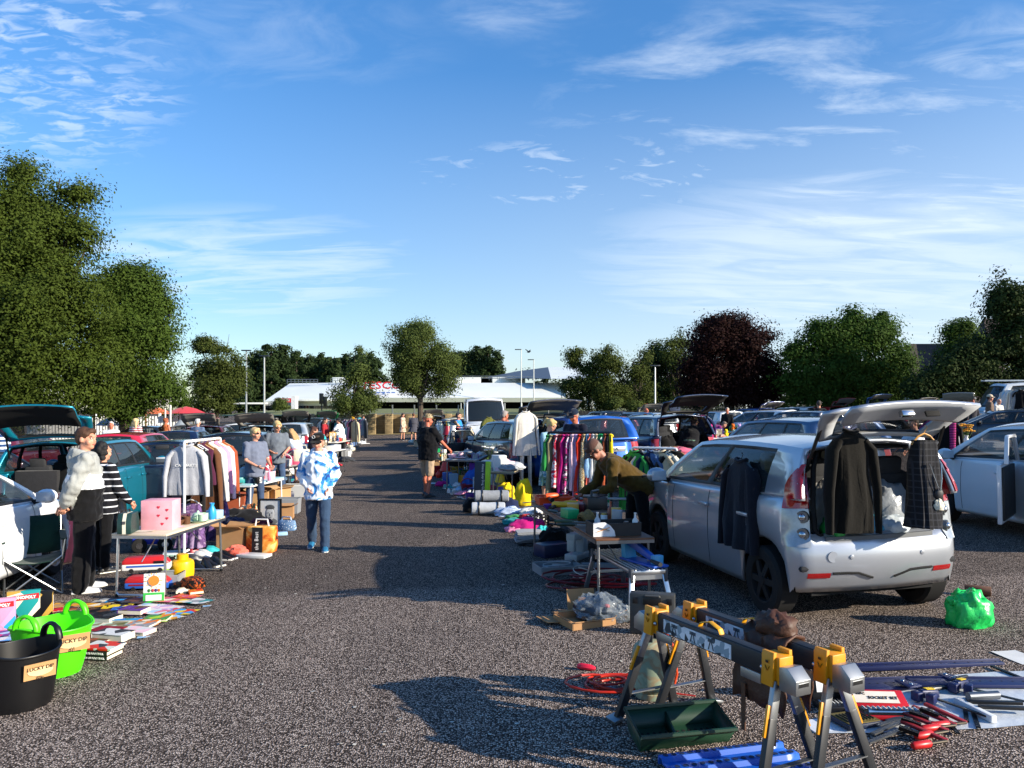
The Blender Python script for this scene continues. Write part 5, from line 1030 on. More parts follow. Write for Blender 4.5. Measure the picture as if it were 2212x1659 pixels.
def K_book(mb, s, c):
    w, d, h = s; mb.box((0, 0, .0015), (w, d, .003)); mb.box((0, 0, h-.0015), (w, d, .003)); mb.box((-w/2+.0015, 0, h/2), (.003, d, h-.006)); p = mb.c; mb.use(mat('#d8cfb8', .9)); mb.box((.003, 0, h/2), (w-.01, d-.008, h-.006)); mb.c = p
def K_bag(mb, s, c): mb.blob((0, 0, 0), (s[0]/2, s[1]/2, s[2]*.69), .28, 3.2, c, 26, 16)
def K_heap(mb, s, c): mb.blob((0, 0, 0), (s[0]/2, s[1]/2, s[2]*.69), .38, 3.0, c, 30, 14)
def K_fold(mb, s, c):
    w, d, h = s; n = 3
    for i in range(n): mb.loft([[(x*w/2*(1-.05*i), y*d/2, h/n*(i+.5)+z*h/n*.5) for x, z in ((-1, -.4), (-.98, .5), (-.5, 1), (.5, .95), (.97, .5), (1, -.5), (.5, -1), (-.5, -1))] for y in (-1, -.6, 0, .6, 1)])
def K_mug(mb, s, c):
    r, h = s[0]/2, s[2]; mb.lathe([(0, .004), (r*.8, 0), (r, h*.2), (r, h), (r*.9, h), (r*.86, h*.2), (0, h*.12)], 14); mb.tube([(r*.95, 0, h*.8), (r*1.5, 0, h*.75), (r*1.5, 0, h*.35), (r*.95, 0, h*.25)], r*.16, 6)
def K_bowl(mb, s, c): r, h = s[0]/2, s[2]; mb.lathe([(0, .003), (r*.45, 0), (r*.8, h*.5), (r, h), (r*.94, h), (r*.7, h*.5), (0, h*.16)], 16)
def K_plate(mb, s, c): r = s[0]/2; mb.lathe([(0, .002), (r*.6, 0), (r, s[2]), (r*.97, s[2]), (r*.58, .008), (0, .008)], 18)
def K_vase(mb, s, c): r, h = s[0]/2, s[2]; mb.lathe([(0, 0), (r*.6, 0), (r, h*.35), (r*.75, h*.65), (r*.4, h*.85), (r*.62, h), (r*.52, h), (r*.3, h*.84)], 16)
def K_bottle(mb, s, c): r, h = s[0]/2, s[2]; mb.lathe([(0, 0), (r*.95, 0), (r, h*.05), (r, h*.6), (r*.4, h*.75), (r*.36, h*.95), (r*.45, h*.95), (r*.45, h), (0, h)], 12)
def K_lamp(mb, s, c):
    r, h = s[0]/2, s[2]; p = mb.c; mb.use(mat('#c9b48a', .5)); mb.lathe([(0, 0), (r*.7, 0), (r*.6, h*.06), (r*.18, h*.12), (r*.3, h*.3), (r*.1, h*.5), (r*.08, h*.62), (0, h*.62)], 14); mb.c = p; mb.lathe([(r, h*.5), (r*.5, h), (r*.48, h), (r*.96, h*.5)], 16)
def K_cakestand(mb, s, c): r, h = s[0]/2, s[2]; mb.lathe([(0, 0), (r*.55, 0), (r*.15, h*.25), (r*.12, h*.8), (r, h*.9), (r, h), (0, h*.94)], 16)
def K_teapot(mb, s, c):
    r, h = s[0]/2, s[2]; mb.lathe([(0, 0), (r*.6, 0), (r, h*.4), (r*.7, h*.75), (r*.25, h*.8), (r*.12, h*.95), (0, h)], 16); mb.tube([(r*.8, 0, h*.35), (r*1.4, 0, h*.5), (r*1.7, 0, h*.75)], [r*.2, r*.14, r*.1], 7); mb.tube([(-r*.8, 0, h*.6), (-r*1.5, 0, h*.6), (-r*1.4, 0, h*.25), (-r*.9, 0, h*.25)], r*.1, 6)
def K_shoe(mb, s, c):
    l, w, h = s; mb.loft([[(y*l, x*w/2*q, z) for x, z in ((-1, .01), (-1, k*.6), (-.5, k), (.5, k), (1, k*.6), (1, .01))] for y, q, k in ((-.5, .5, h*.7), (-.42, .72, h), (-.15, .8, h*.95), (.1, .9, h*.6), (.35, .95, h*.42), (.5, .5, h*.25))]); p = mb.c; mb.use(mat('#d9d6d0', .6) if c % 3 else mat('#1a1a1a', .6)); mb.loft([[(y*l, x*w/2*q, z) for x, z in ((-1, 0), (-1, .022), (1, .022), (1, 0))] for y, q in ((-.52, .6), (-.2, .8), (.3, 1), (.52, .6))]); mb.c = p
def K_shoes(mb, s, c):
    for y, a in ((-.5, 4), (.55, -6)):
        X = mb.X; mb.X = X @ M.Translation((0, y*s[1], 0)) @ M.Rotation(R(a), 4, 'Z'); K_shoe(mb, (s[0], s[1]*.92, s[2]), c); mb.X = X
def K_basket(mb, s, c):
    r, h = s[0]/2, s[2]
    for i in range(7): z = h*i/6; q = .8+.2*i/6; mb.tube([(r*q*math.cos(a*math.pi/10), r*q*s[1]/s[0]*math.sin(a*math.pi/10), z+.008) for a in range(20)], h*.09, 5, closed=True)
    mb.tube([(r*math.cos(a*math.pi/10), 0, h+r*.9*math.sin(a*math.pi/10)) for a in range(11)], .012, 6)
def K_frame(mb, s, c):
    w, d, h = s
    for x in (-1, 1): mb.box((x*(w/2-.012), 0, h/2), (.024, d, h))
    for z in (.012, h-.012): mb.box((0, 0, z), (w-.048, d, .024))
    p = mb.c; mb.use(pattern('noise', ['#46565e', '#b8b09a', '#7d6a52', '#dcd6c6'], 9)); mb.box((0, .003, h/2), (w-.04, d*.4, h-.04)); mb.c = p
def K_toycar(mb, s, c):
    l, w, h = s; mb.loft([[(x*l/2, y*w/2, z*h) for y, z in ((-1, .18), (-1, .5), (-.85, q), (.85, q), (1, .5), (1, .18))] for x, q in ((-1, .5), (-.9, .72), (-.5, 1), (.25, 1), (.5, .66), (.92, .58), (1, .4))]); p = mb.c; mb.use(RUBBER)
    for x in (-.58, .6):
        for y in (-1, 1): mb.cyl((x*l/2, y*w*.36, h*.2), (x*l/2, y*w*.52, h*.2), h*.2, n=12)
    mb.c = p
def K_radio(mb, s, c):
    w, d, h = s; mb.box((0, 0, h/2), s); p = mb.c; mb.use(BLACK); mb.cyl((-w*.25, -d/2-.004, h*.5), (-w*.25, 0, h*.5), h*.3, n=16); mb.box((w*.2, -d/2-.002, h*.62), (w*.4, .01, h*.3)); mb.c = p; mb.tube([(-w*.4, 0, h), (-w*.38, 0, h*1.25), (w*.38, 0, h*1.25), (w*.4, 0, h)], .008, 5)
def K_kettle(mb, s, c):
    r, h = s[0]/2, s[2]; mb.lathe([(0, 0), (r, 0), (r*.95, h*.4), (r*.75, h*.9), (r*.3, h), (0, h)], 18); p = mb.c; mb.use(BLACK); mb.tube([(-r*.7, 0, h*.9), (-r*1.5, 0, h*.85), (-r*1.4, 0, h*.25), (-r*.95, 0, h*.15)], r*.13, 7); mb.c = p; mb.tube([(r*.6, 0, h*.75), (r*1.15, 0, h*.95)], [r*.3, r*.1], 8)
def K_plush(mb, s, c):
    r = s[0]/2; h = s[2]; mb.ball((0, 0, h*.3), (r*.8, r*.7, h*.3)); mb.ball((0, -r*.1, h*.74), (r*.62, r*.55, h*.24))
    for x in (-1, 1): mb.ball((x*r*.5, 0, h*.95), (r*.22, r*.16, h*.08)); mb.ball((x*r*.85, -r*.3, h*.42), (r*.22, r*.3, h*.12)); mb.ball((x*r*.5, -r*.7, h*.1), (r*.28, r*.45, h*.1))
def K_cushion(mb, s, c): mb.loft([[(math.cos(a*math.pi/8)*abs(math.cos(a*math.pi/8))**-.4*s[0]/2*q if abs(math.cos(a*math.pi/8)) > .01 else 0, math.sin(a*math.pi/8)*abs(math.sin(a*math.pi/8))**-.4*s[1]/2*q if abs(math.sin(a*math.pi/8)) > .01 else 0, z*s[2]) for a in range(16)] for q, z in ((.3, 0), (.85, .12), (1, .5), (.85, .88), (.3, 1))])
def K_hat(mb, s, c): r, h = s[0]/2, s[2]; mb.lathe([(r, .01), (r*.62, .0), (r*.56, h*.7), (r*.4, h), (0, h)], 18)
def K_paper(mb, s, c): w, d = s[0]/2, s[1]/2; mb.grid([[(-w, -d, .002), (-w*.3, -d, .004), (w*.4, -d, .003), (w, -d, .009)], [(-w, 0, .003), (-w*.3, 0, .005), (w*.4, 0, .004), (w, 0, .006)], [(-w, d, .006), (-w*.3, d, .003), (w*.4, d, .003), (w, d, .004)]])
def K_handbag(mb, s, c):
    w, d, h = s; mb.loft([[(x*w/2*q, y*d/2*k, z*h) for x, y in ((-1, -.6), (-.7, -1), (.7, -1), (1, -.6), (1, .6), (.7, 1), (-.7, 1), (-1, .6))] for q, k, z in ((.95, 1, 0), (1, 1, .3), (.94, .7, .8), (.9, .4, 1))]); mb.tube([(-w*.3, -d*.1, h*.95), (-w*.24, -d*.1, h*1.35), (w*.24, -d*.1, h*1.35), (w*.3, -d*.1, h*.95)], .012, 6)
def K_roll(mb, s, c):
    l, r = s[0], s[2]/2; mb.tube([(-l/2, 0, r), (-l*.48, 0, r), (-l*.3, 0, r), (0, 0, r), (l*.3, 0, r), (l*.48, 0, r), (l/2, 0, r)], [r*.75, r*.95, r, r*.92, r, r*.95, r*.75], 16); p = mb.c; mb.use(BLACK)
    for x in (-.28, .28): mb.tube([(x*l, math.cos(a*math.pi/8)*r*1.03, r+math.sin(a*math.pi/8)*r*1.03) for a in range(16)], .014, 5, closed=True)
    mb.c = p
def K_jar(mb, s, c): r, h = s[0]/2, s[2]; mb.lathe([(0, 0), (r, 0), (r, h*.75), (r*.8, h*.82), (r*.8, h*.84)], 14); p = mb.c; mb.use(mat('#b9a35a', .4, .6)); mb.lathe([(r*.85, h*.82), (r*.85, h), (0, h)], 14); mb.c = p
def K_board(mb, s, c): mb.box((0, 0, s[2]/2), s)
def K_flowers(mb, s, c):
    rr = random.Random(c); h = s[2]
    for i in range(16):
        a = rr.random()*6.3; e = V((math.cos(a)*s[0]*.5*rr.random(), math.sin(a)*s[0]*.5*rr.random(), h*rr.uniform(.65, 1))); p = mb.c; mb.use(mat('#3f5a2c', .7)); mb.tube([(0, 0, 0), e*.5+V((0, 0, h*.1)), e], .006, 5); mb.c = p
        for k in range(5): q = k*1.257; mb.ball(e+V((math.cos(q)*.032, math.sin(q)*.032, .01)), (.032, .026, .014), 7, 5, (20*math.cos(q), 20*math.sin(q), 0))
    p = mb.c; mb.use(mat('#b8c0c0', .2)); mb.lathe([(0, 0), (.05, 0), (.06, h*.3), (.045, h*.42)], 12); mb.c = p
SOFT = ('bag', 'heap', 'fold', 'plush', 'cushion', 'hat', 'roll', 'handbag')
NAMES = dict(box='box', carton='cardboard_box', crate='plastic_crate', book='book', bag='carrier_bag', heap='clothes_pile', fold='folded_cloth', mug='mug', bowl='bowl', plate='plate', vase='vase', bottle='bottle', lamp='table_lamp', cakestand='cake_stand', teapot='teapot', shoe='shoe', shoes='pair_of_shoes', basket='basket', frame='framed_picture', toycar='toy_car', radio='radio', kettle='kettle', plush='soft_toy', cushion='cushion', hat='hat', paper='magazine', handbag='handbag', roll='sleeping_bag', jar='jar', board='flat_board', flowers='flowers')
WORDS = dict(carton='open cardboard box', crate='plastic crate', bag='bulging carrier bag', heap='clothes heap', fold='folded cloth', cakestand='cake stand', shoes='pair of shoes', frame='framed picture', toycar='toy car', plush='soft toy', paper='magazine', roll='rolled sleeping bag', lamp='table lamp', box='box', board='flat board', flowers='bunch of flowers')
DIM = dict(box=(.22, .18, .14), carton=(.36, .28, .26), crate=(.45, .32, .22), book=(.17, .23, .03), bag=(.4, .32, .36), heap=(.55, .45, .16), fold=(.3, .24, .08), mug=(.09, .09, .1), bowl=(.18, .18, .08), plate=(.24, .24, .025), vase=(.13, .13, .26), bottle=(.08, .08, .26), lamp=(.24, .24, .42), cakestand=(.24, .24, .14), teapot=(.16, .16, .15), shoe=(.27, .1, .1), shoes=(.27, .1, .1), basket=(.32, .26, .14), frame=(.3, .02, .36), toycar=(.24, .11, .1), radio=(.28, .1, .16), kettle=(.17, .17, .22), plush=(.2, .18, .28), cushion=(.38, .38, .12), hat=(.3, .3, .11), paper=(.21, .29, .01), handbag=(.3, .12, .22), roll=(.45, .2, .2), jar=(.09, .09, .12), board=(.4, .3, .02), flowers=(.36, .36, .42))
_seed = [1]
def item(kind, pos, col, rz=0, label=None, cat=None, sc=1, dim=None, where='', m=None, rot=None, group=None, name=None, bevel=0):
    _seed[0] += 1; d = dim or DIM[kind]; d = tuple(x*sc for x in d); m = m or (cloth(hue(col)) if kind in SOFT else mat(hue(col), .85, 0, .1, 6) if kind in ('carton', 'book', 'paper', 'board') else plastic(hue(col)))
    mb = MB(m); globals()['K_'+kind](mb, d, _seed[0])
    w = WORDS.get(kind, kind.replace('_', ' ')); c = col if col in HUE else ''
    l = label or f'{c} {w} {where}'.strip()
    o = solo(mb, name or NAMES[kind], l, cat or {'cakestand': 'cake stand', 'shoes': 'shoes', 'heap': 'clothes', 'fold': 'cloth', 'roll': 'sleeping bag', 'toycar': 'toy car', 'carton': 'box', 'paper': 'magazine', 'bag': 'bag'}.get(kind, kind), pos, rz, group, bevel or (.004 if kind in ('box', 'radio') else 0), rot, smooth=50); return o
CN = list(HUE)
def clutter(p0, du, dv, n, kinds, seed, where, cols=None, z=0, sc=1, nu=None):
    """goods strewn over a table top or a ground strip: p0 + a*du + b*dv; every one an object of its own"""
    rr = random.Random(seed); used = set(); nu = nu or max(1, int(math.sqrt(n*max(.1, du.length)/max(.1, dv.length)))); nv = math.ceil(n/nu); k = 0; last = None
    for i in range(nu):
        for j in range(nv):
            if k >= n: return
            k += 1; a, b = (i+.5+rr.uniform(-.3, .3))/nu, (j+.5+rr.uniform(-.3, .3))/nv; kd = rr.choice(kinds)
            for _ in range(40):
                c = rr.choice(cols or CN)
                if (c, kd) not in used: break
            rep = (c, kd) in used; used.add((c, kd)); p = p0+du*a+dv*b+V((0, 0, z)); me_ = f'{c} {WORDS.get(kd, kd)}'
            item(kd, p, c, rr.uniform(-60, 60), f'{me_} beside the {last} {where}' if rep and last else f'{me_} {where}', sc=sc*rr.uniform(.8, 1.15)); last = me_
def garment(pos, rz, col, label, kind='top', w=.44, h=.66, sleeve=1, d=.09, m=None, hanger='#22201e', seed=0, name=None, cat=None, fold=.014, group=None, lean=0):
    """a garment hung on its hanger; the hook is at pos"""
    t = thing(name or {'top': 'hanging_jumper', 'dress': 'hanging_dress', 'trousers': 'hanging_trousers', 'coat': 'hanging_coat', 'skirt': 'hanging_tulle'}[kind], label, cat or {'top': 'top', 'dress': 'dress', 'trousers': 'trousers', 'coat': 'coat', 'skirt': 'skirt'}[kind], pos, rz, group); rr = random.Random(seed+3); m = m or cloth(hue(col)); mb = MB(m); z0 = -.09; ph = [rr.random()*6 for _ in range(4)]; n = 44
    def ring(z, ww, dd, f):
        r = []
        for q in range(n):
            a = 2*math.pi*q/n; ca, sa = math.cos(a), math.sin(a); x = math.copysign(abs(ca)**.8, ca)*ww/2; y = math.copysign(abs(sa)**.7, sa)*dd/2; y += f*2.1*(noise.noise(V((x*17/w*.44+ph[0]*9, z*1.9+ph[1], ph[2]+(sa > 0))))+.45*noise.noise(V((x*40/w*.44, z*4.5, ph[3]*5))))*(1 if sa > 0 else -.9 if sa < 0 else 0); x += f*.3*math.sin(z*9+ph[2])
            r.append((x, y+lean*z, z))
        return r
    if kind in ('top', 'coat', 'dress'):
        fl = {'top': 1.02, 'coat': 1.06, 'dress': 1.28}[kind]; lv = [(z0+.03, w*.30, .05, 0), (z0+.012, w*.42, .06, 0), (z0-.025, w*.66, d*.75, .1), (z0-.065, w*.88, d*.95, .3), (z0-.17, w*.84, d*1.1, .6), (z0-h*.4, w*.82, d*1.15, .9), (z0-h*.7, w*(.5+.5*fl)*.98, d*1.25, 1.2), (z0-h*.97, w*fl, d*1.3, 1.4), (z0-h, w*fl*.98, d*1.2, 1.4)]
        mb.loft([ring(z, a, b, fold*f) for z, a, b, f in lv], False)
        if sleeve:
            for s in (-1, 1): L = .6*sleeve*h/.66 if sleeve >= 1 else .2; x = s*w*.40; mb.tube([(x-s*.03, 0, z0-.05), (x+s*.035, -.015, z0-.13), (x+s*.075, -.035, z0-.1-L*.5), (x+s*(.07+.05*rr.random()), -.045, z0-.08-L)], [.058, .068, .056, .040 if sleeve >= 1 else .06], 12, False, .6)
        mb.tube([(math.cos(q*.524)*w*.17, math.sin(q*.524)*.035, z0+.03+.012*math.cos(q*1.05)) for q in range(12)], .016, 6, closed=True)
    elif kind == 'skirt': mb.loft([ring(z, a, b, fold*f) for z, a, b, f in ((z0-.02, w*.75, d*.7, .4), (z0-h*.3, w*.9, d, 1), (z0-h*.7, w*1.05, d*1.25, 1.6), (z0-h, w*1.2, d*1.5, 2))], False)
    else:
        for s in (-1, 1): mb.tube([(s*w*.2, 0, z0-.02), (s*w*.23, 0, z0-h*.3), (s*w*.25, 0, z0-h*.65), (s*w*.26, 0, z0-h)], [w*.24, w*.24, w*.2, w*.19], 12, False, .4)
    o = mb.build('cloth', t, 0, 65); hm = MB(plastic(hanger)); hm.tube([(.0, 0, .0), (.018, 0, .012), (.03, 0, -.008), (.012, 0, -.028), (0, 0, -.045), (0, 0, z0+.035)], .0035, 5); hm.tube([(-w*.44, lean*z0, z0-.055), (-w*.2, lean*z0, z0+.012), (0, 0, z0+.035), (w*.2, lean*z0, z0+.012), (w*.44, lean*z0, z0-.055)], .009, 6); hm.build('hanger', t); return t, o
def rail(label, a, b, z, m, foot=.5, r=.016, feet=True, post_a=True, post_b=True):
    """clothes rail from ground point a to ground point b"""
    a, b = V(a), V(b); c = (a+b)/2; d = b-a; L = V((d.x, d.y, 0)).length; t = thing('clothes_rail', label, 'clothes rail', c, math.degrees(math.atan2(d.y, d.x)))
    mb = MB(m); mb.tube([(-L/2, 0, z-.03), (-L/2+.01, 0, z-.005), (-L/2+.04, 0, z), (L/2-.04, 0, z), (L/2-.01, 0, z-.005), (L/2, 0, z-.03)], r, 8); mb.build('bar', t)
    for s, on in ((-1, post_a), (1, post_b)):
        if not on: continue
        mb = MB(m); mb.cyl((s*L/2, 0, .04), (s*L/2, 0, z-.02), r*.95, n=8); mb.build('post', t)
        if feet: mb = MB(m); mb.tube([(s*L/2, -foot/2, .02), (s*L/2, -foot/2+.03, .045), (s*L/2, foot/2-.03, .045), (s*L/2, foot/2, .02)], r*.95, 8); mb.build('foot', t)
    if feet: mb = MB(m); mb.cyl((-L/2, 0, .08), (L/2, 0, .08), r*.8, n=8); mb.build('lower_bar', t)
    return t
def table(label, c, L, Wd, h, rz, top='#c9ccce', leg=None, thick=.03, legs='straight', name='folding_table', cloth_m=None):
    t = thing(name, label, 'table', c, rz); lm = leg or ALU; mb = MB(cloth_m or (mat(top, .5, 0, .08, 4) if isinstance(top, str) else top)); mb.box((0, 0, h-thick/2), (L, Wd, thick)); mb.build('table_top', t, .006); mb = MB(lm)
    for y in (-1, 1): mb.box((0, y*(Wd/2-.005), h-thick-.012), (L*.98, .018, .03))
    for x in (-1, 1): mb.box((x*(L/2-.005), 0, h-thick-.012), (.018, Wd*.98, .03))
    mb.build('rim', t)
    for x in (-1, 1):
        for y in (-1, 1): mb = MB(lm); mb.tube([(x*(L/2-.06), y*(Wd/2-.04), h-thick-.02), (x*(L/2-.03), y*(Wd/2-.035), 0)], .014, 8); mb.use(BLACK); mb.cyl((x*(L/2-.032), y*(Wd/2-.035), 0), (x*(L/2-.032), y*(Wd/2-.035), .04), .017, n=8); mb.build('leg', t)
        if legs == 'u': mb = MB(lm); mb.tube([(x*(L/2-.032), -(Wd/2-.04), .05), (x*(L/2-.032), -(Wd/2-.06), .028), (x*(L/2-.032), Wd/2-.06, .028), (x*(L/2-.032), Wd/2-.04, .05)], .012, 8); mb.build('cross_bar', t)
        mb = MB(lm); mb.tube([(x*(L/2-.05), 0, h*.55), (x*L*.2, 0, h-thick-.01)], .007, 6); mb.build('brace', t)
    return t
# ---------------------------------------------------------------- left foreground stall
def trug(label, px, py, r, rb, h, col, sy, rz, txt, tw, hol, spos):
    t = thing('flexible_tub', label, 'tub', g(px, py), rz); m = mat(col, .42, 0, .05, 6); n = 40; rows = []
    lift = lambda a: .035*abs(math.cos(a))**6
    for k in range(8): f = k/7; rr_ = rb+(r-rb)*f**.8; rows.append([(math.cos(2*math.pi*q/n)*rr_, math.sin(2*math.pi*q/n)*rr_*sy, h*f+lift(2*math.pi*q/n)*f**3) for q in range(n)])
    mb = MB(m); mb.grid([[(0, 0, .004)]*n]+rows, True); inn = [[(x*.965, y*.965, z) for x, y, z in rw_] for rw_ in rows]; mb.grid([rows[-1], inn[-1]], True); mb.grid(list(reversed(inn))+[[(0, 0, .012)]*n], True); mb.tube([(x*1.012, y*1.012, z-.004) for x, y, z in rows[-1]], .009, 6, closed=True); mb.build('body', t, 0, 60)
    for s in (-1, 1):
        mb = MB(m); mb.tube([(s*r*.93, math.sin(a)*.0+math.cos(a)*r*.36, h+.02+math.sin(a)*.10) for a in [math.pi*q/12 for q in range(13)]], [.02]*4+[.015]*5+[.02]*4, 8, True, 1.2); mb.build('handle', t, 0, 60)
    sg = thing('cardboard_sign', f'cardboard sign reading lucky dip stuck on the {hol} tub', 'sign', t.location+V(spos[0]), spos[1]); mb = MB(mat('#b98d5c', .9, 0, .12, 8)); mb.box((0, 0, 0), (tw, .006, tw*.55), (8, 0, 0)); mb.build('board', sg); mb = MB(mat('#d9b587', .9)); mb.lathe([(0, 0), (tw*.4, 0)], 20, (0, 0, 0), 1, .42); mb.v = [V((p.x, -.006, p.y)) for p in mb.v]; mb.build('bubble', sg)
    text('LUCKY DIP', tw*.17, mat('#24180f', .9), sg, (0, -.009, .018), (82, 0, 0)); text(txt, tw*.16, mat('#24180f', .9), sg, (0, -.009, -.045), (82, 0, 0)); return t
trug('black flexible tub with a lucky dip sign at the bottom left corner', 44, 1522, .235, .185, .37, '#0c0c0e', .98, 66, '50p', .19, 'black', ((.205, -.12, .27), 50))
trug('lime green flexible tub with a lucky dip sign', 112, 1452, .255, .18, .36, '#4fe00e', 1.12, 78, '£1', .23, 'green', ((.245, -.16, .27), 38))
# books, comics and magazines laid out on the tarmac: (x, y) in the enlarged view, width, depth, thickness, turn, colours, label
def cover(a, b, c, sc=14): return pattern('voronoi', [hue(a), hue(b), hue(c)], sc, .45)
BK = [(690, 640, .5, .2, .004, 10, ('tan', 'brown', 'amber'), 'tan and brown poster lying at the far left of the books'), (860, 645, .24, .2, .006, 20, ('amber', 'tan', 'cream'), 'orange magazine right of the tan poster'), (945, 612, .26, .18, .006, -8, ('grey', 'black', 'cream'), 'grey comic behind the orange magazine'), (1085, 605, .3, .2, .008, 4, ('navy', 'black', 'azure'), 'dark blue annual at the back of the book spread'), (1035, 668, .28, .17, .01, 12, ('yellow', 'black', 'yellow'), 'yellow and black book in the middle of the spread'), (1215, 620, .26, .22, .006, -12, ('charcoal', 'black', 'brown'), 'charcoal magazine left of the standing picture book'), (1330, 665, .36, .26, .004, -14, ('white', 'sky', 'blush'), 'large white sheet below the standing picture book'), (1500, 600, .3, .2, .004, -10, ('rose', 'coral', 'cream'), 'pink and red comic right of the picture book'), (1650, 572, .28, .16, .004, -18, ('scarlet', 'orange', 'rose'), 'scarlet comic at the back right of the spread'), (1725, 545, .14, .12, .03, 30, ('orange', 'scarlet', 'amber'), 'bright orange book tilted at the back right corner'), (1655, 622, .2, .14, .006, -6, ('yellow', 'amber', 'cream'), 'yellow comic near the right tip of the spread'), (1750, 625, .24, .2, .004, -22, ('white', 'teal', 'grey'), 'white and teal magazine at the right tip'), (1470, 668, .28, .2, .004, -16, ('lilac', 'white', 'blush'), 'lilac magazine in the right half of the spread'), (1600, 705, .28, .2, .006, -10, ('azure', 'scarlet', 'yellow'), 'blue, red and yellow comic at the right edge'), (1490, 752, .26, .16, .006, -30, ('amber', 'sky', 'cream'), 'amber magazine in front of the blue comic'), (1385, 778, .22, .18, .02, 6, ('green', 'orange', 'lime'), 'green and orange picture book'), (1180, 722, .24, .17, .045, -6, ('purple', 'brown', 'navy'), 'thick purple hardback with cream pages'), (1085, 700, .2, .12, .02, 14, ('blue', 'azure', 'navy'), 'blue paperback left of the purple hardback'), (1100, 795, .3, .06, .03, 4, ('azure', 'teal', 'blue'), 'thin azure book standing out in front of the purple hardback'), (850, 735, .34, .22, .035, -4, ('black', 'brown', 'black'), 'black book with a gold fan pattern'), (905, 785, .3, .18, .05, -14, ('black', 'charcoal', 'brown'), 'thick black hardback below the gold fan book'), (1080, 836, .26, .15, .02, -6, ('khaki', 'mint', 'olive'), 'khaki green paperback in the middle'), (1245, 836, .24, .14, .02, -8, ('grey', 'orange', 'ivory'), 'grey paperback with an orange edge'), (955, 888, .27, .17, .02, -10, ('crimson', 'crimson', 'red'), 'plain dark red hardback'), (1205, 884, .28, .17, .03, -16, ('blush', 'white', 'ivory'), 'pale pink hardback at the right front'), (850, 838, .24, .14, .02, 2, ('mint', 'cream', 'khaki'), 'cream and mint book behind the dark red hardback'), (1000, 945, .30, .17, .06, -14, ('white', 'charcoal', 'white'), 'thick white boxed book with an orange side'), (835, 975, .24, .15, .02, -4, ('brown', 'olive', 'rust'), 'brown paperback beside the lime tub'), (875, 1055, .30, .20, .03, -12, ('scarlet', 'black', 'grey'), 'football annual with a scarlet and black cover'), (1265, 945, .1, .05, .002, 20, ('sky', 'white', 'sky'), 'small pale price slip lying right of the books'), (1825, 652, .08, .05, .002, 25, ('sky', 'white', 'sky'), 'small price slip beyond the right tip of the books'), (1690, 512, .09, .05, .002, 15, ('white', 'sky', 'white'), 'small white card behind the orange book'), (330, 780, .3, .2, .02, 22, ('charcoal', 'rust', 'tan'), 'charcoal book behind the lime tub handle'), (130, 822, .26, .14, .01, 8, ('yellow', 'olive', 'yellow'), 'yellow board game lid in front of the game boxes'), (60, 905, .34, .2, .006, 14, ('purple', 'magenta', 'sky'), 'purple and pink magazine left of the lime tub'), (25, 962, .3, .14, .006, 20, ('azure', 'sky', 'white'), 'blue magazine behind the black tub'), (430, 705, .26, .14, .02, 30, ('red', 'crimson', 'cream'), 'red book left of the tan poster'), (230, 800, .3, .16, .006, 16, ('brown', 'tan', 'rust'), 'brown magazine between the game boxes and the lime tub'), (560, 690, .24, .18, .01, 24, ('rust', 'charcoal', 'tan'), 'rust coloured book behind the lime handle'), (1020, 735, .18, .12, .01, 18, ('blue', 'white', 'navy'), 'blue and white booklet left of the purple hardback'), (1360, 715, .26, .18, .004, -20, ('white', 'rose', 'sky'), 'white comic with pink print in the right half'), (1310, 815, .2, .06, .025, -4, ('orange', 'teal', 'cream'), 'orange spined paperback in front of the green picture book')]
zz = {}
for i, (x, y, w, d, h, rz, cs, l) in enumerate(BK):
    p = g(x*.2453, 1150.4+y*.2453); mb = MB(cover(*cs, sc=9+i % 5)); q = h
    (K_book if h > .012 else K_paper)(mb, (w, d, max(h, .003)), i); o = solo(mb, 'book' if h > .008 else 'magazine', l, 'book' if h > .008 else 'magazine', p+V((0, 0, .004+.0035*(i % 6))), rz, 'books and magazines laid out on the tarmac')
for k, (l, tx) in enumerate((('lower thick black book spine reading galaxy of football', 'GALAXY OF FOOTBALL'), ('upper thick black book spine reading ultimate football', 'ULTIMATE FOOTBALL'))):
    p = g(206, 1424); t = thing('book', l, 'book', p+V((0, .06, .004+.036*k)), -8, 'books and magazines laid out on the tarmac'); mb = MB(mat('#15171a', .5)); mb.box((0, 0, .002), (.27, .2, .004)); mb.box((0, 0, .032), (.27, .2, .004)); mb.box((0, -.098, .017), (.27, .004, .026)); mb.build('cover', t); mb = MB(mat('#d8cfb8', .9)); mb.box((0, .002, .017), (.262, .192, .026)); mb.build('pages', t); text(tx, .022, WHITE, t, (0, -.102, .017))
p = g(206, 1424); item('book', p+V((.03, .07, .078)), 'scarlet', -12, 'glossy football book with a red and white cover on top of two black ones', m=cover('scarlet', 'white', 'charcoal', 11), dim=(.2, .27, .014), rot=(0, 0, 80))
# board game boxes
def gamebox(label, px, py, w, h, d, rz, cols, txt, tcol, sc=7, side=None):
    t = thing('board_game_box', label, 'board game', g(px, py), rz); mb = MB(pattern('voronoi', [hue(c) for c in cols], sc, .4)); mb.box((0, 0, h/2), (w, d, h)); mb.build('box', t, .004); mb = MB(mat('#17130f', .5)); mb.box((-w/2-.001, 0, h/2), (.004, d*.96, h*.98)); mb.build('side_panel', t)
    if txt: mb = MB(mat(hue(tcol), .5)); mb.box((0, -d/2-.003, h*.8), (w*.94, .006, h*.16), (0, -4, 0)); mb.build('title_strip', t); text(txt, h*.125, WHITE, t, (0, -d/2-.008, h*.8), (90, 0, 0), sx=.95, bold=.002)
    return t
gamebox('black and teal board game box titled in a red strip standing on edge', 52, 1344, .27, .30, .06, 24, ('black', 'teal', 'gold', 'cream', 'brown'), 'MONOPOLY', 'red')
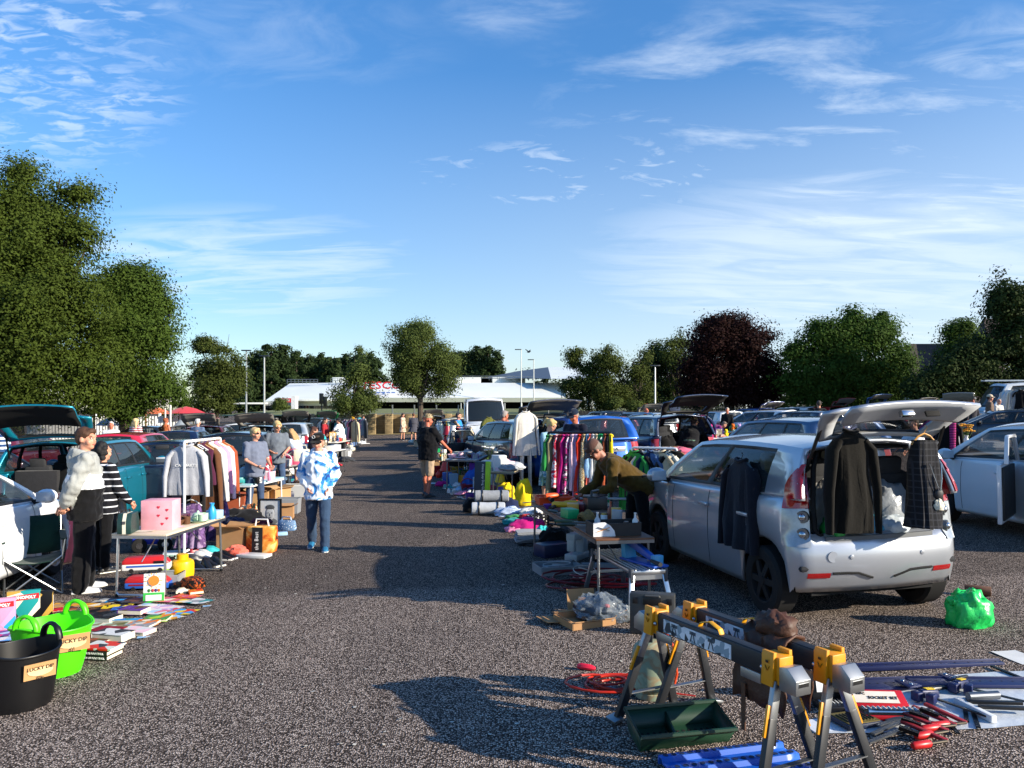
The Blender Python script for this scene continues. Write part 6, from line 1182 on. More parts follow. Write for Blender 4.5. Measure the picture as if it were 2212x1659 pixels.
gamebox('blue and pink board game box cut by the left picture edge', -4, 1362, .27, .29, .06, 24, ('azure', 'pink', 'lilac', 'azure'), 'MONOPOLY', 'red')
gamebox('black and gold game box behind the teal one', 88, 1340, .2, .28, .05, 18, ('black', 'gold', 'charcoal'), None, None)
b = thing('game_box', 'white box with a rainbow ring picture beside the board games', 'box', g(98, 1326), 20); mb = MB(WHITE); mb.box((0, 0, .085), (.12, .13, .17)); mb.build('box', b, .004)
for r_, c in ((.05, 'purple'), (.04, 'azure'), (.03, 'magenta'), (.018, 'yellow')): mb = MB(plastic(hue(c))); mb.tube([(math.cos(a*math.pi/10)*r_, -.068, .09+math.sin(a*math.pi/10)*r_*1.2) for a in range(20)], .006, 5, closed=True); mb.build('ring_print', b)
# picture book leaning on the table leg
b = thing('picture_book', 'white picture book with an orange sun standing against the table leg', 'book', g(333, 1300), 14); mb = MB(mat('#eceadf', .5)); mb.box((0, 0, .145), (.2, .025, .29), (-8, 0, 0)); mb.build('cover', b, .003)
mb = MB(mat('#e07a22', .6)); mb.cyl((0, -.012, .22), (0, -.016, .221), .052, n=24); mb.build('sun_print', b); mb = MB(mat('#36a844', .6)); mb.box((0, -.025, .05), (.2, .006, .1), (-8, 0, 0)); mb.build('band_print', b)
for i in range(10): a = i*.628; mb = MB(mat('#e8a23c', .6)); mb.bar((math.cos(a)*.062, -.013-.002*math.sin(a), .22+math.sin(a)*.062), (math.cos(a)*.085, -.013, .22+math.sin(a)*.083), .006); mb.build('ray_print', b)
mb = MB(mat('#e9e6da', .6)); mb.box((0, -.031, .05), (.15, .004, .055), (-8, 0, 0)); mb.build('label_print', b)
for x, c in ((-.045, '#356b2d'), (-.01, '#b2303a'), (.02, '#4a2b6b'), (.05, '#d0632a')): mb = MB(mat(c, .6)); mb.ball((x, -.02, .122), (.014, .004, .018)); mb.build('fruit_print', b)
# folding table of the first stall
A = g(217, 1295); B_ = g(427, 1236); T1H = .68; ax = V((.10, 1.28, 0)); ax.normalize(); t1c = V((-3.86, 8.78, gz(-3.86)))
def t1(u, v, z=0): return V((-4.17, 8.12, gz(-3.9)+T1H+z))+V((.97, .05, 0))*u*.56+ax*v*1.32   # u across, v along
table('silver edged folding table with crockery, lunch box and pink box', V((-3.86, 8.80, gz(-3.86))), 1.38, .60, T1H, math.degrees(math.atan2(ax.y, ax.x)), '#cdbda6', ALU, .025, 'u')
o = thing('lunch_box', 'dark green and cream metal lunch box with a handle', 'lunch box', t1(.16, .07), 8); mb = MB(mat('#1d3a37', .4)); pr = [(-.13, 0), (.13, 0), (.13, .13), (.09, .21), (-.09, .21), (-.13, .13)]; mb.prism(pr, .14, 'yz'); mb.build('body', o, .005); mb = MB(mat('#d8d3bd', .4)); mb.prism([(a*1.01, b*1.01) for a, b in pr], .035, 'yz', 0); mb.build('band', o); mb = MB(BLACK); mb.tube([(0, -.05, .21), (0, -.045, .24), (0, .045, .24), (0, .05, .21)], .008, 6); mb.build('handle', o); mb = MB(CHROME); mb.box((.0, -.135, .12), (.03, .01, .03)); mb.build('clasp', o)
o = thing('card_box', 'large pale pink box printed with red hearts on the folding table', 'box', t1(.55, .26), 4); mb = MB(mat('#eda4ae', .6)); mb.box((0, 0, .16), (.33, .26, .32)); mb.build('box', o, .004)
for i, (x, z) in enumerate(((.02, .25), (.11, .22), (.02, .16), (.11, .13), (.06, .07))):
    mb = MB(mat('#c3213c', .6)); mb.prism([(x+.016*math.sin(a)**3, z+.001*(13*math.cos(a)-5*math.cos(2*a)-2*math.cos(3*a)-math.cos(4*a))) for a in [k*math.pi/9 for k in range(18)]], .004, 'xz', -.132); mb.build('heart_print', o)
W1 = 'on the silver edged folding table'
for k, u, v, c, l, s in (('mug', .62, .53, 'brown', 'dark brown glazed cup', .9), ('mug', .78, .49, 'brown', 'dark brown cup in front', .9), ('bowl', .66, .45, 'brown', 'stack of brown saucers', .8), ('mug', .5, .56, 'cream', 'cream handled cup behind brown ones', .8), ('plate', .9, .60, 'mint', 'mint green plate under green cups', 1), ('teapot', .84, .64, 'mint', 'mint green teapot', .9), ('mug', .98, .60, 'mint', 'mint green teacup', .95), ('mug', .93, .68, 'mint', 'second mint teacup beside the teapot', .95), ('bowl', .8, .74, 'white', 'white sugar bowl with spoon', .8), ('vase', .98, .78, 'azure', 'bright blue jug', .75), ('box', .7, .82, 'rose', 'small pink tin', .45), ('box', .95, .86, 'sky', 'pale blue boxed game', .7), ('paper', .8, .95, 'khaki', 'khaki booklet at the far end', .9), ('paper', .35, .48, 'tan', 'tan magazine under the cups', 1), ('paper', .62, .36, 'blush', 'pink paper mat', 1), ('paper', .3, .2, 'ivory', 'ivory paper beneath the lunch box', 1.2), ('box', .45, .7, 'plum', 'dark plum box at the back', .6)): item(k, t1(u, v), c, 20*u*v*10, f'{l} {W1}', sc=s)
# camp chair
cc = thing('camp_chair', 'dark green folding camp chair in front of the white car', 'camp chair', g(72, 1278), 32); GC = cloth('#123028')
mb = MB(GC); mb.grid([[(x, y, .40-.05*(1-(x/.27)**2)-.03*(1-((y)/.25)**2)) for x in (-.27, -.15, 0, .15, .27)] for y in (-.26, -.1, .1, .24)]); mb.grid([[(x, .24+.10*f, .40+.42*f-.02*(1-(x/.27)**2)) for x in (-.27, -.15, 0, .15, .27)] for f in (0, .3, .7, 1)]); o = mb.build('seat_fabric', cc, 0, 70); o.modifiers.new('thick', 'SOLIDIFY').thickness = .008
for a, b_ in (((-.27, -.27, 0), (.27, -.27, .42)), ((.27, -.27, 0), (-.27, -.27, .42)), ((-.27, .26, 0), (.27, .26, .42)), ((.27, .26, 0), (-.27, .26, .42)), ((-.27, -.27, 0), (-.27, .26, .42)), ((-.27, .26, 0), (-.27, -.27, .42)), ((.27, -.27, 0), (.27, .26, .42)), ((.27, .26, 0), (.27, -.27, .42)), ((-.27, .26, .36), (-.27, .36, .86)), ((.27, .26, .36), (.27, .36, .86)), ((-.27, -.27, .38), (-.3, -.28, .6)), ((.27, -.27, .38), (.3, -.28, .6))): mb = MB(metal('#a9adb0', .4)); mb.cyl(a, b_, .010, n=8); mb.build('leg' if b_[2] < .5 else 'back_post' if a[1] > 0 else 'arm_post', cc)
for s in (-1, 1): mb = MB(GC); mb.box((s*.285, .03, .61), (.06, .62, .012), (2, 0, 0)); mb.build('armrest', cc)
mb = MB(WHITE); mb.prism([(-.025, 0), (.025, 0), (0, .045)], .002, 'xz'); mb.at(); mb.v = [V((p.x-.2, .315, p.z+.74)) for p in mb.v]; mb.build('badge_print', cc)
# toys under the table
def toyvan(label, px, py, l, w, h, rz, c1, c2, c3):
    t = thing('toy_bus', label, 'toy', g(px, py), rz); mb = MB(plastic(hue(c2))); mb.loft([[(x*l/2, y*w/2, z*h) for y, z in ((-1, .15), (-1, .55), (1, .55), (1, .15))] for x in (-1, -.9, .85, 1)]); mb.build('lower_body', t, .008); mb = MB(plastic(hue(c1))); mb.loft([[(x*l/2, y*w/2*q, h*z) for y, z in ((-1, .56), (-.9, k), (.9, k), (1, .56))] for x, q, k in ((-1, .9, .75), (-.85, .95, .98), (.6, .95, 1), (.85, .9, .8), (.97, .85, .6))]); mb.build('roof', t, .008); mb = MB(plastic(hue(c3))); mb.box((0, -w/2-.002, h*.42), (l*.8, .006, h*.12)); mb.build('stripe', t); mb = MB(BLACK); mb.box((l*.3, -w/2-.002, h*.66), (l*.25, .006, h*.16)); mb.build('window', t)
    for x in (-.6, .6):
        for y in (-1, 1): mb = MB(RUBBER); mb.cyl((x*l/2, y*w*.4, h*.14), (x*l/2, y*w*.54, h*.14), h*.14, n=14); mb.build('wheel', t)
tv = toyvan('long red, white and blue toy bus on top of the toy pile', 318, 1262, .5, .16, .17, 14, 'red', 'white', 'blue'); 
bpy.data.objects[[o.name for o in COL.objects if o.name.startswith('toy_bus')][-1]].location.z += .15
toyvan('red and blue toy truck under the white toy bus', 322, 1272, .46, .17, .15, 6, 'red', 'blue', 'crimson')
item('crate', g(352, 1262), 'grey', 8, 'grey transparent crate under the toy bus', dim=(.4, .3, .12))
o = thing('storage_head', 'yellow round storage tub with a stud lid under the table', 'storage tub', g(394, 1250), 20); mb = MB(plastic('#eab70c')); mb.lathe([(0, 0), (.10, 0), (.125, .03), (.13, .06), (.13, .18), (.122, .21), (.09, .23), (0, .23)], 28); mb.build('body', o); mb = MB(plastic('#eab70c')); mb.lathe([(.065, .23), (.065, .285), (.06, .29), (0, .29)], 24); mb.build('lid', o)
o = thing('toy_car', 'black toy car with orange flames beside the yellow tub', 'toy car', g(410, 1272), 160); mb = MB(pattern('noise', ['#141210', '#141210', '#141210', '#b8541f', '#1a1512'], 22, .4)); K_toycar(mb, (.3, .16, .13), 2); mb.build('body', o)
item('toycar', g(345, 1240), 'lime', 30, 'lime green toy motorbike behind the toy bus', sc=.9); item('toycar', g(395, 1282), 'cream', 30, 'cream plastic toy base in front of the black flame car', sc=.6); item('plush', g(372, 1230), 'black', 30, 'black and green toy figure behind the toy bus', sc=.6); item('board', g(395, 1196), 'white', 20, 'white flat box below the purple skirt', dim=(.5, .3, .03)); item('board', g(372, 1208), 'mint', 14, 'mint coloured flat box behind the yellow tub', dim=(.3, .2, .05))
# blue ride-on toy behind the table
o = thing('ride_on_toy', 'blue ride on toy with black wheels seen below the table', 'ride on toy', g(328, 1188), 25); mb = MB(plastic('#1730a8')); mb.loft([[(x*.25, y*.14*q, z) for y, z in ((-1, .1), (-1, .2), (-.6, k), (.6, k), (1, .2), (1, .1))] for x, q, k in ((-1, .8, .25), (-.4, 1, .3), (.3, .9, .26), (.7, 1, .34), (1, .6, .25))]); mb.build('body', o, .01)
for x in (-.16, .17):
    for y in (-1, 1): mb = MB(RUBBER); mb.cyl((x, y*.13, .1), (x, y*.21, .1), .1, n=18); w_ = mb.build('wheel', o, .01); mb = MB(CHROME); mb.cyl((x, y*.205, .1), (x, y*.216, .1), .045, n=12); mb.build('hub', w_)
# white clothes rail
ra, rb2 = g(398, 1205), at(476, 11.7); rail('white tubular clothes rail with sweatshirts in front of the dark cars', ra, rb2, 1.56, plastic('#eceeee'), .6, .02)
dv = (rb2-ra); rl = lambda f, z=1.56: V((ra.x+dv.x*f, ra.y+dv.y*f, ra.z+z+.01))
gt_, go_ = garment(rl(.06), 4, 'grey', 'pale grey sweatshirt with white lettering at the front of the white rail', 'top', .5, .64, 1, .1, cloth('#a9abb2'), '#e2c59a', 1); text('CARHARTT', .052, WHITE, gt_, (.02, -.075, -.33), (90, 0, 0), sx=1.1)
for f, c, kd, l, h_, w_, sl in ((.17, 'black', 'top', 'black jumper behind the grey sweatshirt on the white rail', .66, .46, 1), (.28, 'black', 'trousers', 'black trousers hanging in the middle of the white rail', 1.0, .4, 0), (.38, 'plum', 'top', 'mauve top on the white rail', .55, .46, 0), (.48, 'brown', 'dress', 'brown long dress on the white rail', .95, .44, 1), (.60, 'white', 'top', 'white long cardigan on the white rail', .8, .5, 1), (.72, 'pink', 'top', 'pink top with sleeves toward the far end of the white rail', .7, .5, 1), (.84, 'blush', 'coat', 'blush pink coat at the far end of the white rail', .8, .5, 1), (.94, 'rust', 'top', 'rust coloured jacket last on the white rail', .7, .5, 1)): garment(rl(f), 4, c, l, kd, w_, h_, sl, .08, None, '#c99a63' if f > .3 else '#eeeeee', int(f*100))
PT = pattern('noise', ['#3c2349', '#75568a', '#553a66', '#96809f'], 7); 
for f, l, x in ((.2, 'purple tulle skirt hanging low at the front of the white rail', -.02), (.66, 'second purple tulle skirt hanging lower at the back of the rail', .12)): garment(rl(f, .80)+V((x, 0, 0)), 4, 'purple', l, 'skirt', .34, .62, 0, .16, PT, '#eeeeee', 8, fold=.02)
item('heap', g(352, 1120), 'black', 0, 'black clothes bundle behind the grey sweatshirt', dim=(.4, .4, .7))
# shoes in front of the rail
for i, (px, py, c, l) in enumerate(((438, 1228, 'black', 'shiny black boots lying by the table leg'), (462, 1222, 'black', 'flat black shoes left of the coral cloth'), (486, 1208, 'black', 'black slip on shoes nearest the coral cloth'), (446, 1205, 'white', 'white trainers under the purple skirt'), (468, 1196, 'turquoise', 'turquoise trainers behind the black shoes'), (430, 1214, 'charcoal', 'charcoal shoes beside the yellow tub'), (425, 1196, 'crimson', 'dark red shoes under the clothes rail'))): item('shoes', g(px, py), c, -50+i*17, l, sc=1.05)
item('heap', g(511, 1200), 'coral', 10, 'crumpled coral pink fringed cloth on the tarmac', dim=(.28, .2, .14)); item('box', g(549, 1203), 'white', -14, 'flat white box lying in front of the shopping bag', dim=(.42, .2, .04))
o = item('carton', g(506, 1190), 'tan', -4, 'large brown cardboard box of clothes beside the shopping bag', dim=(.38, .3, .34), m=CARD)
bgo = thing('shopping_bag', 'shopping bag with black label and orange fruit print', 'shopping bag', g(566, 1192), -8); mb = MB(pattern('noise', ['#3a1c0e', '#c4541a', '#e8923a', '#f0c87a'], 6)); mb.loft([[(x*.2*q, y*.1*k, z) for x, y in ((-1, -.8), (-.8, -1), (.8, -1), (1, -.8), (1, .8), (.8, 1), (-.8, 1), (-1, .8))] for q, k, z in ((.9, 1, 0), (1, 1, .1), (1, .9, .3), (.97, .8, .36))], True); mb.build('bag', bgo, .01); mb = MB(mat('#17191c', .6)); mb.box((-.02, -.104, .18), (.15, .012, .34), (-3, 0, 0)); mb.build('label_panel', bgo); text('the Best', .075, WHITE, bgo, (-.02, -.122, .17), (90, -90, 0)); mb = MB(WHITE); mb.tube([(-.1, 0, .35), (-.08, 0, .45), (.08, 0, .45), (.1, 0, .35)], .012, 6); mb.build('handle', bgo)
item('heap', g(566, 1182)+V((0, 0, .34)), 'plum', 0, 'plum fabric spilling from the top of the shopping bag', dim=(.3, .16, .08))
item('heap', g(505, 1180)+V((0, 0, .3)), 'navy', 0, 'navy clothes heaped inside the brown cardboard box', dim=(.34, .24, .12))
item('heap', g(520, 1140), 'black', 20, 'black garments heaped under the pale blue table', dim=(.8, .5, .3)); item('heap', g(536, 1136), 'mint', -20, 'mint and orange patterned cloth over the black heap', m=pattern('noise', ['#2f7a4c', '#e0d2b0', '#d07a4a', '#18231c'], 8), dim=(.45, .3, .36))
fr_ = thing('framed_picture', 'black framed grey portrait drawing leaning on the table leg', 'framed picture', g(584, 1134), -6); mb = MB(BLACK)
for x in (-1, 1): mb.box((x*.187, 0, .22), (.024, .03, .46))
for z in (0, .44): mb.box((0, 0, z), (.35, .03, .024))
mb.build('frame', fr_); mb = MB(mat('#c9cbcc', .5)); mb.box((0, .004, .22), (.36, .012, .44)); mb.build('print', fr_)
for c, r_, q in ((('#7c7e80'), (.085, .004, .12), (0, -.005, .2)), ('#b9bbbc', (.078, .006, .105), (0, -.007, .19)), ('#4a4b4d', (.08, .006, .045), (0, -.007, .305)), ('#6d6f71', (.13, .004, .06), (0, -.005, .06)), ('#3c3d3f', (.014, .004, .007), (-.032, -.014, .21)), ('#3c3d3f', (.014, .004, .007), (.032, -.014, .21)), ('#77797b', (.01, .004, .026), (.0, -.014, .18)), ('#5b5c5e', (.024, .004, .007), (0, -.013, .135))): mb = MB(mat(c, .7)); mb.ball(q, r_, 16, 10); mb.build('drawing', fr_)
item('carton', g(617, 1119), 'tan', 10, 'small cardboard box with black straps behind the portrait', dim=(.28, .24, .22), m=CARD); item('crate', g(622, 1108), 'grey', 4, 'grey storage box behind the small cardboard box', dim=(.42, .34, .28)); item('handbag', g(620, 1145), 'sky', -14, 'pale blue floral bag right of the portrait', m=pattern('dots', ['#dfe8f0', '#5d7fa6', '#7f9cbd'], 26), dim=(.3, .14, .16)); item('box', g(608, 1156), 'sky', 20, 'small clear plastic tub in front of the floral bag', dim=(.18, .1, .05))
# pale blue table of kitchen goods
tb = V((-5.1, 14.75, gz(-5.1))); table('pale blue topped table with white legs full of kitchen goods', tb, 1.5, .95, .66, 84, '#9cc7d0', WHITE, .03)
W2 = 'on the pale blue table'
for k, px, Y, c, l, s in (('kettle', 528, 14.3, 'silver', 'glass blender jug', 1.3), ('kettle', 545, 14.6, 'white', 'white coffee maker', 1.6), ('box', 520, 14.1, 'teal', 'dark teal tin', .8), ('plate', 512, 14.0, 'crimson', 'red patterned plate', 1), ('mug', 540, 14.1, 'charcoal', 'charcoal metal pot', 1.2), ('bowl', 551, 14.15, 'silver', 'shiny steel bowl', .9), ('vase', 565, 14.4, 'scarlet', 'red and white vase', .9), ('jar', 560, 14.2, 'white', 'white salt jar', 1.1), ('crate', 578, 15, 'blush', 'blush pink storage basket', .6), ('basket', 566, 15.1, 'white', 'white laundry basket', .9), ('bowl', 535, 14.9, 'cream', 'cream mixing bowl', 1.2), ('box', 508, 14.5, 'navy', 'navy cardboard packet', .8), ('mug', 555, 14.05, 'black', 'black mug', 1.1), ('bottle', 582, 14.6, 'pink', 'pink flask', .9)):
    p = at(px, Y); p.z = gz(tb.x)+.66; item(k, p, c, px*7 % 90, f'{l} {W2}', sc=s)
for px, py, k, c, l in ((560, 1090, 'carton', 'tan', 'brown box under the pale blue table'), (508, 1100, 'carton', 'rust', 'rust brown box under the far corner of the pale blue table'), (590, 1070, 'crate', 'brown', 'stack of brown books stood in a box beside the pale blue table'), (545, 1075, 'box', 'charcoal', 'charcoal bag under the pale blue table')): item(k, g(px, py), c, 8, l, sc=1.1)
# ---------------------------------------------------------------- right foreground: saw horses and tools
YEL = mat('#d98f0c', .42, 0, .06, 8); GREYM = metal('#9b9ea1', .45); BEAM = mat('#26282c', .45, .2, .12, 10); LBL = pattern('voronoi', ['#d9dde0', '#e6e8ea', '#8fa0a8', '#d2d6d9', '#3c4348'], 26, .5)
def sawhorse(label, a, b, zt, spread=.25):
    a, b = V(a), V(b); c = (a+b)/2; d = b-a; L = d.length; t = thing('saw_horse', label, 'saw horse', (c.x, c.y, gz(c.x)), math.degrees(math.atan2(d.y, d.x)))
    mb = MB(BEAM); mb.box((0, 0, zt-.05), (L-.06, .075, .10)); mb.box((0, 0, zt+.002), (L-.1, .06, .006)); mb.build('beam', t, .006)
    mb = MB(LBL); mb.box((-.08, -.04, zt-.055), (.56, .004, .075)); mb.build('sticker', t)
    for x in (-.26, -.1, .05): mb = MB(mat('#47525a', .6)); mb.bar((x-.02, -.0435, zt-.085), (x, -.0435, zt-.025), .008, .002); mb.bar((x+.02, -.0435, zt-.085), (x, -.0435, zt-.025), .008, .002); mb.box((x, -.0435, zt-.035), (.05, .002, .018)); mb.build('diagram_print', t)
    mb = MB(mat('#e8a416', .5)); mb.tube([(-.09, 0, zt), (-.075, 0, zt+.028), (0, 0, zt+.05), (.075, 0, zt+.028), (.09, 0, zt)], .017, 8, True, .25); mb.build('carry_strap', t)
    for s in (-1, 1):
        x = s*(L/2-.07); mb = MB(YEL); mb.box((x, 0, zt-.055), (.12, .092, .135)); mb.build('bracket', t, .006)
        for y in (-1, 1): mb = MB(YEL); mb.box((x-s*.0, y*.056, zt-.05), (.075, .02, .165), (y*4, 0, 0)); mb.use(BLACK); mb.bar((x-.014, y*.068, zt-.035), (x, y*.069, zt-.06), .007, .003); mb.bar((x+.014, y*.068, zt-.035), (x, y*.069, zt-.06), .007, .003); mb.box((x, y*.067, zt-.015), (.022, .003, .016)); mb.build('support_arm', t, .004); mb = MB(CHROME); mb.ball((x-s*.05, y*.05, zt-.06), .012, 8, 6); mb.build('bolt', t)
        mb = MB(GREYM); q = [(0, zt-.14), (0, zt-.03), (s*.05, zt-.02), (s*.105, zt-.07), (s*.105, zt-.14)]; mb.prism([(x+s*.06+u, z) for u, z in q], .098, 'xz'); mb.use(DARK); mb.box((x+s*.165, 0, zt-.092), (.004, .07, .022)); mb.build('end_cap', t, .004); mb = MB(GREYM); mb.box((x-s*.13, -.045, zt-.125), (.14, .012, .05)); mb.build('lower_plate', t, .003)
        for y in (-1, 1):
            p0 = V((x+s*.03, y*.035, zt-.11)); p1 = V((x+s*.10, y*spread, 0)); m_ = p0.lerp(p1, .36); mb = MB(BEAM); mb.bar(m_-(p1-p0)*.06, p1, .05, .034, (1, 0, 0)); lg = mb.build('leg', t, .004); mb = MB(GREYM); mb.bar(p0, m_, .046, .03, (1, 0, 0)); mb.build('inner_leg', lg, .003); mb = MB(YEL); q0, q1 = p0.lerp(p1, .2), p0.lerp(p1, .46); o_ = V((0, y*.024, .008)); mb.bar(q0+o_, q1+o_, .032, .014, (1, 0, 0)); mb.use(BLACK); mb.bar(q0+o_*1.35+(q1-q0)*.1, q0+o_*1.35+(q1-q0)*.24, .014, .01, (1, 0, 0)); mb.build('latch', lg, .003); mb = MB(GREYM); mb.box(p1+V((0, y*.02, .012)), (.10, .07, .02), (y*-14, 0, 0)); mb.build('foot', lg, .004)
        mb = MB(GREYM); p0, p1 = V((x+s*.082, -spread*.72, .155)), V((x+s*.082, spread*.72, .155)); mb.bar(p0, p1, .03, .006); mb.build('spreader', t)
    return t
sa, sb = V((.84, 4.72, 0)), V((1.335, 3.74, 0)); SA, SB = V((1.09, 4.80, 0)), V((1.60, 3.76, 0))
sawhorse('nearer black and yellow saw horse with the full sticker showing', sa, sb, .655, .215)
sawhorse('farther black and yellow saw horse with the leather apron on it', SA, SB, .655, .215)
ap = thing('leather_apron', 'brown leather tool apron draped over the farther saw horse', 'apron', (1.4, 4.16, .66), -64); LEA = mat('#4a2a17', .6, 0, .3, 9, .4, 40); mb = MB(LEA); rows = []
for i in range(15):
    a = i/14; s = (a-.5)*2; rows.append([(x*.14*(1+.4*abs(s))+.02*math.sin(9*s+x*2), math.copysign(min(abs(s)*.8, .075)+.015*math.sin(x*6+s*5)+(.03*abs(s)), s), .055-max(0, abs(s)-.08)*.42-.012*math.cos(x*9+s*3)) for x in [q/5-1 for q in range(11)]])
mb.grid(rows); o = mb.build('hide', ap, 0, 70); o.modifiers.new('thick', 'SOLIDIFY').thickness = .012; mb = MB(LEA); mb.blob((.0, .02, .03), (.12, .09, .08), .5, 4, 3); mb.build('folded_pocket', ap, 0, 70)
for x in (-.1, .12): mb = MB(mat('#5c3a22', .7)); mb.bar((x, -.11, -.25), (x+.01, -.12, -.5), .03, .006); mb.build('strap', ap)
# gas bottle, cable, trays
gb = thing('gas_cylinder', 'weathered pale green gas cylinder behind the saw horse leg', 'gas cylinder', g(1406, 1503)); mb = MB(pattern('noise', ['#7f8d76', '#9aa288', '#938468', '#84927e'], 9, .7)); mb.lathe([(.10, .0), (.10, .035), (.095, .04), (.122, .07), (.125, .27), (.105, .33), (.06, .365), (.03, .37), (0, .37)], 30); mb.build('body', gb); mb = MB(mat('#23292f', .5)); mb.lathe([(.06, .35), (.062, .42), (.055, .42), (.053, .36)], 16, arc=.75); mb.use(STEEL); mb.cyl((0, 0, .36), (0, 0, .44), .016); mb.cyl((-.03, 0, .42), (.03, 0, .42), .014); mb.build('valve_guard', gb)
mb = MB(plastic('#d3481e')); mb.tube([(.03, 0, .42), (.09, -.01, .43), (.14, -.03, .33), (.16, -.05, .16), (.13, -.05, .04)], .009, 7); mb.build('hose', gb)
def coil(name, label, cat, pos, col, r, R_, n, seed, sx=1, sy=1, hz=.02, tail=None):
    rr = random.Random(seed); pts = []
    for i in range(n*14): a = i*2*math.pi/14; k = R_*(.7+.3*math.sin(a*.37+seed)); pts.append((math.cos(a)*k*sx+.25*R_*math.sin(a*.21+seed), math.sin(a)*k*sy+.2*R_*math.cos(a*.17), r+hz*(.5+.5*math.sin(a*.61+seed*2))))
    if tail: pts += tail
    mb = MB(plastic(col)); mb.tube(pts, r, 7); return solo(mb, name, label, cat, pos)
co = coil('extension_cable', 'orange red extension cable coiled on the tarmac by the gas cylinder', 'cable', g(1320, 1482), '#b82a18', .0085, .24, 5, 2, 1.1, .8, .035, [(.2, -.1, .01), (.38, -.16, .01), (.52, -.22, .01)])
mb = MB(plastic('#d8203c')); mb.tube([(-.05, 0, .02), (-.02, 0, .025), (.05, 0, .022), (.08, .01, .015)], [.016, .024, .022, .012], 8); adopt(solo(mb, 'plug_socket', None, None, g(1262, 1447), -20), co)
mb = MB(STEEL); mb.cyl((0, 0, .008), (.42, -.36, .008), .006, n=7); solo(mb, 'metal_rod', 'thin steel rod lying across the orange red cable', 'rod', g(1293, 1480))
def tray(label, pos, rz, w, d, h, col, name, cat, mids, holes):
    t = thing(name, label, cat, pos, rz); m = mat(col, .4, 0, .12, 10); mb = MB(m); k = .72; top = [(-w/2, -d/2), (w/2, -d/2), (w/2, d/2), (-w/2, d/2)]; bot = [(x*.93, y*k) for x, y in top]; th = .012
    vs = [(x, y, h) for x, y in top]+[(x, y, .01) for x, y in bot]; mb.add(vs, [(0, 1, 5, 4), (1, 2, 6, 5), (2, 3, 7, 6), (3, 0, 4, 7), (4, 5, 6, 7)]); o = mb.build('shell', t); o.modifiers.new('thick', 'SOLIDIFY').thickness = th
    mb = MB(m); mb.tube([(x, y, h) for x, y in top], .014, 6, closed=True); mb.build('rim', t)
    for x in mids: mb = MB(m); mb.add([(x, -d/2*k, .012), (x, d/2*k, .012), (x, d/2*.92, h*.8), (x, -d/2*.75, h*.45)], [(0, 1, 2, 3)]); o = mb.build('divider', t); o.modifiers.new('thick', 'SOLIDIFY').thickness = .01
    if holes:
        mb = MB(DARK)
        for i in range(14):
            for j in range(3): mb.lathe([(0, 0), (.009, 0)], 8, (-w*.42+w*.84*i/13, -d*k*.36+j*d*.2, .0225))
        mb.build('drain_holes', t)['kind'] = 'stuff'
    return t
t = tray('dark green divided plastic planter tray at the feet of the saw horse', g(1468, 1606)+V((0, .06, 0)), 12, .56, .26, .13, '#173726', 'planter_tray', 'tray', (-.03,), True); t.rotation_euler[0] = R(14)
t = thing('perforated_panel', 'bright blue perforated plastic panel at the bottom edge between the saw horse legs', 'panel', g(1590, 1664), 15); mb = MB(plastic('#1a58b8')); mb.grid([[(x, y, z) for x in [q*.08-.36 for q in range(10)]] for y, z in ((-.17, .004), (-.165, .05), (-.12, .055), (-.11, .03), (-.03, .03), (-.02, .055), (.03, .055), (.04, .03), (.11, .03), (.12, .055), (.165, .05), (.17, .004))]); o = mb.build('shell', t); o.modifiers.new('thick', 'SOLIDIFY').thickness = .012; mb = MB(mat('#0b1f45', .7))
for i in range(15):
    for j in range(3): mb.lathe([(0, 0), (.015, 0)], 9, (-.33+i*.047, (-.14, .005, .14)[j], .0585 if j == 1 else .0565))
mb.build('holes', t)['kind'] = 'stuff'
# tools spread on the ground at the right
NAVY = mat('#16224f', .45, .1, .12, 9); SHEET = mat('#c9cfd4', .35, 0, .08, 5, .6, 14)
def gp(x, y, z=0): return g(1593+x*.28, 1283+y*.28, z)
mb = MB(SHEET); A_ = [gp(*q, .006) for q in ((640, 1075), (1080, 1070), (1960, 1035), (2330, 1000), (2330, 590), (1980, 600), (700, 700))]; c0 = sum(A_, V())/7; mb.add([p-c0 for p in A_]+[V((0, 0, .012))], [(i, (i+1) % 7, 7) for i in range(7)]); solo(mb, 'plastic_sheet', 'thin white plastic sheet spread under the tools', 'sheet', c0)
def strip(name, label, cat, a, b, w, h, m, parts=()):
    a, b = V(a), V(b); c = (a+b)/2; d = b-a; t = thing(name, label, cat, c, math.degrees(math.atan2(d.y, d.x))); L = d.length; mb = MB(m); mb.box((0, 0, h/2), (L, w, h)); mb.box((0, w/2-.004, h), (L, .008, h*.8)); mb.build('bar', t, .003); mb = MB(DARK)
    for i in range(12): mb.lathe([(0, 0), (.007, 0)], 8, (-L*.46+L*.92*i/11, 0, h+.0015))
    mb.build('holes', t)['kind'] = 'stuff'; return t
strip('guide_rail', 'long navy guide rail farthest back in the tool spread', 'guide rail', gp(770, 610), gp(2040, 535), .06, .03, NAVY)
strip('guide_rail', 'wide navy guide plate behind the socket set', 'guide rail', gp(740, 735, .01), gp(1480, 690, .01), .19, .02, NAVY); strip('guide_rail', 'second navy guide plate running out at the right edge', 'guide rail', gp(1330, 690, .034), gp(2330, 700, .012), .14, .02, NAVY)
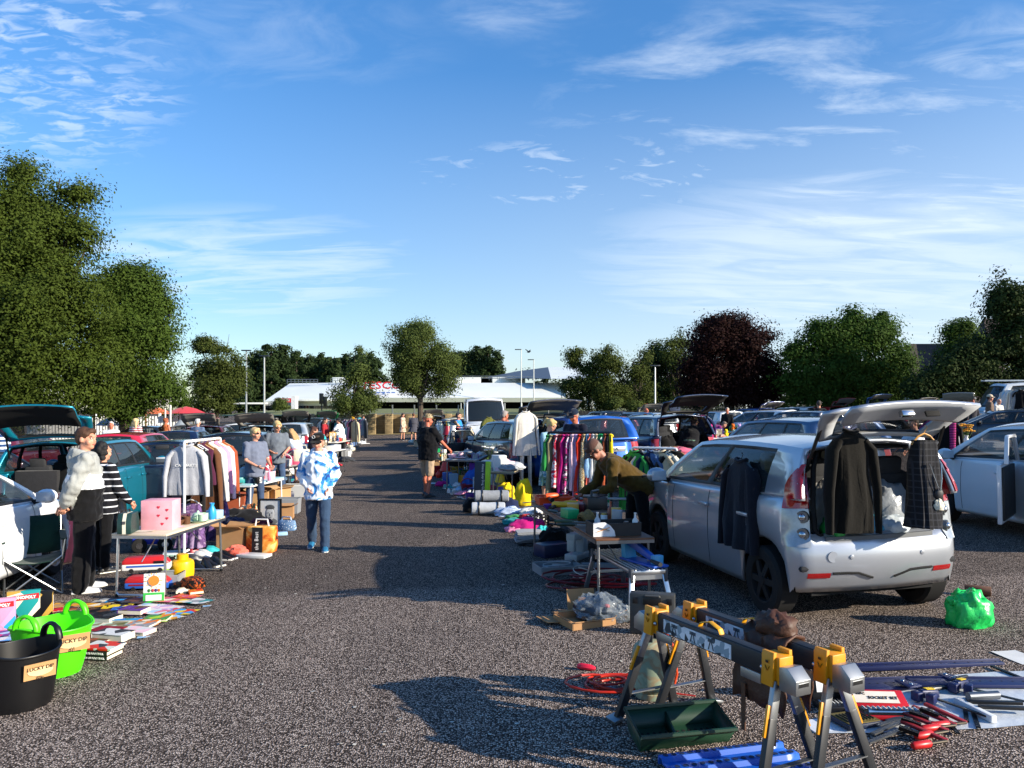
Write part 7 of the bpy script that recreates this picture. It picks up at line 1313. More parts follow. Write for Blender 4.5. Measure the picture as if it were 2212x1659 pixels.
for i, (x, y, l) in enumerate(((1310, 690, 'navy angled clamp plate on the left of the wide guide plate'), (1640, 640, 'navy angled clamp plate on the right of the wide guide plate'))): t = thing('clamp_plate', l, 'clamp plate', gp(x, y, .05), 20); mb = MB(NAVY); mb.prism([(-.05, -.07), (.05, -.07), (.035, .07), (-.035, .07)], .012, 'xy'); mb.build('plate', t, .003); mb = MB(CHROME); mb.ball((0, -.03, .008), (.013, .013, .007), 10, 6); mb.ball((0, .04, .008), (.013, .013, .007), 10, 6); mb.build('bolt', t)
t = thing('socket_set', 'red metal socket set case lying open', 'socket set', gp(1180, 950, .012), -4); RC = mat('#b5121b', .4, 0, .05, 8); mb = MB(RC); mb.box((0, 0, .016), (.36, .14, .032)); mb.build('case', t, .008); mb = MB(BLACK); mb.box((0, 0, .0335), (.335, .118, .004)); mb.build('insert', t)
for i in range(11): mb = MB(CHROME); mb.cyl((-.15+i*.03, .035, .042), (-.145+i*.03, -.01, .042), .0115, n=9); mb.build('socket', t)
mb = MB(CHROME); mb.tube([(-.14, -.035, .044), (-.1, -.038, .044), (.13, -.03, .044)], [.014, .007, .007], 8); mb.build('ratchet', t); mb = MB(RC); mb.box((-.03, .15, .05), (.36, .14, .022), (24, 0, 0)); mb.build('lid', t, .006); mb = MB(mat('#d9cfbf', .7)); mb.box((-.03, .145, .0645), (.26, .095, .003), (24, 0, 0)); mb.build('lid_label', t); text('45PC', .026, mat('#2a2018', .9), t, (-.115, .165, .0775), (24, 0, 0)); text('SOCKET SET', .032, mat('#2a2018', .9), t, (.01, .135, .064), (24, 0, 0))
t = thing('drill_case', 'dark blue drill bit tin with dull gold tray', 'drill case', gp(905, 990, .012), 18); mb = MB(mat('#18243c', .5)); mb.box((0, 0, .014), (.24, .19, .028)); mb.build('case', t, .006); mb = MB(mat('#6f6232', .5, .3, .3, 30)); mb.box((0, 0, .03), (.215, .165, .006)); mb.build('tray', t)
for i in range(9): mb = MB(mat('#4f4a30', .4, .6)); mb.cyl((-.09+i*.022, -.06, .036), (-.09+i*.022, .05, .036), .005, n=7); mb.build('drill_bit', t)
t = thing('tool_case', 'black plastic bit case standing open behind the saw horse legs', 'tool case', gp(745, 860), 6); mb = MB(BLACK); mb.box((0, -.05, .02), (.26, .16, .04)); mb.build('case', t, .006); mb = MB(BLACK); mb.box((0, .05, .14), (.26, .03, .22), (-14, 0, 0)); mb.build('lid', t, .006); mb = MB(WHITE); mb.box((-.06, .03, .15), (.09, .004, .14), (-14, 0, 0)); mb.build('leaflet', t)
for i in range(10): mb = MB(CHROME); mb.cyl((-.11+i*.024, -.09, .044), (-.11+i*.024, -.02, .044), .007, n=7); mb.build('tool_bit', t)
mb = MB(mat('#d3d8e0', .8)); mb.box((0, 0, .004), (.2, .17, .008)); solo(mb, 'booklet', 'white printed instruction booklet beside the drill tin', 'booklet', gp(650, 1020), 14)
for i, (x, y, l, rz) in enumerate(((1470, 810, 'left navy quick grip clamp with yellow label', 200), (1720, 735, 'right navy quick grip clamp with yellow label', 215))):
    t = thing('bar_clamp', l, 'clamp', gp(x, y, .02), rz, None); mb = MB(NAVY); mb.box((.0, 0, .035), (.16, .05, .05), (0, -6, 0), .85); mb.box((.09, .0, .03), (.05, .06, .06)); mb.build('body', t, .01); mb = MB(mat('#d8b414', .5)); mb.box((-.01, 0, .064), (.07, .03, .004), (0, -6, 0)); mb.build('label', t); mb = MB(BLACK); mb.tube([(-.02, -.05, .03), (-.12, -.06, .03), (-.2, -.05, .03)], [.02, .018, .012], 8); mb.build('grip', t, .004); mb = MB(metal('#3b3d40', .4)); mb.bar((0, .02, .02), (-.05, .36, .02), .022, .008); mb.build('bar', t); mb = MB(NAVY); mb.box((.05, .07, .035), (.06, .05, .06), (0, 0, 20)); mb.build('jaw', t, .008)
for i, (x, y, rz, l) in enumerate(((1420, 1205, 16, 'nearest red handled screw clamp'), (1440, 1130, 18, 'second red handled screw clamp from the front'), (1490, 1075, 14, 'third red handled screw clamp from the front'), (1560, 1050, 10, 'red handled screw clamp farthest from the front'))):
    t = thing('screw_clamp', l, 'clamp', gp(x, y), rz); mb = MB(mat('#c01d1d', .4)); mb.tube([(-.06, 0, .03), (-.05, 0, .03), (.05, 0, .03), (.06, 0, .03)], [.015, .021, .021, .014], 12); mb.build('handle', t); mb = MB(metal('#47423c', .5)); mb.cyl((.06, 0, .03), (.17, 0, .03), .009, n=9); mb.build('screw', t); mb = MB(mat('#8c2026', .5)); mb.bar((.17, 0, .03), (.10, .25, .05), .03, .018); mb.build('jaw_arm', t, .004); mb = MB(metal('#8b8e90', .4)); mb.bar((.12, .2, .04), (-.26, .10, .03), .026, .01); mb.build('bar', t); mb = MB(metal('#2e2a28', .5)); mb.bar((-.0, .16, .06), (.06, .08, .045), .03, .02); mb.build('fixed_jaw', t)
for a, b, l in ((((1540, 880)), (1700, 1075), 'black steel clamp bar crossing the red screw clamps'), ((1745, 820), (1770, 985), 'left one of two black flat bars on the sheet'), ((1775, 800), (1860, 1030), 'right one of two black flat bars on the sheet'), ((1960, 555), (2200, 650), 'black steel bar at the back right of the tools'), ((1990, 570), (2240, 665), 'second black steel bar behind the white device')): a, b = gp(*a, .016), gp(*b, .016); mb = MB(metal('#26272a', .45)); mb.bar(V(), b-a, .024, .008); solo(mb, 'steel_bar', l, 'steel bar', a)
t = thing('steel_bracket', 'white and silver sliding bracket device at the right picture edge', 'bracket', gp(1960, 985, .012), 10); mb = MB(mat('#d7dadb', .4)); mb.box((.0, .13, .02), (.035, .3, .04)); mb.build('plate', t, .003); mb = MB(BLACK); mb.bar((.02, .2, .04), (.3, .1, .05), .03, .02); mb.bar((.02, .12, .04), (.3, .04, .04), .03, .02); mb.build('rail', t, .003); mb = MB(STEEL); mb.cyl((.06, .25, .05), (.26, .24, .05), .026); mb.build('roller', t)
item('paper', gp(2170, 490), 'white', 10, 'scrap of white paper lying behind the tools at the right edge', 'paper')
mb = MB(mat('#1fc25a', .35, 0, .12, 12, .5, 30)); mb.blob((0, 0, 0), (.175, .15, .20), .26, 3.0, 4, 48, 30); mb.blob((-.03, .0, .16), (.13, .09, .08), .5, 4.0, 9, 30, 14); solo(mb, 'carrier_bag', 'bright green plastic bag on the tarmac behind the silver car', 'bag', g(2093, 1350), 0, smooth=60)
t = thing('mallet', 'wooden headed mallet lying beside the bright green bag', 'mallet', g(2112, 1286), -30); mb = MB(mat('#6b4a36', .7, 0, .2, 12)); mb.cyl((-.11, 0, .05), (.11, 0, .05), .045, n=16); mb.build('head', t, .006); mb = MB(mat('#a8662c', .6)); mb.tube([(0, 0, .05), (.02, -.15, .045)], .016, 8); mb.use(BLACK); mb.tube([(.02, -.15, .045), (.04, -.38, .025)], [.017, .02], 8); mb.build('handle', t)
# black hard case, open carton with wrapped goods, platform step
t = thing('hard_case', 'tall black hard plastic tool case beside the step', 'tool case', g(1412, 1372)+V((0, .05, 0)), -14); mb = MB(mat('#3a3b3a', .45, 0, .12, 12)); mb.box((0, 0, .17), (.37, .10, .34)); mb.build('case', t, .014); mb = MB(BLACK); mb.box((0, -.054, .28), (.15, .02, .07)); mb.build('handle_recess', t, .006); mb = MB(mat('#4a4b4a', .45)); mb.tube([(-.06, -.05, .315), (-.055, -.066, .325), (.055, -.066, .325), (.06, -.05, .315)], .01, 7); mb.build('handle', t)
for x in (-.14, .14): mb = MB(BLACK); mb.box((x, -.055, .28), (.04, .014, .05)); mb.build('latch', t, .003)
item('carton', g(1262, 1345), 'tan', 24, 'flattened open cardboard box holding plastic wrapped goods', dim=(.42, .36, .055), m=CARD)
mb = MB(CARD); mb.box((0, 0, .12), (.26, .008, .22), (-14, 0, 6)); mb.box((-.26, -.2, .012), (.3, .22, .006), (0, 6, 20)); mb.box((.26, -.2, .035), (.26, .12, .006), (-20, -14, 24)); solo(mb, 'cardboard_flap', 'torn cardboard flaps standing and lying around the wrapped goods', 'cardboard', g(1258, 1335)+V((0, .14, 0)), 6)
mb = MB(mat('#24303f', .5, 0, .3, 12)); mb.blob((0, 0, 0), (.19, .14, .13), .3, 3, 6, 28, 16); mb.use(mat('#b8202c', .6)); mb.ball((.1, -.09, .13), (.03, .02, .02)); o = thing('wrapped_bundle', 'dark goods wrapped in clear crinkled plastic', 'bundle', g(1290, 1340)+V((0, .02, .02)), -16); b_ = mb.build('contents', o); WRAP = mat('#aab6c0', .12, 0, .1, 8, 1.0, 22); WRAP.node_tree.nodes['Principled BSDF'].inputs['Alpha'].default_value = .28; mb = MB(WRAP); mb.blob((.02, 0, 0), (.215, .16, .15), .42, 4.5, 6, 40, 22); mb.blob((.22, -.03, 0), (.1, .08, .09), .6, 5, 3, 24, 14); mb.build('plastic_wrap', o, 0, 50)
st_ = thing('platform_step', 'aluminium folding platform step with a blue tile cutter on it', 'step', V((1.10, 7.42, gz(1.1))), 103.5); SH = .43; mb = MB(ALU); mb.box((0, 0, SH-.02), (1.08, .34, .035))
for i in range(7): mb.box((0, -.13+i*.043, SH), (1.06, .012, .008))
mb.build('platform', st_, .006)
for x in (-1, 1):
    for y in (-1, 1): mb = MB(ALU); mb.bar((x*.50, y*.15, SH-.03), (x*.60, y*.21, 0), .045, .025, (1, 0, 0)); l_ = mb.build('leg', st_, .003); mb = MB(BLACK); mb.box((x*.60, y*.21, .015), (.05, .05, .03)); mb.build('rubber_foot', l_); mb = MB(mat('#3c4148', .5)); mb.box((x*.51, y*.163, SH-.05), (.06, .03, .12)); mb.build('hinge', st_, .004)
    mb = MB(ALU); mb.bar((x*.55, -.18, .2), (x*.55, .18, .2), .04, .02); mb.build('rung', st_); mb = MB(ALU); mb.box((x*.5, 0, SH-.065), (.03, .3, .05)); mb.build('end_beam', st_)
t = thing('tile_cutter', 'blue tile cutter lying on the aluminium step', 'tile cutter', V((1.22, 7.18, gz(1.2)+SH)), 118); B3 = mat('#1152b4', .4); B4 = mat('#3f9bc9', .4); mb = MB(B3); mb.box((0, 0, .015), (.52, .17, .02)); mb.build('base', t, .004); mb = MB(B3); mb.add([(-.2, -.02, .03), (.24, -.02, .15), (.24, .03, .15), (-.2, .03, .03), (-.2, -.02, .08), (.24, -.02, .24), (.24, .03, .24), (-.2, .03, .08)], [(0, 3, 2, 1), (4, 5, 6, 7), (0, 1, 5, 4), (1, 2, 6, 5), (2, 3, 7, 6), (3, 0, 4, 7)]); mb.build('rail_arm', t, .006); mb = MB(B4); mb.prism([(.18, .02), (.26, .02), (.28, .24), (.24, .24)], .12, 'xz'); mb.build('end_block', t, .004); mb = MB(B4); mb.box((-.2, .0, .07), (.06, .1, .08)); mb.build('carriage', t, .005); mb = MB(mat('#2b2b2d', .5)); mb.tube([(-.18, .05, .06), (-.32, .08, .06), (-.36, .09, .06)], [.016, .022, .02], 9); mb.build('lever', t)
t = thing('toy_ball', 'yellow round toy hanging below the tool table by the blue cutter', 'toy', g(1305, 1184, .25)+V((0, .9, .18)), 0); mb = MB(plastic('#e2b50e')); mb.ball((0, 0, 0), (.05, .03, .05)); mb.build('face', t); mb = MB(plastic('#e2b50e')); mb.tube([(.04, 0, .02), (.1, 0, .05)], .006, 5); mb.build('stem', t)
# the long brown tool table
TC = V((.50, 8.50, gz(.5))); td = V((.515, -2.95, 0)).normalized(); tn = V((-td.y, td.x, 0)); TH = .70
table('long brown topped trestle table covered in tools', TC+V((.28, .05, 0)), 3.0, .56, TH, math.degrees(math.atan2(td.y, td.x)), mat('#6b4226', .55, 0, .25, 4, stretch=(8, 1, 1)), STEEL, .022, 'u', 'trestle_table')
def tt(u, v, z=0): return V((.22, 9.98, 0))+td*(u*2.99)+tn*(v*.56)+V((0, 0, gz(.6)+TH+z))
W3 = 'on the long tool table'
t = thing('tool_tray', 'bright orange plastic tool tray with compartments on the far end of the tool table', 'tool tray', tt(.14, .42), 10); mb = MB(plastic('#e0491a')); K_crate(mb, (.42, .28, .09), 0); mb.build('tray', t); mb = MB(plastic('#e0491a')); mb.box((0, 0, .05), (.4, .012, .08)); mb.build('divider', t)
def drill(label, p, rz, c, c2):
    t = thing('power_drill', label, 'power drill', p, rz); mb = MB(plastic(c)); mb.tube([(-.1, 0, .06), (-.08, 0, .06), (.04, 0, .06), (.1, 0, .06)], [.025, .036, .036, .024], 10); mb.build('body', t); mb = MB(plastic(c2)); mb.tube([(-.05, 0, .05), (-.075, -.07, .03), (-.08, -.13, .025)], [.022, .022, .03], 8); mb.build('grip', t); mb = MB(STEEL); mb.cyl((.1, 0, .06), (.15, 0, .06), .018, .012); mb.build('chuck', t)
drill('orange power drill in the tool tray', tt(.2, .3, .06), 30, '#e0561c', '#1a1a1c'); drill('yellow power drill beside the orange tray', tt(.33, .32), -20, '#dca51a', '#1c1c1e'); drill('second yellow drill behind the first', tt(.3, .62), 160, '#dca51a', '#222'+'222'); drill('black and orange jigsaw at the back', tt(.22, .75), 80, '#d9541c', '#151517')
for k, u, v, c, l, s, dm in (('box', .43, .45, 'amber', 'small amber yellow box', 1, (.18, .13, .11)), ('box', .47, .85, 'black', 'black hard case', 1, (.34, .22, .2)), ('box', .40, .75, 'crimson', 'dark red case', 1, (.26, .2, .1)), ('box', .55, .22, 'emerald', 'green and grey storage box', 1, (.2, .13, .1)), ('box', .60, .8, 'brown', 'brown wooden box', 1, (.24, .18, .08)), ('bottle', .66, .86, 'rust', 'brown glue bottle', .8, None), ('box', .70, .9, 'gold', 'packet with golden label', 1, (.09, .05, .16)), ('box', .74, .85, 'grey', 'grey paper packet', 1, (.1, .05, .15)), ('jar', .68, .7, 'white', 'white paste jar', .8, None), ('bowl', .3, .1, 'purple', 'purple bowl of screws', .7, None)): item(k, tt(u, v), c, u*200, f'{l} {W3}', sc=s, dim=dm)
mb = MB(BLACK); mb.tube([(-.1, 0, .2), (-.09, 0, .26), (.09, 0, .26), (.1, 0, .2)], .014, 6); mb.box((0, 0, .2), (.3, .18, .02)); adopt(solo(mb, 'handle', None, None, tt(.47, .85), 60), [o for o in COL.objects if o.get('label', '').startswith('black hard case on')][0])
mb = MB(mat('#7a6238', .95, 0, .3, 30, .8, 60)); 
for i in range(8): z = .02+i*.014; mb.tube([(math.cos(a*.4)*(.075+.008*math.sin(i)), math.sin(a*.4)*(.075+.008*math.sin(i)), z+.004*math.sin(a)) for a in range(16)], .012, 6, closed=True)
mb.lathe([(.06, 0), (.07, .06), (.06, .13)], 16); solo(mb, 'twine_ball', 'thick reel of brown garden twine on the long tool table', 'twine', tt(.66, .3), 0, rot=(0, 70, 30))
for i, (u, v, rz, c, l) in enumerate(((.46, .12, 120, '#2d3327', 'dark trowel with curved blade near the table edge'), (.70, .10, 168, '#3c4a2c', 'olive handled garden shears at the table edge'), (.77, .06, 172, '#26301f', 'dark green handled loppers at the table edge'), (.26, .06, 20, '#4a2b7a', 'saw with purple grip on the far edge'), (.1, .12, 40, '#3a3c40', 'claw hammer on the far corner'))): t = thing('hand_tool', f'{l} of the long tool table', 'hand tool', tt(u, v, .004), rz); mb = MB(plastic(c)); mb.tube([(0, 0, .02), (.06, 0, .022), (.2, .01, .018)], [.013, .019, .014], 8); mb.build('handle', t); mb = MB(STEEL); mb.bar((-.26, 0, .015), (.02, 0, .018), .03, .008); mb.build('blade', t)
t = thing('display_box', 'black and white card display box with an orange knife picture at the near end', 'box', tt(.925, .47), math.degrees(math.atan2(tn.y, tn.x))); mb = MB(mat('#1a1a1c', .6))
for y in (-1, 1): mb.box((0, y*.13, .06), (.46, .006, .12))
for x in (-1, 1): mb.box((x*.23, 0, .06), (.006, .26, .12))
mb.box((0, 0, .004), (.46, .26, .006)); mb.build('box', t); mb = MB(mat('#e4e5e6', .6)); mb.prism([(-.232, 0), (-.02, 0), (-.03, .05), (-.07, .10), (-.12, .13), (-.232, .13)], .004, 'xz', -.135); mb.build('white_panel', t); mb = MB(mat('#e08a1c', .5)); mb.bar((-.2, -.139, .045), (-.08, -.139, .085), .028, .003); mb.build('knife_print', t); mb = MB(mat('#222326', .5)); mb.bar((-.19, -.142, .09), (-.08, -.142, .055), .022, .003); mb.build('knife_print', t)
for k, dx, dy, c, l, dm in (('box', .02, .02, 'beige', 'light wooden block', (.13, .06, .05)), ('box', .05, -.06, 'cream', 'cream wooden block', (.1, .08, .06)), ('box', .14, .04, 'brown', 'brown wooden block', (.09, .06, .07)), ('bowl', -.06, .02, 'crimson', 'dark red round tape', None), ('bottle', .2, -.05, 'white', 'white spray bottle', None), ('jar', .1, -.08, 'charcoal', 'charcoal castor', None), ('bottle', -.14, .05, 'silver', 'silver tube', None)): item(k, tt(.925, .47)+tn*dx-td*dy+V((0, 0, .02 if k != 'box' else .06)), c, dx*500, f'{l} sticking out of the card display box', sc=.7, dim=dm)
t = thing('aluminium_tube', 'bright metal tube laid along the far edge of the tool table', 'tube', tt(.12, .95, .05), -4); mb = MB(ALU); mb.cyl((-.2, 0, 0), (.8, 0, .0), .017, n=10); mb.build('tube', t)
# under the tool table
t = thing('sewing_machine', 'pale grey sewing machine standing under the tool table', 'sewing machine', g(1246, 1207), 60); GS = mat('#a7adae', .4); mb = MB(GS); mb.box((0, 0, .04), (.36, .17, .08)); mb.build('base', t, .01); mb = MB(GS); mb.box((.11, 0, .2), (.13, .15, .26)); mb.box((-.06, 0, .29), (.26, .12, .09)); mb.box((-.15, 0, .19), (.08, .1, .15)); mb.build('arm', t, .014); mb = MB(GS); mb.cyl((.175, 0, .26), (.205, 0, .26), .045, n=18); mb.build('hand_wheel', t); mb = MB(BLACK); mb.box((.177, 0, .11), (.004, .05, .03)); mb.build('socket', t)
for px, py, k, c, l, dm, rz in ((1193, 1200, 'box', 'navy', 'navy and white appliance carton lying under the tool table', (.4, .26, .16), 30), (1196, 1190, 'heap', 'black', 'black cloth bundle over the appliance carton', (.4, .3, .3), 0), (1205, 1236, 'crate', 'grey', 'shallow grey tray full of wires', (.5, .34, .09), 16), (1330, 1225, 'board', 'grey', 'grey low board lying below the step', (.8, .1, .05), 4), (1250, 1160, 'heap', 'charcoal', 'charcoal fabric heap beneath the tool table', (.5, .4, .3), 0), (1318, 1218, 'heap', 'black', 'black rubber bundle under the near table end', (.5, .4, .36), 0)): item(k, g(px, py), c, rz, l, dim=dm)
coil('garden_hose', 'dark red hose coiled under the aluminium step', 'hose', g(1262, 1262), '#6d1e26', .011, .38, 5, 7, 1.15, .7, .10, [(.6, .0, .02), (.8, .1, .02)]); coil('garden_hose', 'bright red hose running behind the step legs', 'hose', g(1340, 1268), '#b0242a', .011, .24, 3, 4, 1.6, .6, .06); coil('white_flex', 'thin white electric flex looped on the hoses', 'flex', g(1268, 1262)+V((0, .05, .06)), '#c9c3bb', .005, .2, 3, 9, .7, .8, .10); coil('white_flex', 'white wires tangled in the shallow grey tray', 'flex', g(1200, 1236)+V((0, 0, .05)), '#b9bcbe', .005, .15, 4, 5, 1.2, .7, .05); coil('brown_cable', 'brown cable coiled between the hoses', 'cable', g(1240, 1275), '#5d3b28', .007, .16, 4, 3, 1, .8, .04)
# clothes and bags on the silver car
def onsv(x, y, z): bpy.context.view_layer.update(); return sv.matrix_world @ V((x, y, z))
hk = Rt @ V((xr_+.155, .1, .9)); p = sv.matrix_basis @ hk if False else onsv(hk.x, hk.y, hk.z)
p = at(1838, 6.5, zat(916, 6.5)); garment(p, 8, 'black', 'black long sleeved shirt hung from the raised boot lid', 'top', .36, .82, 1, .12, cloth('#15130f'), '#1a1a1a', 5, name='hanging_shirt', cat='shirt', fold=.02)
p = at(1996, 6.45, zat(922, 6.45)); PLAID = bpy.data.materials.new('dark_tartan'); PLAID.use_nodes = True; _t = PLAID.node_tree; _b = _t.nodes['Principled BSDF']; _b.inputs['Roughness'].default_value = .95; _c = _t.nodes.new('ShaderNodeTexCoord'); _k = []
for ax_, sc_ in (('X', 9), ('Z', 6)):
    w_ = _t.nodes.new('ShaderNodeTexWave'); w_.bands_direction = ax_; w_.inputs['Scale'].default_value = sc_; _t.links.new(_c.outputs['Object'], w_.inputs[0]); r_ = _t.nodes.new('ShaderNodeMapRange'); r_.inputs[1].default_value = .86; r_.inputs[2].default_value = .97; _t.links.new(w_.outputs[1], r_.inputs[0]); _k.append(r_.outputs[0])
_m = _t.nodes.new('ShaderNodeMath'); _m.operation = 'ADD'; _m.use_clamp = True; _t.links.new(_k[0], _m.inputs[0]); _t.links.new(_k[1], _m.inputs[1]); _x = _t.nodes.new('ShaderNodeMix'); _x.data_type = 'RGBA'; _t.links.new(_m.outputs[0], _x.inputs[0]); _x.inputs[6].default_value = lin('#0f1016')+(1,); _x.inputs[7].default_value = lin('#2c2d33')+(1,); _t.links.new(_x.outputs[2], _b.inputs['Base Color'])
kt, ko = garment(p, 10, 'black', 'dark tartan kilt hung on a pale wooden hanger at the boot corner', 'skirt', .27, .74, 0, .16, PLAID, '#c99550', 6, name='hanging_kilt', cat='kilt', fold=.016)
mb = MB(mat('#2a2a2c', .6)); mb.ball((.06, -.10, -.55), (.04, .02, .045)); mb.use(mat('#d9d2bd', .95, 0, .1, 40, .8, 60)); mb.blob((.05, -.11, -.68), (.045, .03, .06), .3, 4, 2); mb.use(CHROME); mb.tube([(-.03, -.1, -.3), (.02, -.115, -.45), (.05, -.115, -.52)], .005, 5); mb.tube([(.08, -.1, -.3), (.075, -.115, -.42), (.065, -.115, -.52)], .005, 5); mb.build('sporran', kt)
mb = MB(mat('#3a3d45', .9)); mb.tube([(-.06, -.02, -.12), (-.02, -.03, -.25), (.05, -.03, -.18), (.1, -.02, -.12)], .02, 6); mb.build('strap', kt)
p = V((2.165, 7.3, zat(980, 7.3))); garment(p, -79, 'navy', 'dark navy jacket hung on the rear door of the silver car', 'coat', .55, .80, 1, .09, cloth('#191b24'), '#1a1a1a', 7, fold=.024)
for x, y, z, k, c, l, dm in ((-1.62, .36, .72, 'bag', '#27b04e', 'green plastic bag in the corner of the silver boot', (.22, .2, .2)), (-1.58, .02, .72, 'bag', '#2f8fae', 'blue plastic bag lying in the silver boot', (.42, .24, .16)), (-1.60, -.2, .72, 'bag', '#c3cdd3', 'white plastic bag at the boot sill', (.36, .24, .15)), (-1.35, -.3, .72, 'bag', '#8d9297', 'large translucent grey sack in the silver boot', (.5, .4, .42)), (-1.3, .3, .72, 'bag', '#a9a7a2', 'pale sack behind the black shirt in the boot', (.4, .36, .5)), (-1.2, -.05, .74, 'box', '#c9b27a', 'yellowish box deep inside the silver boot', (.3, .2, .45))): p = onsv(x, y, z); item(k, p, 'x', 20, l, dim=dm, m=mat(c, .3, 0, .15, 10, .6, 25) if k == 'bag' else mat(c, .8))
# ---------------------------------------------------------------- stalls along the lane, right side
for px, py, k, c, l, rz, dm in (
 (1062, 1086, 'roll', 'grey', 'upper grey rolled sleeping bag with black straps', 4, (.62, .22, .22)), (1055, 1112, 'roll', 'silver', 'lower silver grey rolled sleeping bag on the tarmac', 2, (.6, .22, .23)), (1018, 1106, 'bag', 'black', 'black soft bag left of the rolled sleeping bags', 10, (.3, .3, .26)),
 (1092, 1078, 'bag', 'yellow', 'yellow bag with a dark print left of the tall yellow carrier', 0, (.42, .34, .34)), (1131, 1092, 'bag', 'yellow', 'tall bright yellow carrier bag in front of the dress rail', 20, (.34, .3, .5)), (1099, 1106, 'bag', 'navy', 'round navy rucksack in front of the yellow bags', 0, (.36, .3, .26)),
 (1100, 1114, 'heap', 'sky', 'blue and white striped towel beside the navy rucksack', 10, (.5, .34, .16)), (1118, 1122, 'heap', 'green', 'green garment in the clothes pile', 0, (.4, .3, .08)), (1146, 1116, 'heap', 'white', 'white and green printed cloth in the clothes pile', 30, (.42, .34, .16)), (1160, 1128, 'heap', 'black', 'black spotted garment in the clothes pile', 10, (.4, .3, .14)), (1110, 1132, 'heap', 'teal', 'teal garment left of the pink hoodie', 0, (.36, .28, .1)), (1138, 1146, 'heap', 'magenta', 'bright pink hoodie folded in the clothes pile', 12, (.52, .34, .2)), (1112, 1148, 'heap', 'pink', 'pink garment under the bright pink hoodie', 8, (.3, .24, .1)), (1144, 1170, 'fold', 'grey', 'grey knitted blanket at the front of the clothes pile', 6, (.42, .3, .16)), (1138, 1126, 'heap', 'red', 'red garment between the towel and the pink hoodie', 6, (.3, .24, .12)), (1172, 1160, 'heap', 'turquoise', 'turquoise bag near the red dress hem', 6, (.2, .2, .16)), (1160, 1176, 'heap', 'black', 'black trousers under the grey knitted blanket', 6, (.5, .3, .06)),
 (1136, 1036, 'box', 'crimson', 'dark red shopping box behind the yellow carrier', 6, (.34, .2, .24)), (1113, 1022, 'carton', 'beige', 'beige cardboard box under the white cloths table', 8, (.4, .3, .26)), (1078, 1046, 'fold', 'blush', 'blush towel under the white cloths table', 8, None), (1092, 1044, 'handbag', 'ivory', 'ivory handbag under the white cloths table', 8, None),
 (953, 1050, 'heap', 'magenta', 'magenta cloth at the lane edge of the stall', 0, (.3, .24, .12)), (966, 1046, 'box', 'blue', 'royal blue storage box on the tarmac', 6, (.24, .2, .3)), (980, 1050, 'crate', 'sky', 'tall pale blue plastic tub', 6, (.2, .18, .3)), (948, 1032, 'vase', 'scarlet', 'scarlet and white ornament on the tarmac', 6, (.2, .2, .22)), (940, 1044, 'paper', 'white', 'white leaflet at the lane edge', 6, None), (990, 1055, 'heap', 'white', 'white cloth among the shoes', 6, (.3, .3, .14)), (1010, 1060, 'basket', 'crimson', 'small red basket among the shoes', 6, None), (1002, 1040, 'heap', 'plum', 'plum clothes under the dish table', 6, (.5, .3, .2)), (975, 1034, 'basket', 'tan', 'tan basket under the dish table', 6, (.3, .3, .2)), (985, 1022, 'heap', 'amber', 'amber garments under the dish table', 6, (.5, .3, .26)), (962, 1020, 'carton', 'brown', 'brown box of oddments under the dish table', 6, (.34, .3, .3)), (1020, 1052, 'heap', 'charcoal', 'charcoal clothes beside the tall box', 6, (.3, .3, .24))):
    item(k, g(px, py) if 'upper grey' not in l else g(1062, 1110)+V((0, .1, .2)), c, rz, l, dim=dm, m=pattern('stripes', ['#3f6ea8', '#dfe6ee'], 6, stretch=(3, 1, 3)) if 'striped' in l else pattern('dots', ['#e9e9e6', '#121214', '#121214'], 20) if 'spotted' in l else None)
for i, (px, py, c) in enumerate(((975, 1064, 'white'), (985, 1068, 'grey'), (995, 1070, 'pink'), (1003, 1074, 'black'), (1013, 1077, 'rust'), (992, 1060, 'sky'), (1006, 1064, 'navy'), (1018, 1068, 'white'), (1024, 1078, 'brown'), (970, 1056, 'teal'))): item('shoes', g(px, py), c, 100+i*23, f'{c} shoes in the row at the lane edge{"" if i != 7 else ", last but one"}', sc=1.05)
t = thing('tall_carton', 'tall dark carton with a lime side reading heavy duty dog guard', 'carton', g(1042, 1090)+V((0, .1, 0)), -8); mb = MB(mat('#2a333f', .6)); mb.box((-.05, 0, .42), (.22, .12, .86), (0, 2, 0)); mb.build('carton', t, .004); mb = MB(mat('#9fd022', .5)); mb.box((.105, -.0, .46), (.09, .13, .78), (0, 2, 0)); mb.build('lime_side', t, .004); text('Heavy duty Dog Guard', .065, WHITE, t, (.02, -.068, .5), (90, 90, 0))
item('handbag', g(1026, 1056), 'purple', 10, 'purple cloth bag leaning on the tall dark carton', dim=(.3, .24, .62))
# tables of this side
def stall(label, px, Y, L, Wd, h, rz, top, n, kinds, seed, where, cols=None, leg=None, sc=1, cm=None):
    c = at(px, Y); table(label, c, L, Wd, h, rz, top, leg or STEEL, .03, 'straight', cloth_m=cm); a = R(rz); u = V((math.cos(a), math.sin(a), 0)); v = V((-u.y, u.x, 0)); clutter(c-u*L*.46-v*Wd*.44, u*L*.92, v*Wd*.88, n, kinds, seed, where, cols, h, sc)
HOME = ['mug', 'bowl', 'plate', 'vase', 'bottle', 'jar', 'box', 'teapot', 'basket']; ODD = ['box', 'book', 'radio', 'toycar', 'plush', 'frame', 'jar', 'bowl', 'mug', 'handbag']
stall('metal legged table of white dishes reached by the man in black', 1010, 19.2, 1.7, .8, .72, 84, '#a9adb0', 16, ['plate', 'bowl', 'teapot', 'mug', 'cakestand'], 11, 'on the dish table', ['white', 'cream', 'ivory', 'silver', 'blush', 'brown', 'grey'], sc=1.3)
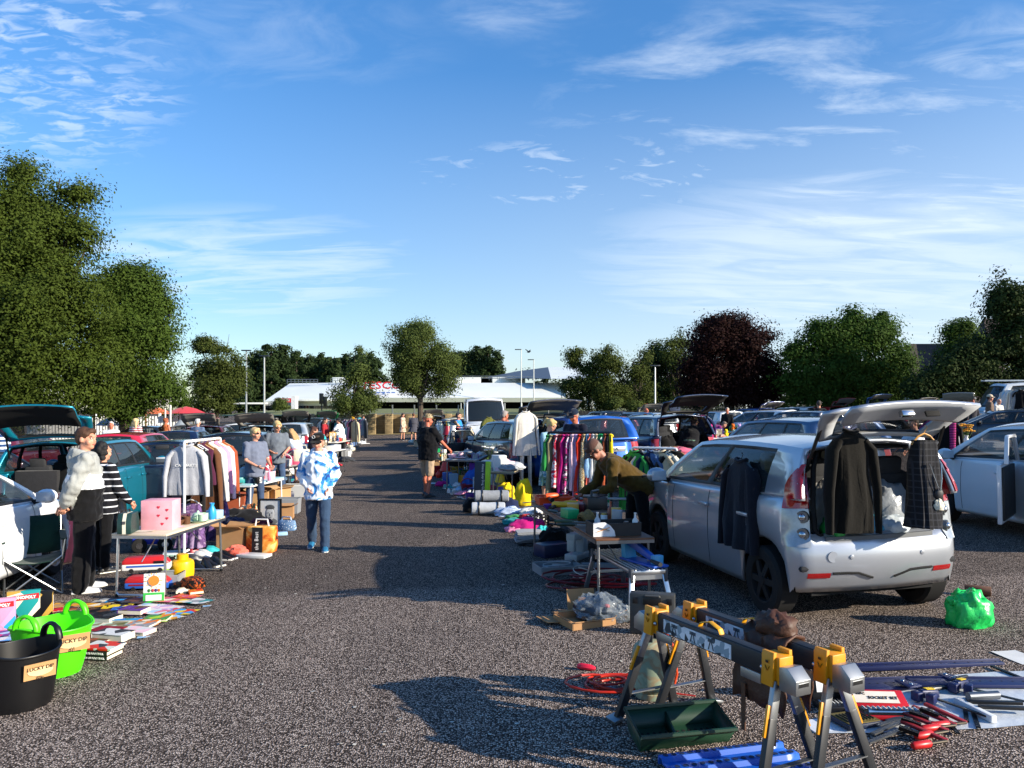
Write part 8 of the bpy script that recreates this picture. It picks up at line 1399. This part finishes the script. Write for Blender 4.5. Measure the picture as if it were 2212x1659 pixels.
stall('small beige table with white cloths beside the tall carton', 1085, 16.6, 1.2, .7, .60, 80, '#b8a98c', 7, ['fold', 'fold', 'heap'], 12, 'on the beige cloth table', ['white', 'ivory', 'grey', 'silver', 'blush'], sc=1.1)
item('box', at(1078, 16.3)+V((0, 0, .60)), 'white', 10, 'white boxed appliance on the beige cloth table', dim=(.28, .28, .32)); item('flowers', at(1063, 17.5)+V((0, 0, .58)), 'white', 0, 'white artificial lilies in a jar behind the boxed appliance', sc=1.2, m=mat('#e9e6d8', .7))
stall('far stall table with red lamps and white cake stands', 972, 26, 2.0, .8, .74, 86, '#8d8074', 15, ['cakestand', 'vase', 'lamp', 'bowl'], 13, 'on the red lamp table', ['red', 'scarlet', 'crimson', 'white', 'ivory', 'cream'], sc=1.35)
stall('table of small goods behind the far clothes rail', 985, 34, 2.2, .8, .74, 88, '#cfcabf', 14, ODD, 14, 'on the table behind the far rail')
stall('table of ornaments near the birch end of the lane', 930, 42, 2.4, .9, .74, 90, '#cfd2d4', 12, HOME, 15, 'on the table near the lane end')
stall('low bench of crockery in front of the dark green car', 1000, 23, 1.6, .5, .5, 84, '#6d5a48', 10, HOME, 16, 'on the low crockery bench')
for i, (px, Y, k, c, l) in enumerate(((935, 24.5, 'carton', 'tan', 'cardboard box at the foot of the red lamp table'), (948, 22.5, 'crate', 'red', 'red crate by the lane edge'), (940, 27.5, 'heap', 'olive', 'olive clothes at the lane edge farther on'), (928, 32, 'crate', 'blue', 'blue crate at the lane edge'), (915, 38, 'heap', 'white', 'white cloths on the ground at the lane end'), (905, 41, 'carton', 'beige', 'beige carton at the lane end'), (900, 47, 'shoes', 'white', 'white shoes at the feet of the far women'), (893, 46, 'heap', 'ivory', 'ivory sheet spread before the far women'), (955, 30, 'plush', 'amber', 'amber teddy bear behind the red crate'), (962, 21, 'lamp', 'scarlet', 'scarlet table lamp standing on the ground'))): item(k, at(px, Y), c, i*31, l, sc=1.2)
# rails of this side
def dressrail(label, a, b, z, m, cols, kinds, where, seed, wd=.42, hh=(.7, 1.0), rz=None, sp=(.04, .97), feet=True, pats={}):
    a, b = V(a), V(b); rail(label, a, b, z, m, .5, .018, feet); d = b-a; rr = random.Random(seed); n = len(cols); ang = math.degrees(math.atan2(d.y, d.x)) if rz is None else rz
    for i, c in enumerate(cols):
        f = sp[0]+(sp[1]-sp[0])*i/max(1, n-1); k = kinds[i % len(kinds)]; p = a+d*f; p.z = gz(p.x)+z+.01; nm = {'top': 'top', 'dress': 'dress', 'coat': 'coat', 'trousers': 'trousers', 'skirt': 'skirt'}[k]; dup_ = cols[:i].count(c); l = f'{c} {nm} {where}' if not dup_ else f'{c} {nm} {where}, behind the {cols[i-1]} one'
        garment(p, ang+90+rr.uniform(-24, 24), c, l, k, wd*rr.uniform(.85, 1.1), rr.uniform(*hh), 1 if rr.random() < .5 else .5, .085, pats.get(i), ['#161616', '#d8d8d6', '#b98a55'][i % 3], seed+i)
FL = pattern('noise', ['#c4267a', '#efd3e0', '#111114', '#d8488e'], 11); RP = pattern('noise', ['#c02740', '#d2304a', '#f0e2e2', '#c02740'], 9); LEO = pattern('dots', ['#241a14', '#cdbb98', '#a88a5c'], 34); GRW = pattern('noise', ['#16864a', '#e8f0ea', '#1c9656'], 9)
ra_, rb_ = at(1184, 12.0), at(1320, 11.7); rp = [(.02, 'green', 'top', .5), (.06, 'khaki', 'dress', 1.15), (.14, 'red', 'dress', .75), (.2, 'crimson', 'dress', 1.1), (.27, 'magenta', 'dress', .95), (.335, 'pink', 'dress', .9), (.40, 'blush', 'top', .8), (.45, 'lilac', 'dress', 1.1), (.52, 'scarlet', 'dress', 1.0), (.585, 'cream', 'dress', .8), (.64, 'sky', 'top', .6), (.69, 'coral', 'dress', .9), (.735, 'white', 'top', .7), (.78, 'beige', 'dress', .9), (.83, 'emerald', 'top', .6), (.87, 'green', 'dress', 1.05), (.92, 'rust', 'dress', .8), (.955, 'black', 'top', .7), (.99, 'yellow', 'top', .75)]
rail('black clothes rail packed with bright dresses behind the tool table', ra_, rb_, 1.5, BLACK, .5, .022)
for i, (f, c, k, h_) in enumerate(rp): p = ra_.lerp(rb_, f); p.z = gz(p.x)+1.515; garment(p, 58+(i*37 % 29), c, f'{c} {k} on the black rail of bright dresses', k, .38, h_, 0, .07, {2: RP, 5: FL, 9: LEO, 15: GRW}.get(i), '#17171a', i)
dressrail('white clothes rail of dark jackets in front of the silver car bonnet', at(1366, 11.6), at(1462, 11.3), 1.26, plastic('#e8eaea'), ['green', 'black', 'charcoal', 'white', 'denim', 'navy', 'grey', 'beige', 'black', 'ivory', 'charcoal', 'black'], ['coat', 'top'], 'on the white rail of dark jackets', 21, .42, (.7, .95), 62)
p = at(1136, 17.4, zat(884, 17.4)); ov, _ = garment(p, 20, 'cream', 'cream white overalls hung from the raised boot lid of the grey people carrier', 'coat', .5, .95, 1, .12, cloth('#cfcac0'), '#e8e8e6', 2, name='hanging_overalls', cat='overalls'); lg_, _ = garment(p+V((0, .02, -.72)), 20, 'cream', 'legs of the cream white overalls below its waist', 'trousers', .4, .95, 0, .12, cloth('#cfcac0'), '#cfcac0', 3, name='overall_legs', cat='overalls'); adopt(lg_, ov)
dressrail('far clothes rail in front of the man in the blue jacket', at(944, 29.2), at(985, 28.6), 1.5, STEEL, ['white', 'ivory', 'cream', 'plum', 'black', 'mustard', 'mint', 'teal', 'grey', 'navy', 'tan'], ['top', 'dress', 'coat'], 'on the far steel rail', 31, .45, (.7, 1.0), 30)
dressrail('lower far clothes rail right of the blue jacket man', at(985, 25), at(1018, 24.4), 1.35, STEEL, ['navy', 'red', 'white', 'sky', 'rust', 'denim', 'black', 'beige'], ['top'], 'on the lower far rail', 32, .4, (.5, .8), 30)
garment(at(1056, 21.2, zat(897, 21.2)), 30, 'olive', 'olive patterned top hung in the open car door', 'top', .4, .7, .5)
# open doors
def opendoor(label_parent, I, s, x0, x1, ang, col):
    t = label_parent; hinge = V((x1, s*(I['hw']-.02), 0)); Rm = M.Translation(hinge) @ M.Rotation(R(ang), 4, 'Z') @ M.Translation(-hinge); mb = MB(I['P']); z0 = .3; zt = I['belt'](x0); ys = s*(I['hw']+.01); mb.X = Rm; mb.box(((x0+x1)/2, ys, (z0+zt)/2), (x1-x0, .05, zt-z0)); zr = I['Ht']-.16
    for a, b in (((x0+.03, zt), (x0+.12, zr)), ((x0+.12, zr), (x1-.3, zr)), ((x1-.3, zr), (x1-.02, zt))): mb.bar((a[0], ys-s*.08, a[1]), (b[0], ys-s*.08, b[1]), .05, .04)
    d = mb.build('door', t, .012); mb = MB(TRIM); mb.X = Rm; mb.box(((x0+x1)/2, ys-s*.035, (z0+zt)/2), (x1-x0-.1, .03, zt-z0-.08)); mb.build('door_lining', d, .01); mb = MB(CARGLASS); mb.X = Rm; mb.add([(x0+.05, ys-s*.08, zt), (x1-.04, ys-s*.08, zt), (x1-.32, ys-s*.08, zr), (x0+.13, ys-s*.08, zr)], [(0, 1, 2, 3)]); mb.build('door_window', d)
opendoor(gc, GI, 1, -.1, .98, -62, 'x'); opendoor(wr_, WI, 1, -1.3, -.36, -46, 'x')
# ---------------------------------------------------------------- left side beyond the pale blue table
stall('folding table with pink card boxes reached by the girl in white shorts', 606, 18.0, 1.6, .7, .72, 84, '#8f8a86', 13, ['box', 'box', 'basket'], 41, 'on the pink box table', ['pink', 'blush', 'rose', 'coral', 'white', 'brown', 'magenta'], sc=1.15)
stall('lower shelf table of red and white goods under the pink boxes', 622, 19.6, 1.4, .6, .42, 84, '#b9b2a6', 9, ['book', 'fold', 'box'], 42, 'on the lower shelf table', ['red', 'white', 'navy', 'cream', 'scarlet', 'blue'])
stall('table with white jewellery boxes behind the boy', 700, 24, 1.8, .8, .74, 84, '#d9d6d0', 12, ['box', 'jar', 'frame', 'bowl'], 43, 'on the white box table', ['white', 'ivory', 'pink', 'silver', 'tan', 'black'], sc=1.1)
stall('far left table of bright toys before the clothes rails', 722, 32, 2.2, .8, .72, 88, '#c9c4ba', 12, ODD, 44, 'on the far left toy table')
for i, (px, Y, k, c, l) in enumerate(((638, 17.8, 'crate', 'white', 'white plastic bench tray below the pink box table'), (620, 17.2, 'box', 'navy', 'navy box under the pink box table'), (600, 16.6, 'carton', 'tan', 'tan carton under the pink box table'), (722, 23.5, 'vase', 'yellow', 'tall yellow and blue toy bottle at the lane edge'), (705, 22.6, 'frame', 'rust', 'rust framed picture at the lane edge'), (715, 26, 'plush', 'lime', 'lime green soft toy at the lane edge'), (742, 33, 'crate', 'white', 'white crate beside the man in the patterned shirt'), (752, 35, 'handbag', 'grey', 'grey handbag on the tarmac farther up the lane'), (760, 38, 'box', 'ivory', 'ivory box at the foot of the far rails'), (770, 42, 'shoes', 'black', 'black shoes at the foot of the far rails'), (780, 46, 'heap', 'white', 'white sheet of goods at the far lane edge'), (748, 30, 'heap', 'charcoal', 'charcoal clothes at the lane edge'), (730, 27.5, 'toycar', 'red', 'red toy car at the lane edge'), (660, 19, 'handbag', 'cream', 'cream handbag hanging at the hip of the girl in white shorts'))): item(k, at(px, Y) if 'hip' not in l else at(652, 17.3, .72), c, i*29, l, sc=1.2)
BL = BLACK
dressrail('nearer black clothes rail behind the man in the patterned shirt', at(688, 36), at(738, 33.5), 1.6, BL, ['black', 'navy', 'white', 'charcoal', 'plum', 'black', 'cream', 'red', 'grey', 'olive', 'black', 'rust', 'teal', 'black'], ['top', 'dress', 'coat'], 'on the nearer black rail', 51, .45, (.8, 1.1), 40)
dressrail('middle clothes rail left of the stone wall', at(742, 40), at(768, 37), 1.55, BL, ['black', 'blush', 'navy', 'white', 'tan', 'black', 'pink', 'charcoal', 'crimson', 'beige'], ['dress', 'top'], 'on the middle left rail', 52, .45, (.8, 1.1), 40)
dressrail('far white clothes rail with a turquoise hat in front of the wall', at(758, 49), at(790, 46), 1.5, WHITE, ['white', 'cream', 'crimson', 'black', 'red', 'ivory', 'navy', 'pink', 'grey', 'charcoal'], ['dress', 'top'], 'on the far white rail', 53, .45, (.8, 1.1), 40)
item('hat', at(776, 47.5, 1.18), 'turquoise', 0, 'turquoise hat perched on the far white clothes rail', sc=1.3); item('flowers', at(764, 45, .85), 'yellow', 0, 'yellow sunflower standing above the far rails', sc=1.3, m=mat('#e0a91c', .7))
# teal boot, bonnets and the far right
bp_ = lambda x, y, z: (bpy.context.view_layer.update(), tealc.matrix_world @ V((x, y, z)))[1]
item('box', bp_(TI['xr']+.5, .34, .62), 'charcoal', 99, 'dark grey fabric box standing in the teal boot', dim=(.12, .62, .5), m=cloth('#2b2b2e')); item('heap', bp_(TI['xr']+.25, -.2, .6), 'plum', 0, 'plum coat spread over the teal boot sill', dim=(.9, .5, .16)); item('carton', bp_(TI['xr']+.3, -.5, .62), 'amber', 0, 'amber box of crockery in the teal boot', dim=(.3, .3, .16)); item('heap', at(118, 10.4), 'plum', 0, 'plum quilted coat hanging down in front of the teal boot', dim=(.9, .5, .75))
for px, Y, k, c, l, s in ((30, 17, 'box', 'ivory', 'ivory rolled mat upright at the left edge', 1.5), (12, 16.5, 'heap', 'coral', 'coral heap of clothes at the left edge', 1.8), (30, 16, 'plush', 'orange', 'orange soft toy at the left edge', 1.6), (258, 25, 'handbag', 'black', 'black and white striped bag behind the red car', 1.4)): item(k, at(px, Y)+V((0, 0, .6 if 'heap' not in l else .3)), c, 10, l, sc=s)
dressrail('clothes rail seen under the raised silver boot lid', at(2010, 17), at(2052, 16.4), 1.45, BL, ['magenta', 'plum', 'charcoal', 'black', 'purple', 'navy', 'black'], ['dress', 'coat'], 'on the rail under the silver boot lid', 61, .4, (.8, 1.1), 50)
stall('table of glassware and flowers beyond the white car on the right', 2110, 17.5, 2.2, .8, .74, 14, '#6a5a4c', 18, ['bowl', 'vase', 'jar', 'box', 'bottle'], 62, 'on the right glassware table', ['silver', 'white', 'ivory', 'sky', 'tan', 'brown', 'beige', 'grey'], sc=1.2)
item('flowers', at(2086, 17.2)+V((0, 0, .78)), 'amber', 0, 'amber and yellow flowers on the right glassware table', sc=1.2, m=mat('#dc9a1e', .7)); garment(at(2058, 16.2, 1.95), 70, 'pink', 'pink and black striped leggings hung beside the right glassware table', 'trousers', .22, 1.2, 0, .1, pattern('stripes', ['#1d1418', '#d0408c'], 9)); item('crate', at(2060, 15.6), 'white', 0, 'white crate below the striped leggings'); item('crate', at(1985, 14.6), 'emerald', 0, 'emerald crate behind the silver car', sc=1.1); item('fold', at(2150, 17)+V((0, 0, .78)), 'white', 10, 'white and black striped cloths at the right end of the glassware table', sc=1.6); item('bag', at(2130, 18.4)+V((0, 0, .74)), 'black', 0, 'black bag behind the glassware', sc=.9)
stall('table of goods in front of the white hatchback on the far right', 1630, 31, 2.4, .8, .74, 20, '#d0cdc6', 14, ODD, 63, 'on the far right goods table', sc=1.2)
stall('table beside the bending purple shopper', 1560, 27, 2.0, .7, .7, 20, '#d6d3cc', 10, ODD, 64, 'on the table by the purple shopper', sc=1.1)
dressrail('small rail of plum and navy clothes beside the open navy boot', at(1506, 22), at(1524, 21), 1.6, BL, ['plum', 'navy', 'crimson', 'magenta', 'navy'], ['dress', 'coat'], 'on the rail by the navy boot', 65, .42, (.8, 1.0), 40)
for px, Y, k, c, l, s in ((1450, 18.9, 'heap', 'brown', 'brown blanket in the open navy boot', 1.2), (1470, 18.8, 'heap', 'rose', 'rose patterned bedding in the open navy boot', 1.1), (1438, 19.3, 'bag', 'black', 'black sack in the open navy boot', 1.3), (1180, 18.6, 'carton', 'tan', 'tan carton inside the grey people carrier boot', 1.3), (1196, 18.7, 'box', 'rust', 'rust coloured box in the grey people carrier boot', 1.4)): item(k, at(px, Y)+V((0, 0, .68)), c, 20, l, sc=s)
dressrail('clothes hung in the side door of the roof ladder van', at(2172, 34.4, 0), at(2206, 34.0, 0), 2.2, STEEL, ['white', 'sky', 'ivory', 'grey', 'black'], ['coat', 'dress'], 'in the van side door', 66, .5, (.9, 1.2), 60, feet=False)
t = thing('roof_ladder', 'aluminium ladder lying on the roof of the white van at the right', 'ladder', at(2215, 37, zat(822, 37)), 172); mb = MB(ALU); mb.bar((-1.9, -.2, 0), (1.9, -.2, 0), .06); mb.bar((-1.9, .2, 0), (1.9, .2, 0), .06)
for i in range(13): mb.bar((-1.8+i*.3, -.2, 0), (-1.8+i*.3, .2, 0), .035)
mb.build('ladder', t)
# thick small goods along both edges of the lane
GR = ODD+['carton', 'heap', 'shoes', 'crate', 'lamp', 'basket', 'vase', 'bag']
def edge(p0, Y0, p1, Y1, wid, n, seed, where, sc=1.15): a, b = at(p0, Y0), at(p1, Y1); clutter(a, b-a, V((wid, 0, 0)), n, GR, seed, where, sc=sc, nu=max(1, n//2))
edge(668, 19.5, 716, 27, -.9, 16, 71, 'on the ground at the left lane edge behind the boy'); edge(722, 28, 770, 44, -1.6, 22, 72, 'on the ground at the left lane edge before the far rails'); edge(1012, 17.6, 978, 21, 1.0, 16, 73, 'on the ground beside the dish table'); edge(966, 23, 938, 31, 1.1, 20, 74, 'on the ground past the man in the black T-shirt'); edge(934, 33, 908, 47, 1.6, 18, 75, 'on the ground toward the far right lane end'); edge(1040, 15.4, 1000, 16.6, .5, 10, 76, 'on the ground behind the rolled sleeping bags', .9)
edge(1172, 13.2, 1250, 12.8, .2, 10, 77, 'on the ground below the black dress rail', .9); edge(1700, 26, 1560, 29, .6, 14, 78, 'on the ground between the far right cars', 1.2)
stall('table of odds and ends left of the lane beside the far dark green car', 705, 38, 2.4, .8, .72, 88, '#cfcac2', 12, GR[:10], 79, 'on the left far odds table', sc=1.2); stall('table of bright goods right of the lane in front of the cream estate', 960, 37, 2.4, .8, .72, 88, '#bfc4c6', 12, GR[:10], 80, 'on the table by the cream estate', sc=1.2)
ps, h = pt(702, 33, 903); person('far shopper in a red top beside the left clothes rails', ps, h, 80, top='#9c2a30', hair='#2a1d18', style='long'); ps, h = pt(958, 40, 896); person('far man in a pale shirt at the table by the cream estate', ps, h, -60, top='#b9bcc2', hair='#4b4038'); ps, h = pt(785, 56, 899); person('distant person in dark clothes near the wall end', ps, h, 20, top='#26272e', hair='#3a2a20')
d = [l for l, o in LABELS.items() if len(o) > 1]; print('DUPLICATE LABELS', len(d), d[:20])
